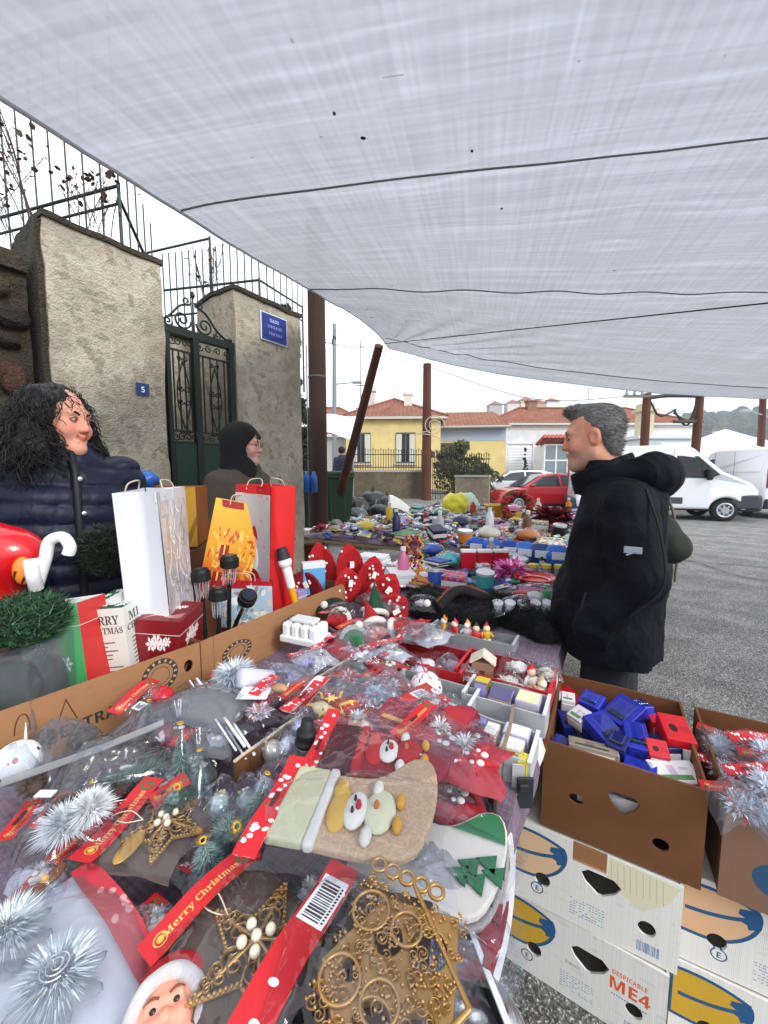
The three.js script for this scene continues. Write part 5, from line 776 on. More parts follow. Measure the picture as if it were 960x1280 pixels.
// ---------- cartons ----------
function carton(name, label, w, h, d, mat, o = {}) {   // open box: front panel at +z may carry holes and a print
  const t = thing(name, label, o.cat || 'carton', o.pos, o.yaw ?? TT), k = .006, f = o.print || mat;
  const shape = new THREE.Shape([[-w / 2, 0], [w / 2, 0], [w / 2, h], [-w / 2, h]].map((q) => new THREE.Vector2(...q)));
  for (const hl of o.holes || []) shape.holes.push(new THREE.Path(hl.map((q) => new THREE.Vector2(q[0] * w, q[1] * h))));
  const wob = (g) => warp(g, (x, y, z) => [x + .006 * (noise(x * 6 + w * 9, y * 9, z * 6) - .5), y + (y > h * .9 ? .008 * (noise(x * 9, z * 9, w * 7) - .5) : 0), z + .008 * (noise(x * 6, y * 7, z * 6 + 4) - .5)]);
  const fg = ext(shape, k), p = fg.attributes.position, uv = fg.attributes.uv; for (let i = 0; i < p.count; i++) uv.setXY(i, p.getX(i) / w + .5, p.getY(i) / h);
  part('front_panel', fg.translate(0, 0, d / 2 - k / 2), f, t);
  const sub = (ww, hh, kk) => new THREE.BoxGeometry(ww, hh, kk, 10, 6, 1);
  part('back_panel', wob(sub(w, h, k).translate(0, h / 2, -d / 2 + k / 2)), o.side || mat, t);
  for (const s of [-1, 1]) part('side_panel', wob(mv(sub(d - 2 * k, h, k), s * (w / 2 - k / 2), h / 2, 0, 0, Math.PI / 2, 0)), o.side || mat, t);
  part('bottom', box(w - 2 * k, k, d - 2 * k, 0, k / 2 + .001, 0), mat, t);
  if (o.lid) part('top_panel', box(w - 2 * k - .002, k, d - 2 * k - .002, 0, h - k, 0), mat, t);
  return t;
}
const ovalHole = (x, y, rx, ry, n = 16) => Array.from({ length: n }, (_, i) => [x + Math.cos(i / n * 6.283) * rx, y + Math.sin(i / n * 6.283) * ry]);
const handle = (x, y, s = 1) => [[-.16, .06], [-.1, .12], [.1, .12], [.16, .06], [.12, -.03], [.02, -.12], [-.02, -.12], [-.12, -.03]].map(([a, b]) => [x + a * s * .72, y + b * s]);
const brownCard = new THREE.MeshStandardMaterial({ map: cardMap, color: C('#a58f7c'), bumpMap: cardMap, bumpScale: .004, roughness: .85, side: THREE.DoubleSide });
const corr = (x, w, h, c) => { x.fillStyle = c; x.fillRect(0, 0, w, h); for (let i = 0; i < w; i += 9) { x.fillStyle = `rgba(120,110,95,${rr(.04, .16)})`; x.fillRect(i, 0, 4, h); } for (let i = 0; i < 60; i++) { x.fillStyle = `rgba(110,95,75,${rr(.02, .09)})`; x.beginPath(); x.ellipse(rr(0, w), rr(0, h), rr(6, 50), rr(4, 18), 0, 0, 7); x.fill(); } };
function bananaPrint(fill, o = {}) {
  return new THREE.MeshStandardMaterial({ roughness: .8, map: ctex(1024, 620, (x, w, h) => {
    seed(o.s || 3); corr(x, w, h, '#e3e1da');
    const sx = o.shift || 0, L = (f) => { x.beginPath(); x.moveTo(-60 + sx, 60); x.bezierCurveTo(120 + sx, 30, 250 + sx, 60, 330 + sx, 90); x.bezierCurveTo(380 + sx, 130, 350 + sx, 290, 200 + sx, 370); x.bezierCurveTo(120 + sx, 410, 40 + sx, 400, -60 + sx, 400); x.closePath(); f(); };
    L(() => { x.fillStyle = fill; x.fill(); x.save(); x.clip(); for (let i = 0; i < w; i += 9) { x.fillStyle = 'rgba(255,255,255,.12)'; x.fillRect(i, 0, 3, h); } x.restore(); x.lineWidth = 22; x.strokeStyle = '#1e5380'; x.stroke(); });
    x.lineWidth = 26; x.strokeStyle = '#1e5380'; x.beginPath(); x.moveTo(-20 + sx, 235); x.bezierCurveTo(120 + sx, 230, 230 + sx, 200, 320 + sx, 150); x.stroke();
    x.fillStyle = '#1e5380'; x.beginPath(); x.moveTo(250 + sx, 110); x.lineTo(345 + sx, 80); x.lineTo(360 + sx, 200); x.lineTo(300 + sx, 230); x.lineTo(290 + sx, 200); x.lineTo(255 + sx, 190); x.lineTo(285 + sx, 160); x.lineTo(245 + sx, 145); x.closePath(); x.fill();
    x.lineWidth = 8; x.beginPath(); x.arc(170 + sx, 480, 40, 0, 7); x.stroke(); txt(x, 'E', 170 + sx, 483, 54, '#1e5380');
    x.fillStyle = 'rgba(70,110,160,.75)'; for (let r = 0; r < 7; r++) for (let c = 0; c < 11; c++) if (rnd() > .18) x.fillRect(390 + c * 20 + rr(0, 4), 420 + r * 20, rr(8, 17), 6);
    x.fillStyle = 'rgba(60,100,160,.85)'; for (let i = 0; i < 16; i++) x.fillRect(800 + i * 8, 500, rr(2, 6), 74);
    if (o.tear) { x.fillStyle = '#94673f'; x.fillRect(395, 0, 210, 130); x.fillStyle = '#b98d61'; x.fillRect(395, 118, 210, 16); x.fillStyle = '#d9d2b4'; x.beginPath(); x.moveTo(620, 0); x.lineTo(1010, 20); x.lineTo(960, 150); x.lineTo(820, 290); x.lineTo(610, 190); x.closePath(); x.fill(); x.strokeStyle = 'rgba(150,135,95,.6)'; x.lineWidth = 3; for (let i = 0; i < 9; i++) { x.beginPath(); x.moveTo(630 + i * 36, 20); x.lineTo(640 + i * 36, 190); x.stroke(); } }
    if (o.me4) { txt(x, 'DESPICABLE', 815, 190, 46, '#d9622a', { sx: .78 }); txt(x, 'ME4', 815, 275, 128, '#d9561f', { sx: .95 }); x.fillStyle = '#6a6f9a'; for (let i = 0; i < 14; i++) x.fillRect(715 + i * 15, 352, rr(6, 12), 10); txt(x, '01BOX01', 470, 330, 34, 'rgba(60,60,60,.5)', { sx: .7 }); }
  }) });
}
const cardWhite = new THREE.MeshStandardMaterial({ roughness: .85, map: ctex(512, 256, (x, w, h) => { seed(71); corr(x, w, h, '#d6d3cb'); }) });
const bHoles = [handle(.06, .62, 1.05), ovalHole(-.30, .36, .052, .085), ovalHole(.33, .36, .05, .085)];
const S1 = onY(637, 1205, 0), [a1, b1] = toAB(S1);     // front left foot of the left stack
const stackC = (a, b, d, w, y) => { const p = tb(a + d / 2, b + w / 2, y); return p; };
{
  const W = .385, D = .5, H = .235;
  carton('banana_box', 'lower white banana box of the left stack, with yellow print and ME4 lettering', W, H, D, cardWhite, { cat: 'banana box', pos: stackC(a1, b1, D, W, .002), print: bananaPrint('#c79a1e', { me4: 1, s: 4, shift: -15 }), holes: bHoles, yaw: TT - .05, lid: 1 });
  carton('banana_box', 'upper torn white banana box with cream tape, under the brown carton', W, H, D, cardWhite, { cat: 'banana box', pos: stackC(a1, b1 + .0, D, W, H + .004), print: bananaPrint('#d9b48c', { tear: 1, s: 5 }), holes: bHoles, yaw: TT + .01, lid: 1 });
  const [a2, b2] = toAB(onY(836, 1192, H));
  carton('banana_box', 'lowest yellow printed banana box of the right stack, cut by the frame', W, H, D, cardWhite, { cat: 'banana box', pos: stackC(a2, b2, D, W, .002), print: bananaPrint('#c79a1e', { s: 6, shift: 60 }), holes: bHoles, yaw: TT + .03, lid: 1 });
  carton('banana_box', 'battered banana box with tan and blue print beneath the second brown carton', W, H, D, cardWhite, { cat: 'banana box', pos: stackC(a2 + .01, b2, D, W, H + .004), print: bananaPrint('#d8ab80', { s: 7, shift: 50 }), holes: bHoles, yaw: TT + .05, lid: 1 });
  const FL = onY(680, 928, .72), [fa, fb] = toAB(FL), c1 = stackC(fa, fb, .41, .352, 2 * H + .008);
  const t1 = carton('brown_carton', 'open brown carton of small boxed toys on top of the banana boxes', .352, .25, .41, brownCard, { pos: c1, holes: [handle(.04, .58, .85), ovalHole(-.26, .45, .05, .055), ovalHole(.27, .3, .05, .065)] });
  const F2 = onY(907, 1000, .715), [ga, gb] = toAB(F2), c2 = stackC(ga, gb, .39, .352, 2 * H + .008);
  seed(81); const hp = new THREE.MeshStandardMaterial({ roughness: .85, map: ctex(768, 540, (x, w, h) => { x.fillStyle = '#80604a'; x.fillRect(0, 0, w, h); for (let i = 0; i < w; i += 7) { x.fillStyle = `rgba(60,40,20,${rr(.02, .07)})`; x.fillRect(i, 0, 3, h); } x.fillStyle = '#274f6e'; x.beginPath(); x.ellipse(270, 360, 150, 100, 0, 0, 7); x.fill(); x.fillStyle = '#b8203a'; x.beginPath(); x.moveTo(215, 400); x.bezierCurveTo(150, 330, 190, 290, 220, 325); x.bezierCurveTo(250, 285, 290, 320, 215, 400); x.fill(); x.fillStyle = '#e9e0d0'; x.fillRect(196, 395, 26, 18); txt(x, 'nana', 335, 365, 60, '#10283a'); }) });
  const t2 = carton('brown_carton', 'second open brown carton full of bagged decorations, with a round blue logo', .352, .25, .39, brownCard, { pos: c2, print: hp });
  // contents of the first: each box its own thing
  const boxes = [
    [-.13, .13, .16, .1, .12, .05, .3, -.9, '#c9151f', 'red', 'red toy box with white snow dots standing in the back left of the carton'], [-.04, .14, .06, .12, .04, .1, .1, .3, '#b5182a', 'red', 'small crimson box half buried behind the blue sets'],
    [.02, .2, .09, .11, .05, .12, .5, -.7, '#2530a8', 'blue', 'blue clamshell set with green picture, highest in the carton'], [-.04, .19, -.02, .1, .06, .11, .35, .9, '#28329a', 'blue', 'blue clamshell set leaning left below the highest one'], [-.135, .15, .03, .06, .06, .09, .2, .4, '#3039a2', 'blue', 'blue boxed set at the left wall of the carton'],
    [-.135, .16, -.12, .07, .05, .08, .1, -.2, '#2a3aa6', 'blue', 'blue boxed set at the front left corner'], [-.06, .18, -.12, .15, .05, .07, -.2, .1, '#9c8f7e', 'pale', 'dull grey box with a white front edge near the front wall'], [.045, .19, -.03, .07, .07, .13, .15, .1, '#2b35a6', 'blue', 'tall blue box with pale bars in the middle of the carton'],
    [.1, .18, -.02, .1, .07, .09, -.1, .5, '#1d2350', 'black', 'dark open set with black window right of the blue box'], [.05, .17, -.13, .09, .05, .07, .1, -.15, '#2736b0', 'blue', 'small blue box at the middle of the front wall'], [.12, .17, .12, .09, .08, .06, .1, .2, '#cf1c20', 'red', 'red box with round black picture at the back wall'], [.14, .19, .03, .07, .1, .11, .1, .15, '#c8151d', 'red', 'tall red box with white side on the right'], [.125, .17, -.1, .14, .05, .08, .25, .5, '#e6e2df', 'white', 'white and brown picture box at the front right'], [.15, .13, -.13, .05, .1, .08, 0, .2, '#b3171f', 'red', 'dark red box in the front right corner'], [-.08, .12, .05, .1, .1, .1, .1, .4, '#4a5670', 'pale', 'slate blue box buried at the left centre'], [.15, .16, .05, .03, .08, .1, 0, 0, '#26307e', 'blue', 'narrow navy box at the right wall'], [.03, .09, .0, .3, .1, .34, 0, 0, '#5a4a3a', 'pale', 'brown inner box under the toy sets'],
    [-.07, .2, .11, .08, .05, .07, .4, -.4, '#2c38b4', 'blue', 'blue set lying behind the crimson box'], [.06, .2, .14, .07, .05, .08, -.2, .6, '#3a46b8', 'blue', 'pale blue set beside the red box at the back wall'], [-.1, .2, .0, .06, .05, .07, .3, -.6, '#d8d4d6', 'white', 'small white picture box at the left centre'], [.09, .2, -.06, .06, .05, .06, .5, .2, '#c4202a', 'red', 'small red box between the tall red box and the front'], [-.0, .2, -.08, .06, .04, .07, .2, -.3, '#20286a', 'blue', 'navy set at the centre front of the carton'], [-.14, .2, .07, .05, .06, .06, .1, .1, '#e2dfe0', 'white', 'white ended box against the left wall']];
  seed(5); const tex = {};
  const toyMat = (c, kind) => { const k = kind + (tex[kind]?.length > 1 ? rnd() < .5 ? 0 : 1 : tex[kind]?.length || 0); if (!tex[k]) { tex[kind] = [...(tex[kind] || []), 1]; tex[k] = ctex(160, 160, (x) => { x.fillStyle = '#fff'; x.fillRect(0, 0, 160, 160); x.globalAlpha = .9; if (kind === 'red') { dots(x, 160, 160 * .9, 8); x.fillStyle = '#222'; x.beginPath(); x.arc(60, 90, 24, 0, 7); x.fill(); x.fillStyle = '#ddd'; x.fillRect(96, 70, 50, 40); } else { x.fillStyle = 'rgba(230,190,230,.9)'; x.fillRect(56, 40, 26, 70); x.fillStyle = 'rgba(70,140,70,.9)'; x.fillRect(20, 104, 110, 34); x.strokeStyle = 'rgba(200,210,255,.9)'; x.lineWidth = 5; x.strokeRect(8, 8, 144, 144); x.fillStyle = 'rgba(200,200,220,.8)'; x.fillRect(100, 50, 30, 20); } }); } return M(c, .35, { map: tex[k] }); };
  for (let [x, y, z, w, h, d, rx, ry, c, kind, lab] of boxes) { const p = V(x, y + .02, -z * -1).applyAxisAngle(V(0, 1, 0), TT); const t = thing('toy_box', lab, 'toy box', [c1.x + p.x, c1.y + p.y, c1.z - 0 + V(x, 0, -z).applyAxisAngle(V(0, 1, 0), TT).z], TT + ry); t.position.x = c1.x + V(x, 0, -z).applyAxisAngle(V(0, 1, 0), TT).x; t.rotation.order = 'YXZ'; t.rotation.x = rx; if (h < .095) { w *= .82; h *= .85; d *= .82; } part('box', rbox(w, h, d, .003), toyMat(c, kind), t); if (kind === 'blue') part('clear_window', rbox(w * .7, .012, d * .7, .005, 0, h / 2 + .004, 0), clearHard, t); else part('side_label', box(w * .8, h * .5, .002, 0, 0, d / 2 + .0012), M('#e9e6e4', .5), t); }
  const inBox = (c, x, y, z) => { const q = V(x, 0, z).applyAxisAngle(V(0, 1, 0), TT); return V(c.x + q.x, c.y + y, c.z + q.z); };
  single('film_scrap', mv(sheet(.09, .05, .02, 3, .01, 20), ...inBox(c1, .02, .14, .19).toArray(), -1.2, TT, 0), celloHaze, 'clear film bulging behind the handle hole of the brown carton', 'plastic film');
  [[908, 992, .74, .2, .25], [932, 925, .77, .5, .4], [902, 925, .73, -.3, .3], [893, 955, .71, .2, .3], [945, 1000, .74, -.3, .3], [930, 965, .77, .5, .3], [955, 950, .76, .1, .3]].forEach(([x, y, z, yw, tl], i) => { const L = { pos: onY(x, y, z - .03), yaw: TT + yw, L: .11 }; const t = pack('bagged_decoration', ['white tinsel bag at the front left corner of the second carton', 'highest crumpled bag with a red strap in the second carton', 'white bag with red card at the back of the second carton', 'greyish clear bag against the left wall of the second carton', 'clear bag with bright red card at the front of the second carton', 'silvery crumpled bag in the middle of the second carton', 'white bag at the front right of the second carton'][i], 'decoration', L, { head: i % 2 ? headDots : headGold, l: .1, th: .05, tilt: tl, amp: .016, film: i % 2 ? cello : celloHaze, hw: .025, fill: (q) => part('white_tinsel', tinsel(420, .036, .003, ['#f4f5f8', '#d4dae2', '#c2c8d4', i % 3 ? '#cfd4de' : '#c9303a'], 90 + i, .6).translate(0, .02, .05), snowM, q) }); });
}
// ---------- the long low carton behind the goods ----------
const exPrint = (o) => new THREE.MeshStandardMaterial({ roughness: .85, side: THREE.DoubleSide, map: ctex(1024, 360, (x, w, h) => { seed(o.s); x.fillStyle = '#a3764f'; x.fillRect(0, 0, w, h); for (let i = 0; i < h; i += 6) { x.fillStyle = `rgba(80,45,20,${rr(.02, .07)})`; x.fillRect(0, i, w, 3); } for (let i = 0; i < 40; i++) { x.fillStyle = `rgba(70,40,20,${rr(.02, .06)})`; x.beginPath(); x.ellipse(rr(0, w), rr(0, h), rr(10, 80), rr(4, 20), 0, 0, 7); x.fill(); } const ring = (cx, cy, r) => { x.strokeStyle = '#33363c'; x.lineWidth = r * .34; x.beginPath(); x.arc(cx, cy, r, 0, 7); x.stroke(); x.fillStyle = '#c39a6c'; for (let i = 0; i < 16; i++) { const a = i / 16 * 6.283; x.save(); x.translate(cx + Math.cos(a) * r, cy + Math.sin(a) * r); x.rotate(a + Math.PI / 2); x.fillRect(-r * .07, -r * .1, r * .14, r * .2); x.restore(); } x.lineWidth = 4; x.beginPath(); x.arc(cx, cy, r * .6, 0, 7); x.stroke(); }; if (o.extra) { x.strokeStyle = '#4a3020'; x.lineWidth = 6; x.beginPath(); x.moveTo(230, 180); x.lineTo(275, 60); x.lineTo(318, 190); x.stroke(); x.beginPath(); x.moveTo(60, 150); x.bezierCurveTo(70, 20, 130, 20, 120, 150); x.stroke(); txt(x, 'EXTRA', 370, 235, 92, '#33302e', { rot: -.02 }); ring(760, 130, 95); } else { ring(180, 190, 70); ring(520, 170, 60); x.strokeStyle = '#33363c'; x.lineWidth = 3; x.setLineDash([10, 8]); x.beginPath(); x.moveTo(60, 0); x.lineTo(60, h); x.stroke(); } }) });
const CT = .93;                                        // height of its rim
const cl = onY(-8, 893, CT), cm = onY(250, 803, CT), cr = onY(432, 728, CT);
function sideCarton(label, A, B, d, print, holes) {
  const v = B.clone().sub(A), L = v.length(), yaw = Math.atan2(-v.z, v.x), n = V(0, 0, -1).applyAxisAngle(V(0, 1, 0), yaw), c = A.clone().lerp(B, .5).addScaledVector(n, d / 2);
  return carton('brown_carton', label, L - .004, CT - TY - .006, d, brownCard, { pos: V(c.x, TY + .006, c.z), yaw, print, holes });
}
sideCarton('brown carton printed EXTRA holding boxed sets and wrapped greenery', cl, cm, .34, exPrint({ extra: 1, s: 1 }), [ovalHole(.13, .45, .035, .14), ovalHole(.42, .62, .03, .12)]);
sideCarton('plain brown carton with round ink stamps holding gift bags and solar lamps', cm, cr, .34, exPrint({ s: 2 }), []);
// ---------- gift bags and boxes inside ----------
function giftBag(label, pos, yaw, w, h, d, front, side, tilt = 0, roll = 0) {
  const t = thing('gift_bag', label, 'gift bag', pos, yaw); t.rotation.order = 'YXZ'; t.rotation.x = tilt; t.rotation.z = roll;
  const panel = (W, H, f) => grid(10, 14, (u, v) => [(u - .5) * W, v * H, f(u, v)]);
  part('front_panel', panel(w, h, (u, v) => d / 2 + .006 * Math.sin(u * 5 + v * 3) * v), front, t); part('back_panel', panel(w, h, (u, v) => -d / 2 + .005 * Math.sin(u * 4) * v), side, t);
  for (const s of [-1, 1]) part('gusset', mv(panel(d, h, (u, v) => -.35 * d * (1 - Math.abs(u - .5) * 2) * smooth(.12, .9, v)), s * w / 2, 0, 0, 0, s * Math.PI / 2, 0), side, t);
  part('base', box(w, .003, d, 0, .002, 0), side, t); part('hem_fold', [box(w, .03, .003, 0, h - .018, d / 2 - .004)], side, t);
  for (const s of [-1, 1]) part('handle_cord', tube([[-w * .2, h - .02, s * d / 2], [-w * .18, h + .02, s * d * .4], [0, h + .03, s * d * .3], [w * .18, h + .02, s * d * .4], [w * .2, h - .02, s * d / 2]], .0025, 24, 5), M('#c9b9a0', .7), t);
}
const dbl = (m) => { m.side = THREE.DoubleSide; return m; };
seed(14);
const silverPrint = dbl(M('#fff', .28, { map: ctex(300, 600, (x, w, h) => { const g = x.createLinearGradient(0, 0, w, h); g.addColorStop(0, '#d8d4d2'); g.addColorStop(.5, '#b9b4b4'); g.addColorStop(1, '#dfe2ea'); x.fillStyle = g; x.fillRect(0, 0, w, h); for (let i = 0; i < 160; i++) { x.strokeStyle = pick(['rgba(120,116,120,.5)', 'rgba(250,250,252,.8)', 'rgba(176,150,120,.4)', 'rgba(190,160,165,.5)']); x.lineWidth = rr(2, 9); x.beginPath(); const a = rr(0, w), b = rr(0, h); x.moveTo(a, b); x.bezierCurveTo(a + rr(-60, 60), b + 40, a + rr(-60, 60), b + 90, a + rr(-90, 90), b + rr(50, 170)); x.stroke(); } }) }));
const goldPrint = dbl(M('#fff', .3, { map: ctex(400, 560, (x, w, h) => { const g = x.createLinearGradient(0, 0, 0, h); g.addColorStop(0, '#e8b93c'); g.addColorStop(.45, '#dd9526'); g.addColorStop(.72, '#a8202c'); g.addColorStop(1, '#7c1f58'); x.fillStyle = g; x.fillRect(0, 0, w, h); for (let i = 0; i < 220; i++) { const y = rr(.25, 1) * h; x.fillStyle = pick(y < h * .6 ? ['rgba(250,214,110,.6)', 'rgba(180,40,30,.6)', 'rgba(240,160,40,.5)'] : ['rgba(200,40,60,.6)', 'rgba(240,180,80,.5)', 'rgba(120,30,110,.5)', 'rgba(250,225,200,.5)']); x.save(); x.translate(rr(0, w), y); x.rotate(rr(0, 3)); x.fillRect(-20, -6, rr(10, 60), rr(6, 22)); x.restore(); } for (const [a, b, s] of [[110, 200, 70], [180, 260, 80], [90, 320, 74]]) { x.fillStyle = '#a01a20'; x.fillRect(a, b, s, s); x.fillStyle = '#f0c860'; x.fillRect(a + s * .4, b, s * .18, s); } }) }));
const gnomePrint = dbl(M('#fff', .35, { map: ctex(360, 600, (x, w, h) => { const g = x.createLinearGradient(0, 0, w, h); g.addColorStop(0, '#cfc3ba'); g.addColorStop(1, '#8d8d9a'); x.fillStyle = g; x.fillRect(0, 0, w, h); x.fillStyle = '#b9202b'; x.fillRect(0, 0, w, 34); for (let i = 0; i < 60; i++) { x.fillStyle = pick(['rgba(250,250,250,.6)', 'rgba(120,70,60,.35)', 'rgba(90,120,80,.4)']); x.beginPath(); x.arc(rr(0, w), rr(40, h), rr(2, 9), 0, 7); x.fill(); } x.fillStyle = '#b01824'; x.beginPath(); x.moveTo(150, 230); x.quadraticCurveTo(190, 110, 230, 235); x.fill(); x.fillStyle = '#d9a184'; x.beginPath(); x.arc(190, 252, 34, 0, 7); x.fill(); x.fillStyle = '#efece6'; x.beginPath(); x.ellipse(188, 320, 52, 66, 0, 0, 7); x.fill(); x.fillStyle = '#a31722'; x.beginPath(); x.ellipse(180, 450, 100, 90, 0, 0, 7); x.fill(); for (const [a, b, c] of [[80, 520, '#c8242f'], [250, 540, '#7a2a20'], [160, 560, '#d9a23c']]) { x.fillStyle = c; x.fillRect(a, b - 50, 70, 90); } }) }));
const bluePrint = dbl(M('#fff', .4, { map: ctex(400, 300, (x, w, h) => { x.fillStyle = '#b9d3e2'; x.fillRect(0, 0, w, h); x.fillStyle = '#c01f2b'; x.fillRect(0, 0, w, 30); for (let i = 0; i < 70; i++) { x.fillStyle = pick(['rgba(255,255,255,.8)', 'rgba(150,60,60,.5)', 'rgba(90,110,130,.5)', 'rgba(240,220,190,.6)']); x.beginPath(); x.ellipse(rr(0, w), rr(40, h), rr(6, 36), rr(6, 26), rr(0, 3), 0, 7); x.fill(); } }) }));
const bagAt = (px, py, h) => onY(px, py, h);
giftBag('tall white gift bag with silver printed front, leftmost of the bags', bagAt(212, 832, .80), 1.72, .22, .6, .12, silverPrint, dbl(M('#d5d8de', .6)), -.03, .04);
giftBag('golden and red printed gift bag leaning behind the solar lamps', bagAt(272, 782, .8), TT + .75, .2, .54, .06, goldPrint, dbl(M('#a01f28', .5)), -.12, -.2);
giftBag('gift bag printed with a bearded gnome, with a plain red side', bagAt(330, 768, .8), -.4, .19, .60, .17, gnomePrint, dbl(M('#d81f1e', .5)), 0, -.06);
giftBag('low pale blue printed gift bag behind the four solar lamps', bagAt(300, 782, .8), TT + .5, .3, .2, .05, bluePrint, dbl(M('#b01f2b', .5)), -.05);
seed(16);
const xmas = (bg, fg, o = {}) => M('#fff', .4, { map: ctex(300, 420, (x, w, h) => { x.fillStyle = bg; x.fillRect(0, 0, w, h); o.d && o.d(x, w, h); }) });
const flake = (x, cx, cy, r, c = '#fff') => { x.strokeStyle = c; x.lineWidth = r * .16; for (let i = 0; i < 6; i++) { const a = i * 1.047; x.beginPath(); x.moveTo(cx, cy); x.lineTo(cx + Math.cos(a) * r, cy + Math.sin(a) * r); x.stroke(); x.beginPath(); x.arc(cx + Math.cos(a) * r * .62, cy + Math.sin(a) * r * .62, r * .16, 0, 7); x.stroke(); } };
function boxedSet(label, pos, yaw, w, h, d, faces, tilt, roll = 0) { // faces: right left top bottom front back
  const t = thing('boxed_set', label, 'gift box', pos, yaw); t.rotation.order = 'YXZ'; t.rotation.x = tilt; t.rotation.z = roll;
  const g = new THREE.BoxGeometry(w, h, d).translate(0, h / 2, 0); const m = shade(new THREE.Mesh(g, faces)); m.name = 'box'; t.add(m); part('lid_seam', [box(w + .001, .002, d + .001, 0, h * .8, 0)], M('#c9c9c2', .6), t);
}
const greenF = xmas('#3f9a5c', 0, { d: (x, w, h) => { const g = x.createLinearGradient(0, 0, 0, h); g.addColorStop(0, '#6fae80'); g.addColorStop(1, '#1f8a3a'); x.fillStyle = g; x.fillRect(0, 0, w, h); for (const [a, b, r] of [[190, 60, 34], [90, 150, 26], [210, 220, 30], [120, 300, 26], [220, 350, 24]]) flake(x, a, b, r); x.fillStyle = '#b3261e'; x.fillRect(20, 230, 70, 60); } });
const topF = M('#fff', .4, { map: ctex(360, 160, (x, w, h) => { const g = x.createLinearGradient(0, 0, 0, h); g.addColorStop(0, '#f4f6f2'); g.addColorStop(1, '#b8e2c6'); x.fillStyle = g; x.fillRect(0, 0, w, h); txt(x, 'MERRY', 180, 62, 48, '#3c2a5c'); txt(x, 'CHRISTMAS', 180, 104, 40, '#2c5a52'); x.fillStyle = 'rgba(226,120,40,.7)'; x.beginPath(); x.arc(180, 50, 26, 0, 7); x.fill(); txt(x, 'MERRY', 180, 62, 48, 'rgba(190,30,40,.6)'); }) });
const redF = M('#d02321', .4), orangeF = M('#d9782a', .4);
const pB = onY(102, 878, .79);
boxedSet('green and red gift box with a white MERRY CHRISTMAS top, leaning in the carton', onY(97, 886, .80), TT + .62, .15, .3, .12, [redF, greenF, topF, greenF, greenF, redF], -.1, .12);
const whiteF = M('#fff', .45, { map: ctex(300, 460, (x, w, h) => { x.fillStyle = '#dfe4da'; x.fillRect(0, 0, w, h); txt(x, 'MERRY', 150, 60, 62, '#27332c', { font: 'serif' }); txt(x, 'CHRISTMAS', 150, 112, 44, '#27332c', { font: 'serif' }); x.fillStyle = '#6b756c'; for (let i = 0; i < 13; i++) x.fillRect(40, 170 + i * 21, rr(120, 220), 7); }) });
const flakeF = M('#fff', .45, { map: ctex(300, 300, (x, w, h) => { x.fillStyle = '#1d5a38'; x.fillRect(0, 0, w, h); for (let i = 0; i < 16; i++) flake(x, rr(10, 290), rr(10, 290), rr(18, 36)); x.fillStyle = '#e4e8de'; x.fillRect(80, 0, 220, 225); txt(x, 'MERRY', 190, 90, 44, '#4f5b52', { rot: .9, font: 'serif' }); txt(x, 'CHRISTMAS', 170, 130, 34, '#4f5b52', { rot: .9, font: 'serif' }); }) });
boxedSet('long white and green snowflake gift box lettered MERRY CHRISTMAS, beside the red box', onY(163, 850, .8), TT + .62, .13, .27, .2, [whiteF, whiteF, flakeF, whiteF, whiteF, whiteF], .02, .06);
const choc = M('#fff', .35, { map: ctex(320, 320, (x, w, h) => { const g = x.createLinearGradient(0, 0, w, h); g.addColorStop(0, '#8e1b22'); g.addColorStop(1, '#6a1018'); x.fillStyle = g; x.fillRect(0, 0, w, h); for (const [a, b, r] of [[110, 110, 38], [150, 100, 44], [195, 108, 36], [230, 95, 26]]) { flake(x, a, b, r, '#f0e6e2'); x.fillStyle = 'rgba(240,230,226,.7)'; x.beginPath(); x.arc(a, b, r * .5, 0, 7); x.fill(); } x.strokeStyle = 'rgba(230,190,180,.7)'; x.lineWidth = 10; for (let i = 0; i < 4; i++) { x.beginPath(); x.moveTo(40 + i * 20, 290 - i * 20); x.bezierCurveTo(110, 190, 170, 300, 290, 190 + i * 22); x.stroke(); } }) });
boxedSet('dark red gift box with white floral print, right of the white box', onY(214, 843, .8), TT + .55, .13, .22, .16, [choc, choc, choc, choc, choc, choc], .05, -.08);
function solarLamp(label, px, py, h, H, rx, rz) { const t = thing('solar_lamp', label, 'garden lamp', onY(px, py, h), TT); t.rotation.x = rx; t.rotation.z = rz; part('stake', [cyl(.008, .008, H - .09, 10, 0, (H - .09) / 2, 0), mv(new THREE.ConeGeometry(.013, .08, 4), 0, .04, 0, Math.PI)], blackM, t); part('shade', new THREE.LatheGeometry([[.012, H - .1], [.02, H - .09], [.026, H - .025]].map((q) => new THREE.Vector2(...q)), 20), clearHard, t); part('rib', Array.from({ length: 14 }, (_, i) => rod([Math.cos(i / 14 * 6.28) * .02, H - .09, Math.sin(i / 14 * 6.28) * .02], [Math.cos(i / 14 * 6.28) * .0255, H - .026, Math.sin(i / 14 * 6.28) * .0255], .0009, .0009, 4)), M('#cfd6da', .3), t); part('cap', [cyl(.034, .034, .03, 24, 0, H - .01, 0), cyl(.026, .03, .012, 24, 0, H + .011, 0)], blackM, t); part('solar_cell', box(.03, .002, .03, 0, H + .018, 0), M('#1c2440', .2), t); }
solarLamp('black solar garden lamp standing before the silver bag, nearest of the four', 258, 812, .8, .29, .03, .02); solarLamp('shorter black solar lamp right of the nearest one', 274, 812, .8, .22, 0, -.05); solarLamp('tall black solar lamp leaning before the gnome bag, with a white sticker', 286, 800, .8, .33, .05, -.1); solarLamp('black solar lamp tipped far over beside the red bag', 290, 790, .8, .26, .3, -.55);
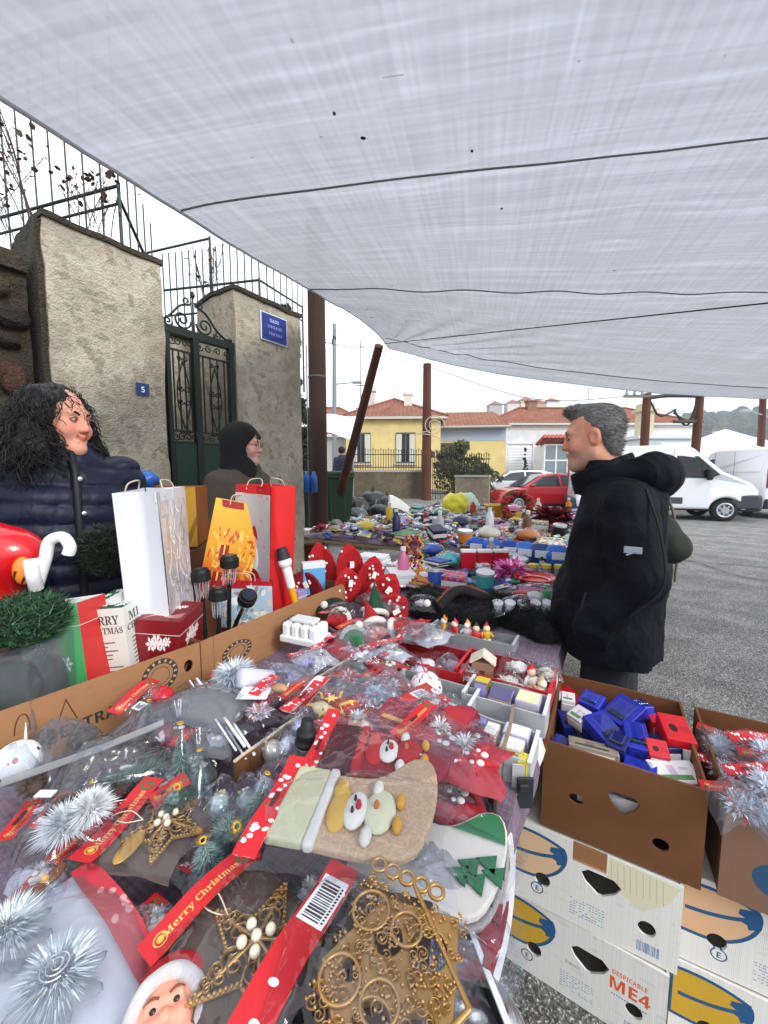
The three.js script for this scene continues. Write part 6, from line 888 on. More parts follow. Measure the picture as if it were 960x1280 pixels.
// inflatable, greenery in bags
{
  const pos = atZ(14, 690, 1.2), t = thing('inflatable_figure', 'red and white glossy inflatable decoration at the left end of the carton', 'inflatable', [pos.x - .03, pos.y - .05, pos.z], .15), pv = (c) => new THREE.MeshPhysicalMaterial({ color: C(c), roughness: .25, clearcoat: .6 });
  t.scale.setScalar(.72); t.position.x -= .03; part('body', nets(union([ell([0, .06, 0], [.2, .13, .13]), { f: ell([-.1, .1, 0], [.12, .12, .11]), k: .08 }, { f: cap([-.02, -.3, 0], [0, 0, 0], .1, .1), k: .08 }]), [-.3, -.42, -.2], [.3, .3, .2], .009), pv('#cf1117'), t); part('bobble', sph(.045, -.075, .245, .02, [1, 1.05, 1]), pv('#f0f0f2'), t); part('neck_ring', mv(new THREE.TorusGeometry(.045, .02, 10, 20), -.075, .2, .02, Math.PI / 2), pv('#f0f0f2'), t);
  part('trim', tube([[.2, -.08, .06], [.21, -.02, .09], [.2, .05, .08]], .026, 20, 10), pv('#ececf0'), t); part('curled_tail', tube([[.2, -.06, .05], [.235, .04, .05], [.26, .12, .05], [.31, .135, .05], [.335, .09, .05], [.325, .06, .05]], .024, 30, 10), pv('#f0f0f2'), t); part('printed_patch', sph(.06, .165, .0, .075, [.6, 1, .6]), new THREE.MeshStandardMaterial({ roughness: .3, map: ctex(128, 128, (x) => { x.fillStyle = '#e8842a'; x.fillRect(0, 0, 128, 128); x.strokeStyle = '#402018'; x.lineWidth = 7; for (let i = 0; i < 6; i++) { x.beginPath(); x.moveTo(i * 26, 128); x.lineTo(i * 26 + 30, 60); x.stroke(); } }) }), t);
}
function fir(label, pos, r, H, cols, sd, o = {}) {
  seed(sd); const t = thing('fir_garland', label, 'artificial greenery', pos), p2 = [], col = [];
  for (let i = 0; i < (o.n || 5000); i++) { const d = V(rr(-1, 1), rr(-1, 1), rr(-1, 1)).normalize(), q = Math.cbrt(rnd()), c = V(d.x * r * q, H * .5 + d.y * H * .5 * q, d.z * r * q), a = V(rr(-1, 1), rr(-.2, 1), rr(-1, 1)).normalize().multiplyScalar(rr(.015, .035)), w = V(rr(-1, 1), rr(-1, 1), rr(-1, 1)).cross(a).normalize().multiplyScalar(.0016), k = C(pick(cols)).multiplyScalar(rr(.7, 1.3)); for (const e of [c.clone().sub(w), c.clone().add(w), c.clone().add(a)]) { p2.push(e.x, e.y, e.z); col.push(k.r, k.g, k.b); } }
  const g = new THREE.BufferGeometry(); g.setAttribute('position', new THREE.Float32BufferAttribute(p2, 3)); g.setAttribute('color', new THREE.Float32BufferAttribute(col, 3)); g.computeVertexNormals();
  part('needles', g, vcol(.7, { side: THREE.DoubleSide }), t).userData.kind = 'stuff'; part('wire_stem', tube([[0, 0, 0], [.02, H * .4, 0], [-.01, H * .8, .01]], .006, 12, 5), M('#2a3a2a', .8), t);
  if (o.red) part('red_berries', Array.from({ length: 14 }, () => sph(rr(.008, .014), rr(-.8, .2) * r, H * rr(.4, .7), r * rr(.6, .95), 1, 8)), M('#b5231f', .4), t);
  return t;
}
const greens = ['#20402a', '#2d5434', '#163020', '#3f6a40'];
fir('dark artificial fir greenery at the left edge, with red and gold berries', atZ(28, 806, .93), .1, .12, greens, 61, { red: 1, n: 8000 });
fir('artificial fir greenery held up before the woman', atZ(136, 722, 1.4), .09, .2, ['#14261a', '#1c3522', '#102016'], 62);
function smokyBag(label, pos, w, h, d, yaw, tagged) { const t = thing('plastic_bag', label, 'plastic bag', pos, yaw), K = pos.x * 9; const g = new THREE.BoxGeometry(w, h, d, 16, 16, 10).translate(0, h / 2, 0); warp(g, (x, y, z) => { const k = 1 - .12 * smooth(.6 * h, h, y) + .1 * (Math.abs(fbm(x * 14 + K, y * 14, z * 14, 3) - .5) * 4 - .6); return [x * k, y + .01 * (noise(x * 30, z * 30, K) - .5), z * k]; }); part('film', g, celloHaze, t); part('dark_contents', nets(cloth(union([ell([0, h * .45, 0], [w * .42, h * .42, d * .36])]), .03, 3), [-w * .6, -.02, -d * .6], [w * .6, h * 1.1, d * .6], .012), M('#2b3f35', .9), t); if (tagged) part('barcode_label', mv(box(.07, .045, .001), .04, h * .25, d * .56, -.1, 0, .08), M('#fff', .5, { map: ctex(140, 90, (x) => { seed(4); x.fillStyle = '#fff'; x.fillRect(0, 0, 140, 90); barcode(x, 30, 26, 80, 56); }) }), t); }
smokyBag('clear plastic bag of dark green garland with a barcode label, at the carton end', onY(24, 925, .80), .17, .24, .12, TT + .6, 1); smokyBag('crumpled clear bag of greenery beside the green gift box', onY(72, 908, .8), .07, .24, .1, TT + .6);
// ---------- packed decorations at the near end ----------
const G1 = 'header-carded decorations';
// white poinsettia packs at the lower left
function poinsettia(t, x, z, R, sd, y = .03) { const f = part('flower', tinsel(1500, R, R * .022, ['#e3ecf2', '#cfdce4', '#b5c6cc', '#f3f7fa'], sd, .55).translate(x, y, z), tinselM, t); part('stamens', tinsel(160, R * .42, .0009, ['#b9c0c4', '#e8eef2', '#8f9a9a'], sd + 1, 1).translate(x, y + .012, z), tinselM, f); part('petal', Array.from({ length: 7 }, (_, i) => { const a = i / 7 * 6.28 + sd; return warp(mv(new THREE.SphereGeometry(1, 10, 6), 0, 0, 0, 0, 0, 0, [R * .62, .003, R * .26]).translate(R * .55, 0, 0).rotateY(a).translate(x, y - .012, z), (p, q, r) => [p, q + .02 * Math.hypot(p - x, r - z) * 6 * .12, r]); }), matt('#d9e2ea'), f); }
pack('poinsettia_pack', 'white card pack with two big silver poinsettias, at the lower left corner', 'decoration pack', lay(112, 1088, 212, 1238, .84), { w: .25, l: .3, th: .05, head: M('#fff', .5, { map: ctex(256, 60, (x, w, h) => { x.fillStyle = '#c33240'; x.fillRect(0, 0, w, h); dots(x, w, h, 8, '#e8a0a0'); }) }), hw: .03, roll: 0, film: celloHaze, fill: (t, w, l) => { part('backing_card', rbox(w * 1.02, .003, l, .001, 0, .004, l * .52), M('#e6e8ef', .7), t); seed(31); part('glitter_dot', Array.from({ length: 40 }, (_, i) => sph(.0018, (i % 2 ? 1 : -1) * w * .49 + rr(-.004, .004), .008, rr(.05, .98) * l, 1, 5)), M('#8f8468', .4), t).userData.kind = 'stuff'; poinsettia(t, .035, .08, .042, 33); poinsettia(t, -.075, .1, .04, 35); poinsettia(t, -.03, .18, .042, 36); poinsettia(t, .09, .16, .036, 37); part('tinsel_loop', tube(spiral(.035, .08, .016, 0, 2.5, 40).map(([x, z]) => [x, .055, z]), .0012, 60, 4), silverM, t); } });
pack('snow_bush_pack', 'snowy white tinsel bush in a clear bag, left edge above the poinsettias', 'decoration pack', lay(15, 1065, 118, 1005, .84), { head: 'none', w: .15, l: .12, th: .05, film: cello, fill: (t) => { part('snow_needles', merge([tinsel(2600, .045, .001, ['#eef2f4', '#dfe6ea', '#c4ced2'], 37, 1), tinsel(1800, .04, .001, ['#f4f7f8', '#e5ebee'], 38, 1).translate(.03, .02, .02)]).translate(0, .02, .055), snowM, t); } });
pack('brown_bow_pack', 'small white card with a glossy brown bow above the silver poinsettias', 'decoration pack', lay(20, 1130, 66, 1092, .86), { head: 'none', w: .06, l: .05, th: .02, fill: (t) => { for (const s of [-1, 1]) part('bow_loop', mv(new THREE.SphereGeometry(1, 12, 8), s * .014, .02, .025, 0, s * .4, 0, [.016, .007, .009]), M('#6a3f22', .2), t); part('knot', sph(.006, 0, .024, .025), M('#c9a05a', .2), t); } });
pack('bauble_pack', 'white and pink patterned bauble in a bag at the left edge, by the pine cones', 'decoration pack', lay(-30, 1010, 22, 960, .84), { head: 'none', w: .09, l: .08, th: .07, film: celloHaze, fill: (t) => part('bauble', sph(.04, .01, .04, .03, 1, 24), M('#fff', .3, { map: ctex(256, 128, (x) => { seed(3); x.fillStyle = '#eef0ee'; x.fillRect(0, 0, 256, 128); x.fillStyle = '#24543a'; x.fillRect(0, 84, 256, 44); for (let i = 0; i < 30; i++) { x.fillStyle = pick(['#c8306a', '#333', '#d05080']); x.beginPath(); x.arc(rr(0, 256), rr(10, 80), rr(2, 6), 0, 7); x.fill(); } }) }), t) });
// gold stars
pack('star_pack', 'red carded pack with a golden filigree star, left one of the two large stars', 'decoration pack', lay(88, 1092, 190, 985, .85), { w: .155, l: .17, th: .028, head: headGold, hw: .04, fill: (t, w, l) => { starFill(.064, l * .58, .3)(t, w, l); part('gold_leaf', sph(1, -.045, .02, .07, [.03, .004, .014]), M('#b58a48', .35, { metalness: .4 }), t); } });
pack('star_pack', 'short red carded pack folded behind the left golden star', 'decoration pack', lay(188, 1010, 232, 985, .865), { w: .06, l: .07, th: .02, hw: .035, head: headGold, fill: (t) => part('green_sprig', tinsel(60, .03, .003, ['#2d5a3a', '#3c6a48'], 4, .5).translate(0, .01, .045), snowM, t) });
pack('star_pack', 'red carded pack with a golden filigree star, right one of the two large stars', 'decoration pack', lay(195, 1185, 300, 1082, .86), { w: .16, l: .2, th: .03, head: headGold, hw: .035, fill: starFill(.078, .115, .9) });
pack('lantern_pack', 'red barcoded pack with a golden glitter house lantern, at the bottom of the picture', 'decoration pack', lay(318, 1262, 402, 1120, .88), { w: .2, l: .22, th: .06, head: headBar, hw: .045, roll: 0, fill: (t, w, l) => {
  part('lantern_wall', (() => { const s = new THREE.Shape([[-.075, 0], [.075, 0], [.075, .09], [0, .14], [-.075, .09]].map((q) => new THREE.Vector2(...q))); for (const [x, y, r] of [[-.035, .03, .02], [.035, .03, .02], [-.035, .075, .018], [.035, .075, .016], [0, .108, .011]]) s.holes.push(new THREE.Path(ovalHole(x, y, r, r, 20).map((q) => new THREE.Vector2(...q)))); return flatY(ext(s, .012, .002), .05).rotateY(.2).translate(0, 0, .2); })(), goldM, t);
  part('dark_inside', mv(rbox(.14, .03, .1, .004), .01, .028, .115, 0, .2, 0), M('#3a2618', .8), t); part('roof_edge', [rod([-.085, .056, .165], [-.0, .056, .215], .003), rod([.08, .056, .13], [0, .056, .215], .003)].map((e) => e), goldM, t);
  const rings = []; for (const [x, z, r] of [[-.035, .09, .021], [.035, .09, .021], [-.035, .135, .019], [.035, .135, .017]]) rings.push(mv(new THREE.TorusGeometry(r, .002, 6, 24), x, .058, z, Math.PI / 2)); part('ring', rings, goldM, t); seed(8); part('bead', Array.from({ length: 260 }, (_, i) => sph(rr(.0012, .0022), rr(-.078, .078), .058, .065 + rr(0, 1) * .135, 1, 5)), goldM, t).userData.kind = 'stuff';
  seed(12); const fl = []; for (let i = 0; i < 120; i++) { const x = rr(-.072, .072), z = rr(.075, .198); fl.push(warp(tube(spiral(x, z, rr(.004, .008), rr(0, 6), 1.3, 10), .0009, 10, 4), (a, b, c) => [a, .0585 + c, b])); } part('filigree', fl, goldM, t).userData.kind = 'stuff'; part('side_column', Array.from({ length: 5 }, (_, i) => mv(new THREE.TorusGeometry(.009, .0025, 6, 16), .098, .045, .07 + i * .02, Math.PI / 2)), goldM, t);
} });
{ // face mask with red hood
  const p = onY(207, 1279, .86), t = thing('face_ornament', 'moulded doll face with rosy cheeks and white trimmed red hood, at the bottom edge', 'ornament', p, .5); t.rotation.order = 'YXZ'; t.rotation.x = -1.15; t.scale.setScalar(.52);
  part('fur_trim', tube(Array.from({ length: 18 }, (_, i) => [Math.cos(i / 18 * 6.283) * .068, Math.sin(i / 18 * 6.283) * .072, .006 + .004 * Math.sin(i * 2.3)]), .017, 70, 10, true), matt('#eeeae8'), t); part('hood', nets(union([ell([.01, .015, -.02], [.088, .095, .035])]), [-.1, -.1, -.07], [.12, .13, .03], .006), matt('#b3131d'), t);
  const f = part('face', nets(union([ell([0, 0, 0], [.062, .066, .028]), { f: sph3(.028, -.005, .022, .018), k: .012 }, { f: sph3(-.028, -.005, .022, .018), k: .012 }, { f: sph3(0, .002, .032, .014), k: .01 }, { f: cap([-.03, .03, .022], [.03, .03, .022], .006), k: .012 }]), [-.08, -.08, -.04], [.08, .08, .06], .0035), M('#e39a80', .4), t); for (const s of [-1, 1]) { part('eye', sph(.005, s * .022, .02, .029, [1.3, 1, .6]), M('#20150f', .2), f); part('eyebrow', tube([[s * .01, .034, .03], [s * .024, .04, .027], [s * .038, .034, .02]], .0022, 10, 6), M('#7a4a34', .8), f); } part('mouth', tube([[-.016, -.026, .026], [0, -.031, .03], [.016, -.026, .026]], .004, 12, 6), M('#b5443e', .4), f); part('cheek', [sph(.011, .03, -.004, .033, [1, 1, .5]), sph(.011, -.03, -.004, .033, [1, 1, .5])], M('#d25a4c', .4), f);
}
function sph3(x, y, z, r) { return (a, b, c) => Math.hypot(a - x, b - y, c - z) - r; }
{ // dark tray at the bottom with white rim
  const L = lay(420, 1290, 520, 1225, .77), t = thing('display_tray', 'black display tray with a white rim below the cream stocking pack', 'tray', L.pos, L.yaw + 1.35); const w = .2, d = .26, h = .06;
  part('floor', box(w, .004, d, 0, .002, 0), M('#17191b', .6), t); for (const s of [-1, 1]) { part('side', [box(.004, h, d, s * w / 2, h / 2, 0)], M('#1b1d20', .6), t); part('end', box(w, h, .004, 0, h / 2, s * d / 2), M('#1b1d20', .6), t); part('white_rim', box(.007, .004, d + .01, s * w / 2, h + .003, 0), whiteM, t); part('white_rim', box(w - .01, .0035, .007, 0, h + .003, s * d / 2), whiteM, t); }
}
// stockings
pack('stocking_pack', 'cream felt stocking with a teddy figure in a clear pack, front of the pile', 'stocking pack', lay(297, 1088, 368, 958, .905), { l: .29, th: .036, head: headDots, hw: .035, amp: .004, fill: stockFill('#b59a7e', '#d9d9b4', '#efeee8', bearFig('#e0b355', '#dfe0c0'), { sw: .27, toe: '#d6d9b8' }) });
pack('stocking_pack', 'plum felt stocking with a red bear figure in a clear pack, behind the cream one', 'stocking pack', lay(372, 990, 412, 905, .893), { w: .22, l: .3, th: .034, head: headDots, hw: .03, amp: .004, fill: stockFill('#8a1f2e', '#54202c', '#c01f2c', bearFig('#c81d28', '#b81c26'), { sw: .24 }) });
const patt = M('#fff', .8, { map: ctex(256, 256, (x) => { seed(8); x.fillStyle = '#cfc9bf'; x.fillRect(0, 0, 256, 256); for (let i = 0; i < 26; i++) { x.fillStyle = pick(['#2b6b45', '#35754e', '#b8443c', '#a8343a']); const a = rr(0, 240), b = rr(0, 240); for (let k = 0; k < 3; k++) { x.beginPath(); x.moveTo(a, b + k * 9); x.lineTo(a - 13 - k * 3, b + 16 + k * 9); x.lineTo(a + 13 + k * 3, b + 16 + k * 9); x.fill(); } } }) });
[[400, 1150, 470, 1015, .80, 'lowest'], [408, 1130, 470, 1008, .826, 'second lowest'], [412, 1112, 472, 1000, .85, 'upper']].forEach(([a, b, c, d, h, q], i) => pack('printed_stocking_pack', `${q} printed stocking pack with green trees, fanned out under the cream stocking`, 'stocking pack', lay(a, b, c, d, h), { head: 'none', w: .21, l: .27 - .012 * i, th: .014, amp: .004, fill: (t, w, l) => { part('stocking', flatY(ext(sockShape(.25, l * .92), .012, .003), .008).translate(0, 0, .01), i === 1 ? matt('#b3a9a2') : patt, t); part('tree_motif', Array.from({ length: 5 }, (_, k) => flatY(ext([[0, -.0], [-.016, -.03], [.016, -.03]], .003), .018).translate(rr(-.03, .05), 0, l * .62 + k * .012)), matt(i ? '#2d6b48' : '#a33a36'), t); } }));
pack('red_fabric_pack', 'red fabric with white snowflakes in a clear bag, hanging over the table edge', 'fabric pack', lay(505, 1195, 548, 1085, .80), { head: 'none', w: .13, l: .12, th: .02, amp: .01, roll: -.2, fill: (t, w, l) => { part('folded_fabric', warp(new THREE.BoxGeometry(w * .92, .016, l * .9, 14, 1, 14).translate(0, .012, l * .5), (x, y, z) => [x, y + .008 * Math.sin(z * 90 + x * 40), z]), matt('#b01228'), t); part('snowflake', Array.from({ length: 6 }, (_, i) => rbox(.006, .002, .05, .001, .02, .026, .05, 0, i * 1.047)), M('#e8d8d8', .7), t); } });
pack('silver_foil_pack', 'sheet of silver foil at the bottom edge beside the lilac cloth', 'foil pack', lay(495, 1250, 575, 1200, .785), { head: 'none', w: .16, l: .16, th: .012, amp: .01, nobag: 1, fill: (t, w, l) => part('foil', sheet(w, l, .02, 9, .008, 40), M('#c6c9ca', .28, { metalness: .85, side: THREE.DoubleSide }), t) });
pack('blue_foil_pack', 'crumpled bluish clear bag between the lantern and the foil sheet', 'decoration pack', lay(505, 1222, 545, 1160, .80), { head: 'none', w: .08, l: .07, th: .03, amp: .016, film: celloHaze, fill: (t) => part('bow', tinsel(50, .03, .006, ['#9fb2c8', '#c9d4e0'], 3, .8).translate(0, .01, .03), tinselM, t) });
// maroon packs
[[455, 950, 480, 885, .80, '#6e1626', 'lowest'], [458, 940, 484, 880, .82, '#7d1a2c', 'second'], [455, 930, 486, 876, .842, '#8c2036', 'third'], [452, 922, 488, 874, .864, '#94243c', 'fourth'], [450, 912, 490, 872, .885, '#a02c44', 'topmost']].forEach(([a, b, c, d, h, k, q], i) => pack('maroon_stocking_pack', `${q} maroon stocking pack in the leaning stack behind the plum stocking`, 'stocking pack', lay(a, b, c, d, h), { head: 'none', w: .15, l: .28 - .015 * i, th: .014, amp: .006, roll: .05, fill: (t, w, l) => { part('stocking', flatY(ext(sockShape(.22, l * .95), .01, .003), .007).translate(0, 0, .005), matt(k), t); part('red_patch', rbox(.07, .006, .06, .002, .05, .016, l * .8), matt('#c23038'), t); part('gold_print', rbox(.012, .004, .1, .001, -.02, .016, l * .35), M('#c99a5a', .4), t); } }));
{ const L = lay(620, 1010, 640, 905, .79); const t = thing('cardboard_tray', 'worn dark cardboard tray standing on edge beside the maroon packs', 'tray', L.pos, L.yaw); part('wall', warp(new THREE.BoxGeometry(L.L * 1.1, .085, .006, 16, 4, 1), (x, y, z) => [x, y, z + .003 * Math.sin(x * 20)]), M('#5a4a3e', .85), t); part('torn_edge', warp(new THREE.BoxGeometry(L.L * 1.1, .008, .008, 24, 1, 1).translate(0, .045, 0), (x, y, z) => [x, y + .005 * (noise(x * 90, 1) - .5), z + .003 * Math.sin(x * 20)]), M('#8a7a66', .9), t); part('floor', box(L.L, .004, .12, 0, -.04, -.06), M('#2a2422', .8), t); }
// yellow star, red headers against the carton
pack('yellow_star_pack', 'clear pack with a yellow and red pointed star under a dotted red card', 'decoration pack', lay(348, 905, 400, 856, .885), { w: .15, l: .13, th: .02, head: headDots, hw: .028, fill: (t, w, l) => { const st = (R, c, y, n) => part(n, ext(Array.from({ length: 12 }, (_, k) => [Math.cos(k * .5236) * (k % 2 ? R * .42 : R), Math.sin(k * .5236) * (k % 2 ? R * .42 : R)]), .004, .001).rotateX(Math.PI / 2).translate(.01, y, l * .62), c, t); st(.06, M('#e3c04a', .4), .012, 'yellow_star'); st(.043, M('#8c2a24', .4), .018, 'red_star'); st(.016, M('#e9cf6a', .4), .024, 'star_centre'); } });
pack('dotted_card_pack', 'clear pack with a dotted red card running to the yellow star', 'decoration pack', lay(400, 870, 450, 900, .875), { w: .1, l: .1, th: .02, head: headDots, hw: .024, fill: (t) => part('cream_ornament', sph(.02, 0, .02, .05, [1.6, .6, 1]), M('#d8c890', .5), t) });
pack('white_card_pack', 'white card with black slot and red dotted strip, above the yellow star', 'decoration pack', lay(338, 915, 412, 845, .87), { w: .16, l: .05, th: .012, head: M('#fff', .5, { map: ctex(256, 64, (x, w, h) => { x.fillStyle = '#e9ebec'; x.fillRect(0, 0, w, h); x.fillStyle = '#1c1c1c'; x.fillRect(120, 16, 40, 8); x.fillStyle = '#c8141f'; x.fillRect(0, 40, w, 24); dots(x, w, 70, 4); }) }), hw: .04, fill: (t) => part('ribbon', rbox(.1, .004, .012, .001, 0, .006, .04), M('#b51c26', .5), t) });
pack('red_ornament_pack', 'Merry Christmas red card with a red shiny ornament, leaning against the carton print', 'decoration pack', lay(125, 905, 195, 852, .88), { w: .135, l: .075, th: .03, head: headGold, hw: .034, tilt: .25, fill: (t) => { part('ornament', sph(.022, .03, .02, .06, [1.2, .8, 1.4]), M('#c01a24', .2), t); part('barcode_label', box(.03, .001, .024, -.02, .012, .04), M('#fff', .5, { map: ctex(64, 48, (x) => { seed(2); x.fillStyle = '#fff'; x.fillRect(0, 0, 64, 48); barcode(x, 6, 4, 52, 40); }) }), t); } });
pack('small_red_pack', 'red carded pack with a wooden figure left of the white slotted card', 'decoration pack', lay(302, 888, 352, 845, .885), { w: .1, l: .07, th: .02, head: headDots, hw: .03, fill: (t) => { part('figure', sph(.014, 0, .02, .05, [1, .7, 1.6]), M('#b98a5c', .6), t); part('cap', sph(.009, 0, .022, .035), M('#b51c26', .5), t); } });
// silver poinsettia, white cards
pack('silver_poinsettia_pack', 'silver glitter poinsettia in a clear bag against the plain carton', 'decoration pack', lay(238, 872, 300, 838, .86), { head: 'none', w: .17, l: .16, th: .05, fill: (t, w, l) => poinsettia(t, 0, l * .45, .06, 51) });
single('price_card', rbox(.075, .002, .055, .001), M('#e9e8ec', .6), 'blank white card lying on the silver poinsettia bag', 'card').position.copy(onY(318, 868, .90)).y += .004;
pack('pink_glitter_pack', 'pink and white glitter leaves in a clear pack below the white card', 'decoration pack', lay(285, 905, 330, 880, .875), { head: 'none', w: .08, l: .1, th: .025, fill: (t) => part('leaves', tinsel(200, .032, .005, ['#d8b8c0', '#e8dfe2', '#a8706a', '#c8c0c8'], 55, .5).translate(0, .015, .05), tinselM, t) });
// bottle brush trees
seed(23);
brushTree('bottle brush tree with snow tips lying towards the silver tray, left of the group', 208, 962, .85, .115, .5, .9); brushTree('upright green bottle brush tree at the back of the group', 228, 1000, .80, .135, -.05, -.1); brushTree('bagged bottle brush tree with yellow tie at the right of the group', 276, 1040, .82, .12, .2, -.7); brushTree('bottle brush tree standing in the middle of the group in a dark bag', 250, 1030, .80, .115, -.1, .15); brushTree('small snow tipped tree nearest the right golden star', 262, 1085, .82, .1, .2, -.3); brushTree('bottle brush tree tipped back towards the carton', 180, 945, .84, .11, -.7, .4); brushTree('bottle brush tree pressed against the dotted red cards', 300, 1062, .82, .11, .1, .5); brushTree('dark bottle brush tree half hidden behind the left star card', 205, 1030, .81, .12, .1, .5);
// pine cones in bags
function coneBag(label, L, n, sd, o = {}) { pack('pine_cone_bag', label, 'pine cone bag', L, { head: 'none', w: o.w || .2, l: o.l || .15, th: .085, amp: .012, film: celloHaze, ...o, fill: (t, w, l) => { seed(sd); for (let i = 0; i < n; i++) { const c = part('pine_cone', cones[i % 2], coneM, t); c.scale.setScalar(.72); c.position.set(lerp(-.36, .36, (i % 3) / 2) * w + rr(-.01, .01), .03 + .02 * (i % 2), lerp(.22, .78, Math.floor(i / 3) / Math.max(1, Math.ceil(n / 3) - 1)) * l); c.rotation.set(rr(1, 2), rr(0, 6), rr(-.6, .6)); } } }); }
const coneM = vcol(.75);
coneBag('bag of brown pine cones under the printed carton, right of its EXTRA lettering', lay(125, 948, 210, 898, .80), 6, 71); coneBag('bag of dusty pine cones at the left edge of the stall', lay(0, 975, 95, 925, .81), 6, 72, { w: .17 }); coneBag('bag of pine cones with a small white label, in front of the other cone bags', lay(60, 1000, 170, 945, .805), 6, 73, { w: .2, l: .13 });
single('white_label', box(.03, .002, .014), M('#eceae6', .6), 'small white sticker on the front pine cone bag', 'label').position.copy(onY(57, 992, .90)); single('metal_strip', warp(new THREE.BoxGeometry(.26, .003, .02, 20, 1, 1), (x, y, z) => [x, y + .25 * x * x, z]), M('#b9bcbc', .3, { metalness: .6 }), 'thin curved silver strip lying across the pine cone bags', 'strip').applyMatrix4(new THREE.Matrix4().compose(onY(112, 940, .90), new THREE.Quaternion().setFromEuler(new THREE.Euler(0, .55, .1)), V(1, 1, 1))); single('paper_label', rbox(.045, .002, .02, .001, 0, 0, 0, 0, .3, 0), M('#d4d6d8', .5), 'white framed label on the smoky bag among the pine cones', 'label').position.copy(onY(148, 972, .875));
pack('smoky_bag', 'large smoky grey plastic bag between the trees and the silver poinsettia', 'plastic bag', lay(185, 905, 250, 860, .86), { head: 'none', w: .14, l: .21, th: .05, film: celloHaze, amp: .006, fill: (t, w, l) => part('grey_sheet', sheet(w * .96, l * .95, .035, 5, .004, 24), M('#6c6b6a', .45, { side: THREE.DoubleSide }), t) });
[[250, 862, 300, 935, .862, 'upper'], [262, 868, 312, 945, .85, 'lower']].forEach(([a, b, c, d, h, q]) => { const L = lay(a, b, c, d, h), t = thing('plastic_tray', `${q} thin clear tray edge beside the silver poinsettia`, 'tray', L.pos, L.yaw); part('rim', [rbox(L.L * 1.2, .004, .006, .001, 0, .02, 0), rbox(L.L * 1.2, .003, .004, .001, 0, .02, .018)], M('#e3e5e6', .3), t); part('wall', box(L.L * 1.18, .02, .002, 0, .01, .009), clearHard, t); });
// cardboard dividers and silver wrapped bits
{ for (const [a, b, c, d, h, lab] of [[300, 958, 372, 895, .87, 'brown cardboard strip among the silver wrappers, below the yellow star'], [385, 862, 432, 826, .87, 'upright brown cardboard divider left of the small boxed trays'], [418, 838, 465, 880, .83, 'thin black rimmed cardboard divider beside the pink ornaments']]) { const L = lay(a, b, c, d, h), t = thing('cardboard_divider', lab, 'divider', L.pos, L.yaw); part('strip', warp(new THREE.BoxGeometry(L.L * 1.05, .05, .005, 12, 3, 1).translate(0, -.02, 0), (x, y, z) => [x, y + .004 * noise(x * 30, 2), z + .012 * Math.sin(x * 12)]), brownCard, t); part('white_edge', warp(new THREE.BoxGeometry(L.L * 1.05, .003, .006, 12, 1, 1).translate(0, .0068, 0), (x, y, z) => [x, y + .004 * noise(x * 30, 2), z + .012 * Math.sin(x * 12)]), M('#cbb79c', .9), t); } }
seed(29); [[322, 985, '#c8ccd0', 'nearest the dotted red cards'], [300, 1000, '#9aa8a4', 'beside the bagged tree'], [345, 960, '#d4d8e2', 'left of the black lamp'], [318, 950, '#bdb7a8', 'on the cardboard strip'], [358, 935, '#c3c6d8', 'above the black lamp'], [285, 1000, '#b5c3bd', 'behind the yellow tie']].forEach(([x, y, c, q], i) => pack('wrapped_bauble', `silvery wrapped bauble in crinkled film ${q}`, 'wrapped bauble', { pos: onY(x, y, .835), yaw: rr(0, 3), L: .08 }, { head: 'none', w: .075, l: .085, th: .045, amp: .014, fill: (t) => { part('bauble', sph(.022, 0, .022, .04, 1, 16), M(c, .2, { metalness: .5 }), t); part('bow', tinsel(60, .014, .003, ['#d6d9dc', '#b0b6ba', '#c9b26a'], 60 + i, .8).translate(0, .03, .03), tinselM, t); } }));
{ const t = thing('black_lamp_head', 'ribbed black plastic lamp stake standing among the silver wrappers', 'garden lamp', onY(377, 985, .79), .3); t.rotation.z = -.1; part('body', new THREE.LatheGeometry([[0, 0], [.018, 0], [.02, .05], [.016, .09], [.022, .1], [.022, .106], [.017, .11], [.021, .12], [.021, .126], [.014, .132], [.012, .15], [0, .15]].map((q) => new THREE.Vector2(...q)), 20), blackM, t); part('ring', mv(new THREE.TorusGeometry(.0175, .002, 6, 20), 0, .094, 0, Math.PI / 2), M('#8a8f92', .3), t); }
// ---------- trays and goods along the middle ----------
function tray(name, label, px, py, w, d, h, out, inn, o = {}) {
  const p = onY(px, py, TY + .004), t = thing(name, label, 'display tray', p, TT + (o.yaw || 0)), k = .006, wl = (ww, hh, dd, x, y, z) => warp(new THREE.BoxGeometry(ww, hh, dd, 8, 3, 8).translate(x, y, z), (a, b, c) => [a + .004 * (noise(a * 20, c * 20, px) - .5), b + (b > h * .6 ? .006 * (noise(a * 15, c * 15, px + 3) - .5) : 0), c + .004 * (noise(a * 20, c * 20, px + 9) - .5)]);
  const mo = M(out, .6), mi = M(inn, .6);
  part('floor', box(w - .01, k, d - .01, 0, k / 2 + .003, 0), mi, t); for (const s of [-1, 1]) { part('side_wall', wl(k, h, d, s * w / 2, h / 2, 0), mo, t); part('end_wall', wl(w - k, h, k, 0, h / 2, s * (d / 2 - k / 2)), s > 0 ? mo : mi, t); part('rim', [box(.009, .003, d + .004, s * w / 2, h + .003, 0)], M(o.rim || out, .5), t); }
  if (o.flap) part('corner_flap', rbox(.03, h * .9, .004, .001, w / 2 - .02, h * .45, d / 2 + .004, 0, .4, 0), mo, t);
  return { t, p, at: (x, y, z) => V(x, 0, z).applyAxisAngle(V(0, 1, 0), TT + (o.yaw || 0)).add(V(p.x, p.y + y, p.z)), yaw: TT + (o.yaw || 0) };
}
const toyPrint = {}; seed(17);
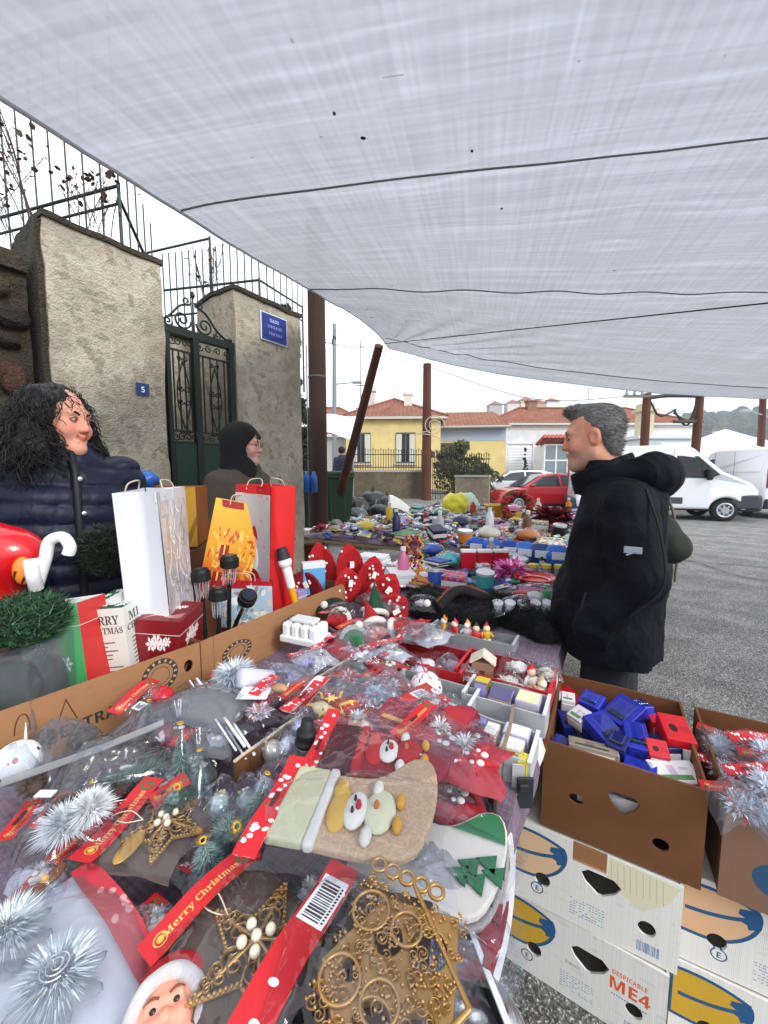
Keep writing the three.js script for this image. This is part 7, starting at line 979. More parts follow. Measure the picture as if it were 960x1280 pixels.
const bulbMat = (c, k) => { toyPrint[k] ||= ctex(128, 128, (x) => { x.fillStyle = '#fff'; x.fillRect(0, 0, 128, 128); if (k === 'half') { x.fillStyle = '#d8b422'; x.fillRect(0, 76, 128, 52); } if (k !== 'plain') for (let i = 0; i < 12; i++) { x.fillStyle = pick(['rgba(40,30,90,.6)', 'rgba(200,60,120,.6)', 'rgba(255,255,255,.8)', 'rgba(60,60,70,.5)']); x.fillRect(rr(6, 100), rr(6, 70), rr(8, 30), rr(5, 16)); } if (k === 'top') { x.fillStyle = '#d9b820'; x.fillRect(0, 0, 128, 40); } }); return M(c, .4, { map: toyPrint[k] }); };
function smallBox(label, tr, x, z, w, h, d, c, k, o = {}) { const t = thing('small_box', label, 'small box', tr.at(x, o.y ?? .01, z), tr.yaw + (o.yaw || 0)); t.rotation.order = 'YXZ'; t.rotation.x = o.tilt || 0; part('box', rbox(w, h, d, .002, 0, h / 2, 0), bulbMat(c, k), t); part('end_flap', box(w * .86, h * .86, .001, 0, h / 2, d / 2 + .0008), M(o.flap || '#d8c24a', .5), t); part('top_flap', box(w * .9, .001, d * .9, 0, h + .0008, 0), M(o.top || '#c9c4d8', .5), t); }
{
  const A = tray('grey_tray', 'upper grey card tray with three upright small boxes', 632, 893, .215, .11, .06, '#aeb2b4', '#9a9fa2', { rim: '#d4d6d6' });
  smallBox('yellow topped lilac small box at the left of the upper grey tray', A, -.07, .0, .04, .07, .045, '#9a94c8', 'top', { top: '#d8b91f', flap: '#8f8abf', tilt: -.15 }); smallBox('dark violet and yellow small box in the middle of the upper grey tray', A, -.012, .005, .062, .055, .06, '#8f88b4', 'half', { flap: '#caa71c', top: '#5b567e', tilt: .1 }); smallBox('pale cream topped small box at the right of the upper grey tray', A, .06, .0, .062, .06, .06, '#b4b0cc', 'plain', { flap: '#b4b2bd', top: '#e4dfb0' });
  const B = tray('grey_tray', 'lower grey card tray with lilac and yellow small boxes, nearest the aisle edge', 612, 945, .2, .12, .06, '#b3b6b7', '#9da1a3', { rim: '#d8dada', flap: 1 });
  smallBox('flat violet printed small box at the left of the lower grey tray', B, -.055, -.02, .065, .05, .06, '#8b90c8', 'half', { top: '#7a80c4', flap: '#767cb8' }); smallBox('narrow cream and yellow small box at the centre of the lower grey tray', B, .003, .0, .03, .062, .05, '#cfc9c0', 'half', { top: '#e6e2da', flap: '#b5962a' }); smallBox('white topped yellow small box at the right of the lower grey tray', B, .055, .02, .05, .055, .05, '#d8d2c0', 'half', { top: '#ecebe4', flap: '#d8bb25' }); smallBox('white and lilac small box at the back right of the lower grey tray', B, .055, -.035, .06, .055, .045, '#bcb8d0', 'plain', { top: '#e2e0e8', flap: '#a9a5c0' }); smallBox('bright yellow small box at the front right corner of the lower grey tray', B, .085, .045, .022, .05, .03, '#dcc21c', 'plain', { top: '#dcc52c', flap: '#dcc21c' }); smallBox('pale boxed item lying at the front of the lower grey tray', B, -.02, .045, .06, .03, .03, '#d4d2d8', 'plain', { top: '#dedce0', flap: '#cfcdd4' });
  single('black_toy_clip', [rbox(.035, .07, .006, .002), rbox(.02, .018, .01, .003, -.005, .015, .004)], M('#22262a', .5), 'black carded clip with red button hanging on the lower grey tray corner', 'clip').position.copy(B.at(.095, .0, .072));
  const R1 = tray('red_tray', 'right red card tray of wooden figures and bagged ornaments', 632, 856, .28, .17, .055, '#b0161f', '#8f1219', { rim: '#c8202a' });
  const R2 = tray('red_tray', 'left red card tray heaped with clear bags', 538, 836, .27, .17, .055, '#b0161f', '#8f1219', { rim: '#c8202a' });
  const G2 = tray('grey_tray', 'shallow grey tray of small character figures behind the right red tray', 590, 802, .34, .1, .04, '#8f9496', '#7d8284', { rim: '#b4b8ba' });
  const G3 = tray('grey_tray', 'grey tray holding a white patterned ball and a light blue bag', 540, 885, .24, .13, .06, '#a9adaf', '#94999b', { rim: '#dadcdc' });
  const G4 = tray('grey_tray', 'grey tray of red carded packs behind the maroon stack', 498, 905, .2, .13, .06, '#a9adaf', '#94999b', { rim: '#dadcdc' });
  // figures
  const fig = (label, tr, x, z, c1, c2, c3, y = .02) => { const t = thing('small_figure', label, 'figurine', tr.at(x, y, z), tr.yaw + x * 9); part('body', sph(.018, 0, .018, 0, [1, 1.1, .8]), M(c1, .5), t); part('head', sph(.0135, 0, .044, .002), M(c2, .5), t); part('cap', mv(new THREE.ConeGeometry(.013, .024, 10), 0, .062, 0, .2), M(c3, .5), t); for (const s of [-1, 1]) { part('arm', rod([s * .015, .026, 0], [s * .026, .012, .01], .005), M(c1, .5), t); part('foot', sph(.008, s * .009, .0, .01, [1, .6, 1.4], 8), M(c2, .5), t); } };
  fig('orange and white figure at the left of the shallow grey tray', G2, -.12, .0, '#d99a3a', '#ece6dc', '#c8781f'); fig('red and white figure beside the orange one in the shallow grey tray', G2, -.07, .01, '#c01c28', '#f0d8cc', '#c01c28'); fig('white faced figure with yellow cap in the middle of the shallow grey tray', G2, -.02, 0, '#e8e6ee', '#f2e6e2', '#d8ab2a'); fig('red figure with dark cap in the shallow grey tray', G2, .02, .012, '#c8342a', '#e8c8a8', '#3a2a26'); fig('yellow figure at the right of the shallow grey tray', G2, .055, -.01, '#d8a82c', '#efe0c0', '#b52a24');
  fig('rosy white figure with red hood at the right of the right red tray', R1, .08, .02, '#e6dcd2', '#eab8a0', '#c01c28', .03); fig('pale wooden figure at the front right of the right red tray', R1, .115, .055, '#d8c4a4', '#e6d8c0', '#b8a07c', .02);
  { const t = thing('wooden_house', 'small wooden house ornament at the left of the right red tray', 'ornament', R1.at(-.075, .01, .0), R1.yaw + .2); part('wall', box(.07, .055, .05, 0, .028, 0), M('#9a7560', .7), t); part('roof', [box(.05, .005, .06, -.02, .068, 0, 0, 0, .6), box(.05, .005, .06, .02, .068, 0, 0, 0, -.6)], M('#d9d2bc', .6), t); part('door', box(.014, .026, .002, 0, .018, .026), M('#5b4032', .7), t); }
  seed(37);
  const clearPack = (label, tr, x, y, z, w, l, cols, tl, sd, haze) => pack('clear_bag', label, 'bagged ornament', { pos: tr.at(x, y, z), yaw: tr.yaw + rr(-.5, .5), L: w }, { head: 'none', w, l, th: .035, amp: .013, tilt: tl, film: haze ? celloHaze : cello, fill: (t) => { part('ornament', sph(.02, .005, .018, l * .45, [1.3, .8, 1.2], 12), M(cols[0], .45), t); part('trimmings', tinsel(150, .028, .0035, cols, sd, .5).translate(-.01, .012, l * .5), tinselM, t); } });
  [['clear bag of white snowflakes, topmost over the right red tray', R1, .03, .05, -.07, .12, .1, ['#e6e2dc', '#d8d2c8', '#c9b7a8'], .2], ['clear bag of beige ornaments at the back right of the right red tray', R1, .1, .04, -.06, .1, .1, ['#d8cbb8', '#eee8dc', '#b8a48c'], -.1], ['cream bagged ornament in the middle of the right red tray', R1, .0, .02, .0, .09, .09, ['#e2dac6', '#f0ece0', '#b79a7c'], .1], ['white bagged snowflakes at the front of the right red tray', R1, .04, .02, .05, .08, .06, ['#e8e4de', '#c8a8a0', '#f2f0ec'], .1], ['bag of pale pieces in the left corner of the right red tray', R1, -.11, .015, .04, .07, .06, ['#dfd6c4', '#c8b898', '#efe9de'], 0],
    ['big shiny clear bag heaped in the middle of the left red tray', R2, -.02, .03, -.02, .15, .13, ['#e9e2e4', '#d8ccd2', '#e3d7a8'], .25], ['pink tinted clear bag at the left of the left red tray', R2, -.1, .02, .02, .1, .1, ['#d84a6a', '#e8a0b4', '#f0e6ea'], .1], ['brown lace ornament in a bag at the right of the left red tray', R2, .08, .03, -.03, .11, .08, ['#b59aa0', '#8a5a5c', '#d8c4c8'], .35], ['white crumpled bag at the front of the left red tray', R2, .02, .03, .06, .13, .09, ['#f0eef2', '#dcd8e2', '#e8c8d0'], .3], ['clear bag with a white tag standing at the back of the left red tray', R2, -.05, .04, -.07, .08, .08, ['#f2f2f2', '#e0dfe4', '#c9c5cc'], -.5],
    ['light blue crumpled bag in the grey tray with the ball', G3, .06, .02, -.01, .1, .09, ['#bcd8de', '#d6e8ec', '#9fc0c8'], .1], ['pale pink net bag beside the patterned ball', G3, -.07, .02, -.02, .1, .1, ['#e6d4da', '#f2e6ea', '#c9a8b4'], .2]].forEach(([lab, tr, x, y, z, w, l, c, tl], i) => clearPack(lab, tr, x, y, z, w, l, c, tl, 200 + i, i % 3 === 1));
  { const t = thing('patterned_ball', 'white ball with dark red speckles in the grey tray', 'ball', G3.at(-.02, .055, .0), 0); part('ball', sph(.048, 0, 0, 0, 1, 26), M('#fff', .4, { map: ctex(256, 128, (x) => { seed(9); x.fillStyle = '#ece2e4'; x.fillRect(0, 0, 256, 128); for (let i = 0; i < 120; i++) { x.fillStyle = pick(['#5a2430', '#8a2c3c', '#3a2a2e']); x.save(); x.translate(rr(0, 256), rr(8, 120)); x.rotate(rr(0, 3)); x.fillRect(-5, -2, rr(5, 12), rr(2, 5)); x.restore(); } }) }), t); part('ribbon_loop', tube([[0, .046, 0], [.01, .07, 0], [-.01, .07, 0], [0, .046, 0]], .002, 20, 5), M('#c01c28', .5), t); }
  [['red carded pack with white barcode lying over the grey tray behind the maroon stack', 470, 905, 545, 862, .86, headBar, .09], ['second red carded pack, overlapping the barcoded one', 505, 912, 560, 872, .85, headDots, .08], ['red dotted card pack at the left of the red carded packs', 440, 895, 480, 862, .845, headDots, .07]].forEach(([lab, a, b, c, d, h, hd, l], i) => pack('red_carded_pack', lab, 'decoration pack', lay(a, b, c, d, h), { head: hd, l, th: .025, hw: .035, w: .14, fill: (t, w) => { part('white_garland', Array.from({ length: 7 }, (_, k) => sph(.01, -.05 + k * .016, .014, .055 + .008 * Math.sin(k * 2), [1, .7, 1], 8)), M(['#e8e0d8', '#d8c8b8', '#f0e8ea'][i], .5), t); } }));
}
// ---------- mid and far goods ----------
seed(101);
{ // black fluffy stole and bits round it
  const fur = (label, pts, r, sd, cols) => { const t = thing('fluffy_stole', label, 'fur stole', [0, 0, 0]), P = pts.map(([x, y, h]) => onY(x, y, h)), c = new THREE.CatmullRomCurve3(P), lst = []; for (let i = 0; i < 14; i++) { const a = c.getPoint(i / 14).toArray(), b = c.getPoint((i + 1) / 14).toArray(); lst.push({ f: cap(a, b, r * (.85 + .3 * hash3(i, sd, 1)), r), k: .04 }); } const bx = new THREE.Box3().setFromPoints(P).expandByScalar(r * 1.6); const g = nets(cloth(union(lst), .05, 2), bx.min.toArray(), bx.max.toArray(), .014); g.translate(0, -.0, 0); seed(sd); const root = surfRoot(g, () => { const k = C(pick(cols)); return [k.r, k.g, k.b]; }); paint(g, () => [.006, .006, .007]); part('fur', merge([g, strands(9000, root, (q) => q.n.clone().add(V(rr(-.7, .7), rr(-.6, .3), rr(-.7, .7))), .032, .0012, sd)]), vcol(.8, { side: THREE.DoubleSide }), t).userData.kind = 'stuff'; };
  fur('thick black fluffy stole heaped before the far goods, left part', [[522, 752, .83], [560, 762, .83], [610, 765, .83], [640, 760, .82]], .05, 5, ['#050506', '#0d0d10', '#1a1a1e']);
  fur('black fluffy stole end drooping over the table edge beside the man', [[628, 764, .82], [650, 772, .815], [670, 782, .80], [682, 796, .78]], .042, 6, ['#050506', '#0d0d10', '#16161a']);
  const t = thing('scarf', 'striped brown and orange scarf bundled on the black stole', 'scarf', onY(580, 752, .865), .2); for (let i = 0; i < 5; i++) part('fold', tube([[-.13, .0, .01 * i], [-.05, .04 + .008 * i, -.03 + .02 * i], [.05, .045, -.02 + .022 * i], [.14, .0, .01 * i]], .02, 20, 10), M(['#8a4a22', '#3a2a24', '#b06a2c', '#57422f', '#20191a'][i], .9), t);
}
{ // red dotted felt bows standing at the end of the carton
  seed(44); const spot = [[410, 748, 4, .3, .1, -.16, 'leftmost of the two tall standing ones'], [434, 748, 3, .29, .3, .04, 'right one of the two tall standing ones'], [446, 754, 3, .25, .5, .42, 'leaning right beside the tall pair'], [456, 762, 3, .22, .3, .75, 'falling to the right above the lowest one'], [458, 776, 3, .2, .3, 1.15, 'lowest, lying to the right'], [402, 758, 3, .2, -.2, -.55, 'dark one leaning left at the carton end'], [424, 760, 3, .2, .6, .2, 'short one in front of the tall pair']];
  spot.forEach(([x, y, n, H, yw, rl, q], i) => { const t = thing('felt_decoration', 'red felt ribbon leaf with white dots, ' + q, 'felt decoration', onY(x, y, .80), yw); t.rotation.order = 'YXZ'; t.rotation.z = -rl; t.rotation.x = -.15; const w = .13, s = new THREE.Shape(); s.moveTo(-w * .2, 0); s.bezierCurveTo(-w * .75, H * .45, -w * .62, H * .8, -w * .05, H); s.bezierCurveTo(w * .7, H * .85, w * .72, H * .4, w * .2, 0); s.closePath(); const f = part('felt', warp(ext(s, .02, .006), (a, b, c) => [a, b, c + .06 * Math.sin(b / H * 2.2) + .25 * a * a / w]), matt(i === 5 ? '#8e1018' : '#b5111b'), t); const dt = []; for (let k = 0; k < 9; k++) { const b = rr(.2, .9) * H, a = rr(-.4, .4) * w; dt.push(mv(sph(.0065, 0, 0, 0, [1, 1, .4], 8), a, b, .0115 + .06 * Math.sin(b / H * 2.2) + .25 * a * a / w)); } part('white_dot', dt, M('#efe2da', .8), f).userData.kind = 'stuff'; part('swing_tag', rbox(.022, .034, .002, .001, .01, H * .62, .075), M('#e9e6df', .6), t); });
  const h = thing('felt_hat', 'dark green felt hat brim lying against the carton end', 'hat', onY(418, 760, .86), .3); part('brim', mv(new THREE.TorusGeometry(.06, .022, 10, 26), 0, 0, 0, Math.PI / 2, 0, 0, [1, 1, .7]), matt('#12301f'), h); part('crown', sph(.05, 0, .01, 0, [1, .7, 1]), matt('#0f2a1b'), h);
  const b = thing('blue_bag', 'light blue printed paper bag behind the dotted felt pieces', 'paper bag', onY(392, 742, .86), .4); part('bag', rbox(.11, .14, .05, .006, 0, .07, 0), M('#5fa6dc', .6), b); part('white_fold', rbox(.112, .03, .052, .004, 0, .145, 0), M('#dfe8ee', .6), b);
  const y = thing('snowman_wand', 'white and yellow tube toy leaning beside the red sided bag', 'toy', onY(372, 765, .84), 0); y.rotation.z = .22; part('tube', cyl(.016, .016, .12, 14, 0, .06, 0), M('#e9a41c', .4), y); part('white_sleeve', cyl(.021, .018, .09, 14, 0, .16, 0), M('#eceef0', .5), y); part('head', sph(.03, 0, .23, 0), M('#f2f2f2', .5), y); part('hat', cyl(.022, .03, .05, 12, 0, .27, 0), M('#23262a', .6), y);
  const pb = thing('lilac_box', 'small lilac striped box on the carton rim beside the yellow tube', 'small box', onY(372, 762, .80), TT); part('box', rbox(.07, .1, .06, .003, 0, .05, 0), M('#a79acb', .5), pb); part('stripe', [box(.072, .006, .062, 0, .04, 0), box(.072, .006, .062, 0, .07, 0)], M('#e3def0', .5), pb);
}
{ // crates behind the stall
  const c = onY(192, 770, .12), p = atZ(188, 625, 2.05), t = carton('yellow_carton', 'mustard yellow printed carton stacked behind the stall, left of the gold bag', .5, .3, .32, new THREE.MeshStandardMaterial({ map: cardMap, color: C('#d2a03c'), roughness: .85 }), { cat: 'carton', pos: V(p.x, p.y - .23, p.z), yaw: .25, lid: 1, print: M('#fff', .8, { map: ctex(400, 240, (x) => { x.fillStyle = '#b88a26'; x.fillRect(0, 0, 400, 240); x.strokeStyle = '#8a6418'; x.lineWidth = 16; for (let i = 0; i < 5; i++) { x.beginPath(); x.moveTo(i * 100 - 40, 240); x.quadraticCurveTo(i * 100, 120, i * 100 + 60, 0); x.stroke(); } x.fillStyle = '#2a3658'; x.fillRect(120, 70, 90, 34); }) }) });
  const s = thing('crate_stack', 'closed brown cartons standing under the yellow carton behind the stall', 'cartons', [p.x, .12, p.z], .2); part('carton_body', rbox(.52, .5, .36, .006, 0, .25, 0), brownCard, s); part('carton_body', rbox(.5, p.y - .23 - .64, .34, .006, 0, .5 + (p.y - .23 - .64) / 2 + .006, .01), brownCard, s);
  const bb = thing('folded_tarp', 'crumpled blue plastic sheet lying on the yellow carton', 'plastic sheet', [p.x - .08, p.y + .07, p.z + .03], .3); part('sheet', nets(cloth(union([ell([0, .03, 0], [.13, .045, .09]), { f: ell([.05, .05, .0], [.08, .04, .06]), k: .04 }]), .05, 2.4), [-.2, -.03, -.15], [.2, .14, .15], .008), M('#1d5fb8', .4), bb); part('black_strap', tube([[-.14, .02, .03], [-.17, .08, .03], [-.13, .1, .02], [-.1, .05, .04]], .006, 16, 5), blackM, bb);
  const q = atZ(382, 650, 4.6), d = thing('brown_carton', 'small brown carton on the pavement beside the right gate post', 'carton', [q.x, .13, q.z], .5); part('body', rbox(.34, .5, .3, .006, 0, .25, 0), brownCard, d); part('white_tub', new THREE.CylinderGeometry(.11, .09, .16, 20).translate(0, .585, 0), whiteM, d);
}
{ // bin, rubbish, boxes on the ground
  const p = onY(425, 668, 0), t = thing('wheelie_bin', 'large dark green refuse bin behind the thick timber pole', 'refuse bin', [p.x - .32, 0, -9.1], .12), gM = M('#2c4a34', .55);
  part('body', warp(new THREE.BoxGeometry(1.3, 1.25, .95, 8, 6, 4).translate(0, .78, 0), (x, y, z) => [x * lerp(.86, 1, y / 1.4), y, z * lerp(.8, 1, y / 1.4)]), gM, t); part('lid', rbox(1.36, .09, 1.02, .03, 0, 1.46, 0), M('#35573e', .5), t); part('rim', rbox(1.34, .06, 1.0, .02, 0, 1.38, 0), gM, t); for (let i = 0; i < 4; i++) part('rib', box(.04, 1.0, .03, -.45 + i * .3, .8, .475), gM, t); for (const x of [-.5, .5]) for (const z of [-.3, .3]) part('castor', cyl(.09, .09, .05, 14, x, .09, z, 0, 0, Math.PI / 2), blackM, t);
  seed(66); const bagM = M('#070809', .4, { key: 'bin bag' }), bl = (label, px, py, z, s, mat = bagM) => { const q = atZ(px, py, z), K = px; const g = nets((x, y, w) => ell([0, .28, 0], [.36, .3, .32])(x, y, w) + .16 * (Math.abs(fbm(x * 3 + K, y * 3, w * 3, 4) - .5) - .1) + .04 * Math.abs(fbm(x * 11, y * 11 + K, w * 11, 2) - .5), [-.5, -.05, -.46], [.5, .72, .46], .026); const b = thing('bin_bag', label, 'rubbish bag', [q.x, groundH(q.x, z), -z], K); part('bag', g, mat, b); part('knot', mv(new THREE.ConeGeometry(.06, .16, 8), 0, .6, 0, .3), mat, b); b.scale.setScalar(s); };
  bl('shiny black rubbish bag at the back left of the pile', 448, 640, 11.6, 1.25); bl('shiny black rubbish bag at the top of the pile, before the wall', 466, 636, 12, 1.5); bl('black rubbish bag at the back right of the pile', 484, 640, 11.8, 1.3); bl('black rubbish bag at the front of the pile beside the broken carton', 492, 650, 10.6, 1.0); bl('grey translucent rubbish bag beside the bin', 446, 652, 10.4, .95, M('#3b4148', .35)); bl('slumped black rubbish bag between the pile and the white sack', 474, 645, 11, 1.0); bl('pale sack of rubbish at the foot of the thick pole', 419, 662, 8.9, .85, M('#a8a49a', .6));
  const sack = thing('white_sack', 'tall white printed sack leaning among the rubbish bags', 'sack', [atZ(507, 640, 10.6).x, 0, -10.6], .2); part('bag', warp(new THREE.BoxGeometry(.95, .75, .3, 12, 10, 4).translate(0, .37, 0), (x, y, z) => [x + .03 * noise(y * 9, z * 9), y * (1.15 - .75 * smooth(-.45, .5, x)) + .03 * noise(x * 7, z * 9), z * (1 - .4 * y)]), M('#e6e4e0', .7), sack); part('coloured_print', rbox(.3, .16, .01, .004, .05, .2, .155), M('#c98a5a', .7), sack);
  const open = (label, px, py, z, w, h, d, col, yaw) => { const q = atZ(px, py, z); const o = carton('carton', label, w, h, d, new THREE.MeshStandardMaterial({ map: cardMap, color: C(col), roughness: .9 }), { pos: V(q.x, groundH(q.x, z) + .01, -z), yaw }); part('open_flap', [box(w, .006, .2, 0, h + .05, d / 2 + .08, .6), box(.18, .006, d, w / 2 + .07, h + .04, 0, 0, 0, -.5)], new THREE.MeshStandardMaterial({ map: cardMap, color: C(col), roughness: .9 }), o); };
  open('white printed carton lying open on the asphalt before the rubbish bags', 466, 655, 9.2, .5, .36, .4, '#f2ece4', .3); open('brown carton behind the far goods, left of the yellow bag', 544, 640, 9.8, .55, .55, .4, '#b08a66', .1); open('second brown carton beside the white sack', 528, 646, 9.4, .4, .35, .35, '#a8845f', -.2); open('low brown carton at the near end of the rubbish', 516, 655, 8.6, .45, .3, .3, '#b8936c', .2);
}
// ---------- the far stall: a jumble with countable things on top ----------
const farCols = ['#f2f3f4', '#eceef0', '#e6e8ea', '#e2e6ee', '#dfe3e8', '#f0f0ee', '#c9d2da', '#d8dde0', '#e9e4da', '#3c5fae', '#27408a', '#c0242e', '#8fb4cf', '#2f2f36', '#7a6a58', '#cbb38a', '#4b7a58', '#d07a9a', '#e2c64a', '#6d7f92', '#9a4a50'];
const onStall = (a, b) => b < -.2 && b > (a < 3.2 ? lerp(-1.2, -1.35, a / 3.2) : -2.8);
{
  seed(202); const pos = [], gs = []; let n = 0;
  while (n < 2300) { const a = Math.sqrt(rr(1.7 * 1.7, 7.3 * 7.3)), b = rr(-2.8, -.22); if (!onStall(a, b) || (a < 2.05 && b > -.95)) continue; n++; const s = rr(.03, .09), p = tb(a, b, TY + rr(.0, .06) + (a > 3 ? rr(0, .05) : 0)), k = pick(farCols); let g; const q = rnd(); if (q < .78) g = box(s * rr(.8, 1.8), s * rr(.1, .5), s * rr(.7, 1.3)); else if (q < .9) g = warp(new THREE.SphereGeometry(s * .6, 7, 5), (x, y, z) => [x * 1.3, y * .6 + .01 * noise(x * 60, z * 60), z]); else g = new THREE.CylinderGeometry(s * .25, s * .25, s * 1.3, 8).rotateZ(1.57); { const q2 = (g = g.index ? g.toNonIndexed() : g).attributes.uv, ou = rnd(), ov = rnd(); for (let e = 0; e < q2.count; e++) q2.setXY(e, q2.getX(e) * .22 + ou, q2.getY(e) * .22 + ov); } gs.push(paint(mv(g.index ? g.toNonIndexed() : g, p.x, p.y + s * .2, p.z, rr(-.5, .5), rr(0, 6.3), rr(-.5, .5)), k)); }
  const m = single('jumbled_goods', gs, vcol(.5, { map: printMap }), 'dense jumble of small packaged wares covering the far stall'); m.userData.kind = 'stuff';
}
{
  const col = { white: '#e9ebec', cream: '#e4dcc2', 'pale blue': '#a9c8de', blue: '#2c55b0', navy: '#232c58', red: '#bd1f2a', pink: '#d979a2', yellow: '#e0c232', green: '#3f8a55', black: '#1d1e22', grey: '#8d949a', brown: '#7d5b40', orange: '#d9822c', lilac: '#a596cc', turquoise: '#3fa6a6', silver: '#c3c8cc' };
  const pm = (c) => M(c, .5, { map: printMap }); const shapes = {
    book: (t, c) => { part('cover', [rbox(.17, .004, .24, .001, 0, .002, 0), rbox(.17, .004, .24, .001, 0, .024, 0)], pm(c), t); part('pages', box(.165, .017, .232, .001, .013, 0), whiteM, t); },
    carton: (t, c) => { part('box', box(.13, .09, .1, 0, .045, 0), pm(c), t); part('printed_band', box(.131, .03, .101, 0, .05, 0), M('#dcdcd8', .5), t); },
    bag: (t, c) => { part('contents', warp(new THREE.SphereGeometry(.07, 14, 10), (x, y, z) => [x * 1.2, (y + .07) * .6, z * 1.1]), M(c, .6), t); part('film', mv(sheet(.2, .2, .06, c.charCodeAt(2), .014, 20), 0, .02, -.1), cello, t); },
    bottle: (t, c) => { part('body', new THREE.LatheGeometry([[0, 0], [.032, 0], [.035, .02], [.035, .12], [.015, .15], [.015, .17], [0, .17]].map((q) => new THREE.Vector2(...q)), 16), M(c, .3), t); part('cap', cyl(.017, .017, .025, 12, 0, .18, 0), whiteM, t); },
    tin: (t, c) => { part('body', cyl(.05, .05, .07, 20, 0, .035, 0), M(c, .35), t); part('lid', cyl(.052, .052, .014, 20, 0, .076, 0), M('#d9dadb', .3, { metalness: .5 }), t); },
    packet: (t, c) => { part('card', box(.15, .006, .19, 0, .006, 0), pm(c), t); part('blister', rbox(.09, .03, .1, .012, 0, .022, .02), clearHard, t); part('item', rbox(.05, .018, .07, .006, 0, .018, .02), M('#d5b24a', .4), t); },
  };
  const list = []; Object.keys(shapes).forEach((s, i) => Object.keys(col).forEach((c, j) => { if ((i * 7 + j * 3) % 16 < 11) list.push([s, c]); })); seed(303);
  const rows = ['front', 'second', 'third', 'fourth', 'fifth', 'back']; const cells = [];
  for (let k = 0; k < 6; k++) { const a = [2.15, 2.75, 3.5, 4.3, 5.3, 6.4][k], b0 = a < 3.2 ? -1.25 : -2.55, m = a < 3.2 ? 8 : 12; for (let i = 0; i < m; i++) { if (k === 0 && i > 5) continue; cells.push([a + rr(-.2, .2), lerp(b0, -.3, (i + .5) / m) + rr(-.05, .05), k]); } }
  cells.forEach(([a, b, k], i) => { const [s, c] = list[(i * 37) % list.length]; const t = thing('stall_' + s, `${c} ${{ book: 'book', carton: 'boxed item', bag: 'wrapped bag', bottle: 'bottle', tin: 'round tin', packet: 'blister packet' }[s]} lying in the ${rows[k]} row of the far jumbled goods`, { book: 'book', carton: 'boxed goods', bag: 'bagged goods', bottle: 'bottle', tin: 'tin', packet: 'packet' }[s], tb(a, b, TY + .05 + (a > 3 ? .03 : 0)), rr(0, 6.28)); shapes[s](t, col[c]); t.rotation.x = rr(-.25, .25); t.scale.setScalar(a > 3.2 ? 1.25 : 1); });
}
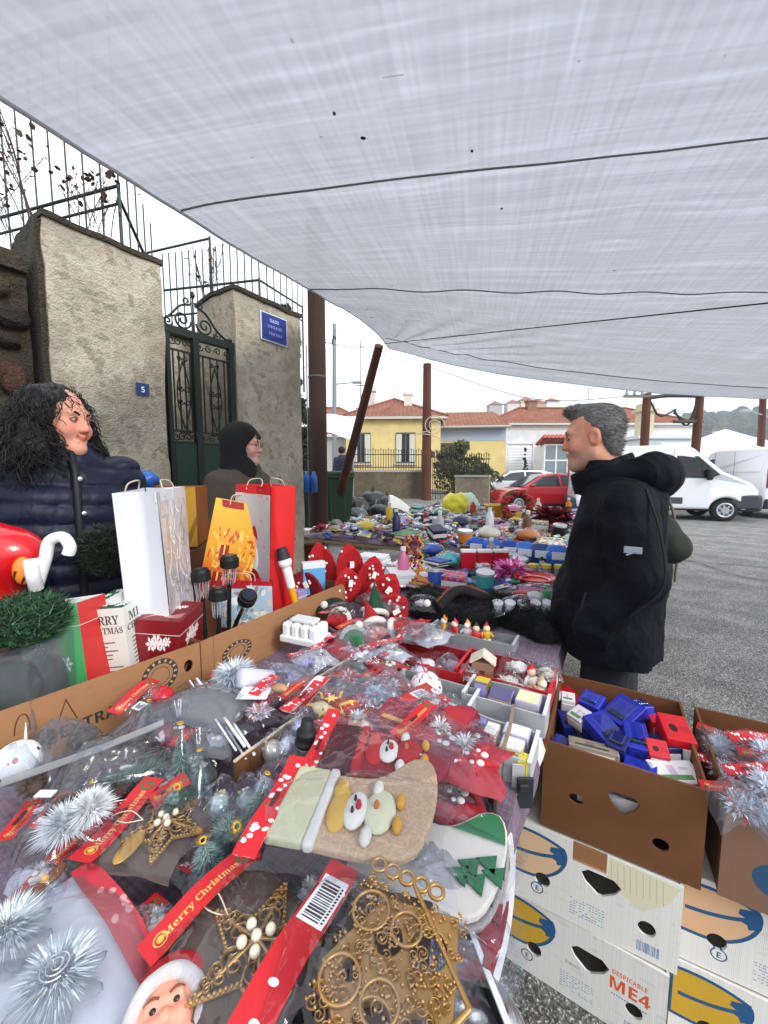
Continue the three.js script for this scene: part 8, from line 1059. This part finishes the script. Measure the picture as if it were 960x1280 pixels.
{ // cardboard divider with blue packs, named pieces that stand out in the photograph
  const A = onY(577, 690, .86), B = onY(640, 697, .86), D = onY(716, 706, .86);
  [[A, B, 'long brown cardboard divider across the far goods, left length'], [B, D, 'brown cardboard divider across the far goods, right length']].forEach(([p, q, lab]) => { const v = q.clone().sub(p), t = thing('cardboard_divider', lab, 'divider', p.clone().lerp(q, .5), Math.atan2(-v.z, v.x)); part('panel', rbox(v.length() + .02, .16, .01, .002, 0, -.03, 0), brownCard, t); part('return_flap', rbox(.01, .15, .3, .002, -v.length() / 2, -.03, -.15), brownCard, t); part('cut_edge', rbox(v.length(), .004, .012, .001, 0, .053, 0), M('#c9a982', .9), t); });
  const blues = ['leftmost', 'second', 'third', 'fourth', 'fifth', 'rightmost']; blues.forEach((q, i) => { const p = onY(598 + i * 20, 684 + i * 2.2, .90), t = thing('blue_packet', `${q} of the shiny blue packets stacked behind the cardboard divider`, 'packet', p, TT + .1 * (i % 3)); part('pouch', nets(cloth(union([ell([0, .0, 0], [.095, .075, .06])]), .05, 2), [-.14, -.11, -.1], [.14, .12, .1], .014), M(['#1f57c0', '#2a66d0', '#1c4aa8', '#3a78d8', '#20428a', '#2f6fd0'][i], .3), t); part('label_patch', rbox(.09, .05, .01, .003, 0, .01, .06), M('#dfe6ee', .4), t); });
  const big = (name, label, cat, px, py, h, f) => { const t = thing(name, label, cat, onY(px, py, h), 0); f(t); };
  big('red_packs', 'three bright red packs with white tops under the cardboard divider', 'packet', 605, 712, .80, (t) => { for (let i = 0; i < 3; i++) { part('pack_body', rbox(.1, .13, .05, .008, -.11 + i * .11, .06, 0), M('#b80f22', .35), t); part('white_top', rbox(.1, .02, .052, .005, -.11 + i * .11, .13, 0), whiteM, t); } });
  big('pink_net_bag', 'magenta net bag in front of the cardboard divider', 'net bag', 640, 722, .82, (t) => { part('puff', tinsel(400, .13, .012, ['#d94aa8', '#e87ac0', '#f0b0d8'], 5, .7), tinselM, t); });
  big('red_plate', 'shiny red round dish among the far goods near the man', 'dish', 668, 728, .83, (t) => { part('dish', new THREE.LatheGeometry([[0, 0], [.07, .004], [.11, .03], [.115, .035], [.11, .036], [.07, .012], [0, .01]].map((q) => new THREE.Vector2(...q)), 30), M('#c8141f', .25), t); part('pattern_ring', mv(new THREE.TorusGeometry(.08, .004, 6, 30), 0, .02, 0, Math.PI / 2), M('#f0c8c8', .4), t); });
  big('toy_bag', 'red, green and white bagged toys beside the red dish', 'bagged toys', 672, 750, .82, (t) => { for (const [x, z, c] of [[-.09, 0, '#c22a2a'], [-.02, .01, '#d8d8d0'], [.05, -.01, '#3f8a4a'], [.1, .02, '#c8a060']]) part('toy', sph(.04, x, .02, z, [1.2, .7, .9], 12), M(c, .4), t); part('film', mv(sheet(.3, .16, .06, 4, .014, 24), 0, .01, -.08), cello, t); });
  big('white_cup_pack', 'pack of white cups in clear film behind the black stole end', 'cups', 655, 768, .83, (t) => { for (let i = 0; i < 5; i++) part('cup', cyl(.024, .019, .06, 14, -.12 + i * .055, .03, 0, .3), M('#eceded', .4), t); part('film', mv(sheet(.34, .14, .07, 8, .012, 24), 0, .0, -.07), cello, t); });
  big('yellow_jar_row', 'row of yellow lidded jars beside the divider near the man', 'jars', 690, 722, .80, (t) => { for (let i = 0; i < 6; i++) { part('jar', cyl(.028, .028, .07, 14, -.2 + i * .075, .035, i * .012), M('#8a8d94', .3), t); part('yellow_lid', cyl(.03, .03, .02, 14, -.2 + i * .075, .08, i * .012), M('#d9bf3a', .4), t); } });
  big('bead_strand', 'tall tangle of red and orange beads standing left of the far books', 'beads', 516, 722, .80, (t) => { seed(6); for (let k = 0; k < 5; k++) part('strand', Array.from({ length: 22 }, (_, i) => sph(.008, -.05 + k * .025 + .012 * Math.sin(i + k), .01 + i * .012, .01 * Math.cos(i * 2), 1, 7)), M(['#b51a26', '#d9822c', '#8a1c3a', '#c8302a', '#e0a83a'][k], .35), t).userData.kind = 'stuff'; });
  big('yellow_bag', 'bright yellow plastic bag at the far left end of the stall', 'plastic bag', 570, 640, .86, (t) => part('bag', nets(cloth(union([ell([0, .1, 0], [.2, .2, .16])]), .14, 1.6), [-.3, -.12, -.25], [.3, .36, .25], .025), M('#e6dc3a', .5), t)); big('mint_bag', 'pale mint green bag beside the yellow plastic bag', 'plastic bag', 585, 636, .9, (t) => part('bag', nets(cloth(union([ell([0, .08, 0], [.17, .18, .14])]), .12, 1.6), [-.26, -.14, -.22], [.26, .34, .22], .025), M('#bfe0cc', .5), t)); big('golden_pot', 'golden yellow pot at the back of the far stall before the red car', 'pot', 618, 648, .84, (t) => { part('pot', cyl(.13, .1, .18, 18, 0, .09, 0), M('#c89428', .4), t); part('rim', mv(new THREE.TorusGeometry(.13, .015, 8, 22), 0, .18, 0, Math.PI / 2), M('#d8ab48', .4), t); });
  big('wreath', 'red and gold wreath standing before the wheel of the red car', 'wreath', 646, 640, .95, (t) => { part('ring', mv(new THREE.TorusGeometry(.17, .05, 8, 22), 0, .08, 0, -.2), matt('#6d5a2c'), t); seed(9); part('berries', Array.from({ length: 40 }, (_, i) => sph(.028, Math.cos(i) * .17 + rr(-.04, .04), .08 + Math.sin(i) * .17 + rr(-.04, .04), .05, 1, 7)), M('#b0222a', .4), t).userData.kind = 'stuff'; part('ribbon', rbox(.08, .14, .03, .01, 0, -.06, .06), M('#d8a838', .4), t); });
  big('red_toy_heap', 'heap of dark red bows with a red and white toy at the right far end', 'bows', 690, 655, .9, (t) => { part('bow', tinsel(240, .26, .05, ['#7a0f1c', '#a51624', '#5a0c16'], 8, .6), matt('#ffffff', { vertexColors: true, side: THREE.DoubleSide }), t); part('toy', [sph(.1, .28, .05, .2), cyl(.12, .12, .03, 18, .28, .02, .2, 1.2)], M('#cf2a2a', .4), t); part('white_band', mv(new THREE.TorusGeometry(.1, .025, 8, 20), .28, .05, .2, .3), whiteM, t); });
  [['stacked_books', 'stack of dark and white striped booklets, left of the middle of the far goods', 540, 708], ['stacked_books', 'fan of white framed cards lying left of the bead tangle', 492, 728], ['stacked_books', 'stack of white sheets near the dotted felt pieces', 468, 706]].forEach(([n, lab, px, py], i) => { const t = thing(n, lab, 'booklets', onY(px, py, .81), .5 + i); for (let k = 0; k < 5; k++) part('booklet', rbox(.2, .011, .15, .002, k * .012, .006 + k * .012, .01 * k, 0, k * .06), M(i ? ['#e6e8ea', '#d6dade', '#efefed', '#cfd5da', '#e9eaea'][k] : ['#2a2b33', '#e4e2d2', '#3a3428', '#e9e9e4', '#27408a'][k], .5), t); });
  // red and green felt hats, glittery packs between carton end and red trays
  const hat = (label, px, py, h, c, rz) => { const t = thing('felt_hat', label, 'hat', onY(px, py, h), rr(0, 3)); t.rotation.z = rz; part('cone', warp(new THREE.ConeGeometry(.045, .16, 18, 6).translate(0, .08, 0), (x, y, z) => [x + .12 * y * y * 2, y, z]), matt(c), t); part('trim', mv(new THREE.TorusGeometry(.043, .013, 8, 20), 0, .005, 0, Math.PI / 2), matt('#e9e4df'), t); part('bobble', sph(.014, .05 + .02, .165, 0), matt('#e9e4df'), t); };
  hat('red felt hat with white trim lying right of the dotted felt pieces', 468, 785, .85, '#b5141f', -1.1); hat('green felt hat between the red hat and the white packs', 442, 800, .84, '#1d7a3c', 1.3); hat('second red felt hat beside the clear tube pack', 492, 790, .84, '#c01824', 1.2); hat('dark green felt hat behind the left red tray', 470, 770, .86, '#154a2c', -.7); hat('small red felt hat near the carton end', 425, 775, .84, '#b0141e', 1.3);
  const gp = (label, x1, y1, x2, y2, h, cols, i, head = headDots) => pack('glitter_pack', label, 'decoration pack', lay(x1, y1, x2, y2, h), { head, w: .13, l: .12, th: .04, hw: .026, amp: .012, film: i % 2 ? cello : celloHaze, fill: (t) => part('ornament', tinsel(320, .032, .004, cols, 400 + i, .4).translate(0, .015, .06), tinselM, t) });
  const W = ['#e9e6ea', '#cfc9d2', '#d8d3da'], Rd = ['#b5182a', '#d84a54', '#e8d0d0'], Gn = ['#8a9a6a', '#c8b890', '#6a4a3a'], P = ['#8f86b8', '#b9b2d2', '#d5cfe0'];
  gp('clear pack of red and olive trimmings at the carton end', 395, 775, 428, 760, .86, Gn, 1); gp('red glitter pack below the green felt hat', 415, 800, 448, 790, .84, Rd, 2); gp('clear pack of white trimmings near the black stole', 470, 800, 505, 778, .84, W, 3, 'none'); gp('red diamond patterned pack behind the left red tray', 490, 812, 515, 782, .85, Rd, 4); gp('white sparkling pack left of the red trays', 420, 830, 452, 815, .85, W, 5, 'none'); gp('pale red pack in front of the white moulded tray', 405, 850, 440, 838, .86, Rd, 6, 'none'); gp('lilac plastic wrapped pack below the white moulded tray', 345, 838, 400, 822, .86, P, 7, 'none'); gp('grey lilac wrapped pack against the plain carton', 330, 855, 372, 840, .85, P, 8, 'none'); gp('red berry pack by the stamped carton', 290, 860, 330, 838, .86, Rd, 9, 'none'); gp('white and red pack right of the brown divider', 455, 862, 490, 850, .84, [...W, ...Rd], 10); gp('pink ornament box pack beside the brown divider', 418, 880, 462, 868, .85, Rd, 11, 'none'); gp('pale blue booklet pack above the pink ornaments', 440, 868, 470, 858, .855, ['#b9c8d8', '#d8dfe8', '#8f9ab0'], 12, 'none'); gp('silver pack between the yellow star and the grey trays', 430, 920, 465, 905, .84, W, 13, 'none');
  gp('clear pack of cream trimmings above the red diamond pack', 452, 765, 485, 755, .85, Gn, 14, 'none'); gp('clear tube pack leaning on the black stole', 500, 775, 520, 745, .86, W, 15, 'none'); gp('white pack at the far side of the felt hats', 440, 755, 470, 745, .84, W, 16, 'none');
  { const t = thing('moulded_tray', 'white moulded tray of small houses standing near the plain carton', 'moulded tray', onY(382, 800, .84), TT + .1); part('tray', rbox(.16, .025, .1, .006, 0, .012, 0), M('#e8e9ea', .5), t); for (let i = 0; i < 4; i++) for (let k = 0; k < 2; k++) part('moulded_cup', rbox(.032, .05, .04, .01, -.058 + i * .039, .045, -.022 + k * .045), M('#f0f1f2', .45), t); part('paper_sleeve', rbox(.1, .012, .05, .004, 0, .078, 0), M('#d5d8da', .5), t); }
  { const t = thing('capped_bottle', 'white bottle with navy cap lying beside the lilac pack', 'bottle', onY(340, 850, .88), .7); t.rotation.z = 1.2; part('body', new THREE.LatheGeometry([[0, 0], [.026, .004], [.028, .09], [.02, .1], [0, .1]].map((q) => new THREE.Vector2(...q)), 18), M('#c9c9d8', .4), t); part('cap', cyl(.02, .022, .04, 16, 0, -.018, 0), M('#20244a', .4), t); }
}
// ---------- more of the near heap ----------
const flat = { heart: [[0, -.5], [.5, .05], [.42, .42], [.18, .5], [0, .3], [-.18, .5], [-.42, .42], [-.5, .05]], bell: [[-.5, -.4], [.5, -.4], [.34, -.2], [.28, .3], [0, .5], [-.28, .3], [-.34, -.2]], tree: [[-.45, -.45], [.45, -.45], [.2, -.1], [.34, -.1], [0, .5], [-.34, -.1], [-.2, -.1]], drop: [[0, -.5], [.36, -.1], [.3, .3], [0, .5], [-.3, .3], [-.36, -.1]], star: Array.from({ length: 10 }, (_, k) => [Math.sin(k * .628) * (k % 2 ? .22 : .5), Math.cos(k * .628) * (k % 2 ? .22 : .5)]) };
const flatNames = { heart: 'heart', bell: 'bell', tree: 'tree', drop: 'drop', star: 'star' };
function fillPack(where, shape, cn, col, x1, y1, x2, y2, h, o = {}) {
  const L = lay(x1, y1, x2, y2, h), i = packN; if (o.head === 'none' && i % 5 < 3) o = { ...o, head: undefined };
  return pack('ornament_pack', `${cn} ${flatNames[shape]} ornament, ${o.head === 'none' ? 'clear' : 'red carded'} bag ${where}`, 'decoration pack', L, { head: o.head || (i % 2 ? headDots : headGold), w: o.w || L.L, l: o.l || L.L * 1.15, th: .024, hw: .03, amp: o.amp || .009, roll: o.roll || 0, tilt: o.tilt || 0, film: i % 6 ? cello : celloHaze, fill: (t, w, l) => { const R = Math.min(w, l) * .62, c = l * .58; part('ornament', ext(flat[shape].map((q) => [q[0] * R, -q[1] * R]), .012, .004).rotateX(-Math.PI / 2).translate(0, .014, c), o.mat || M(col, .45), t); part('raised_motif', [0, 1, 2, 3, 4].map((k) => sph(.005 + .003 * (k % 2), Math.cos(k * 2.4) * R * .2, .021, c + Math.sin(k * 2.4) * R * .2, [1, .5, 1], 8)), M(o.dot || '#efe6d8', .4), t); part('glitter_trim', tinsel(110, R * .3, .0022, o.tr || ['#d8d8dc', '#b9b4ae', '#efeae2'], 700 + i, .5).translate(R * .25, .018, c - R * .3), tinselM, t); part('tissue', sheet(w * .94, l * .9, .012, i * 2.1, .006, 18), M(o.bg || '#5d5854', .6, { side: THREE.DoubleSide }), t); } });
}
seed(500);
const RB = { bg: '#a81f2b' }, GB = { bg: '#4d5a54' }, WB = { bg: '#b9b8bd' };
[['between the brown bow card and the left star pack', 'drop', 'bronze', '#7a5636', 60, 1095, 110, 1050, .815, GB], ['left of the left star pack', 'bell', 'copper', '#96603c', 100, 1060, 150, 1010, .82, { head: 'none' }], ['below the left star pack', 'tree', 'golden', '#a88449', 150, 1180, 200, 1130, .82, RB], ['at the left frame edge below the snow bush', 'heart', 'white', '#dedfe2', 0, 1120, 60, 1075, .82, { head: 'none', ...WB }],
  ['at the frame edge, below the bauble', 'drop', 'charcoal', '#4a4744', 0, 1060, 40, 1015, .815, { head: 'none' }], ['between bauble and snow bush', 'bell', 'dark brown', '#4c3a30', 40, 1045, 85, 1005, .82, { head: 'none' }], ['under the left end of the poinsettia pack', 'heart', 'steel blue', '#6d7f92', 0, 1170, 50, 1110, .815, { head: 'none', ...WB }], ['before the left star card', 'star', 'old gold', '#9a7a3c', 120, 1050, 165, 1005, .815, { head: 'none' }], ['in the gap between the two golden stars', 'drop', 'rose gold', '#b5806a', 215, 1150, 250, 1100, .825, { head: 'none' }], ['right of the left golden star', 'bell', 'dark green', '#24533f', 225, 1100, 262, 1060, .82, { head: 'none', ...GB }], ['below the right golden star', 'heart', 'ruby red', '#a3182a', 255, 1265, 320, 1190, .83, RB], ['beside the hooded face ornament', 'star', 'copper', '#a8744c', 225, 1290, 270, 1225, .83, { head: 'none' }],
  ['under the front end of the cream stocking pack', 'tree', 'silver', '#b9bdc2', 330, 1140, 385, 1085, .83, { head: 'none', ...GB }], ['between the lantern and the cream stocking pack', 'drop', 'grey', '#8d9094', 395, 1170, 455, 1110, .82, { head: 'none', ...WB }], ['right of the cream stocking pack', 'heart', 'wine red', '#7d1a2c', 480, 1110, 520, 1050, .835, { head: 'none', ...RB }], ['among the bottle brush trees near their yellow ties', 'bell', 'pale green', '#9db8a4', 235, 1055, 275, 1010, .815, { head: 'none', ...GB }],
  ['behind the bottle brush trees', 'tree', 'dark teal', '#1f5048', 195, 985, 235, 945, .815, { head: 'none', ...GB }], ['left of the bottle brush trees', 'drop', 'smoke brown', '#5d4a3e', 150, 1010, 190, 965, .83, { head: 'none' }], ['in front of the pine cone bags', 'bell', 'taupe', '#8a7a6c', 60, 1040, 110, 1000, .83, { head: 'none' }], ['between the pine cone bags and the carton', 'star', 'dull red', '#8f3030', 165, 935, 205, 895, .84, RB],
  ['between the smoky bag and the trees', 'heart', 'silver grey', '#a3a6aa', 215, 945, 255, 905, .84, { head: 'none' }], ['behind the dotted red cards', 'drop', 'violet grey', '#8a8396', 335, 1010, 368, 955, .83, { head: 'none', ...WB }], ['left of the plum stocking pack', 'star', 'champagne', '#c9b189', 345, 960, 385, 920, .85, { head: 'none' }], ['below the yellow star pack', 'heart', 'bright red', '#c01f2c', 380, 930, 430, 900, .86, RB],
  ['between the yellow star and the maroon packs', 'bell', 'pink', '#d48a98', 425, 925, 465, 895, .85, { head: 'none', ...RB }], ['right of the yellow star pack', 'tree', 'cream', '#d9cfae', 418, 900, 462, 880, .845, WB], ['above the smoky bag by the stamped carton', 'star', 'red', '#b51a26', 262, 855, 305, 835, .84, RB], ['left of the silver poinsettia', 'bell', 'grey brown', '#7d7268', 205, 880, 245, 855, .83, { head: 'none' }],
  ['right of the silver poinsettia', 'tree', 'lilac', '#a9a0c4', 315, 850, 350, 832, .85, { head: 'none', ...WB }], ['below the moulded white tray', 'heart', 'pearl', '#dcd6d8', 360, 825, 405, 812, .845, { head: 'none', ...WB }], ['between the divider and the ball tray', 'drop', 'strawberry red', '#c23444', 450, 850, 490, 838, .835, RB], ['between the hats and the left red tray', 'star', 'white', '#e8e6ea', 452, 818, 490, 806, .84, { head: 'none', ...WB }], ['left of the brown divider', 'bell', 'crimson', '#a8182c', 392, 860, 432, 848, .845, RB], ['right of the moulded white tray', 'tree', 'rose', '#c98a98', 405, 815, 440, 802, .84, { head: 'none', ...RB }],
  ['before the ball tray', 'heart', 'plum', '#6d2440', 525, 935, 555, 895, .83, { head: 'none', ...RB }], ['on the right end of the maroon stack', 'star', 'scarlet', '#c41f28', 518, 968, 550, 912, .885, RB], ['over the top of the maroon stack', 'bell', 'raspberry', '#a82a4a', 490, 925, 535, 890, .9, { ...RB, tilt: .1 }], ['below the maroon stack beside the printed packs', 'tree', 'burgundy', '#5d1626', 505, 1015, 535, 960, .84, { head: 'none', ...RB }],
  ['beside the two tall felt pieces', 'heart', 'salmon', '#d88a78', 420, 790, 462, 776, .845, RB], ['between the green hat and the moulded tray', 'star', 'maroon', '#6d1a24', 405, 806, 440, 792, .835, RB], ['behind the left red tray', 'bell', 'ivory', '#e0d8c4', 492, 795, 528, 780, .84, WB], ['at the left end of the left red tray', 'tree', 'olive', '#6f7444', 455, 835, 482, 822, .845, RB], ['over the ball tray', 'drop', 'light pink', '#e0b4bc', 495, 880, 535, 866, .85, RB], ['left of the ball tray', 'heart', 'tomato red', '#c8382c', 435, 885, 475, 870, .85, RB],
  ['below the white slotted card', 'star', 'brick red', '#9c3a2c', 350, 880, 392, 852, .855, RB], ['beside the navy capped bottle', 'bell', 'cherry', '#b01830', 300, 872, 338, 852, .85, RB], ['against the stamped carton', 'tree', 'white gold', '#d9cfae', 268, 850, 300, 832, .85, RB], ['between the yellow star and the plum pack', 'drop', 'peach', '#e0a888', 395, 915, 440, 885, .875, RB]
].forEach((q) => fillPack(...q));
scene.traverse((o) => { if (o.isMesh && !(o.material.transmission > .5 && o.material.roughness < .5)) o.castShadow = o.receiveShadow = true; });
renderer.render(scene, camera);
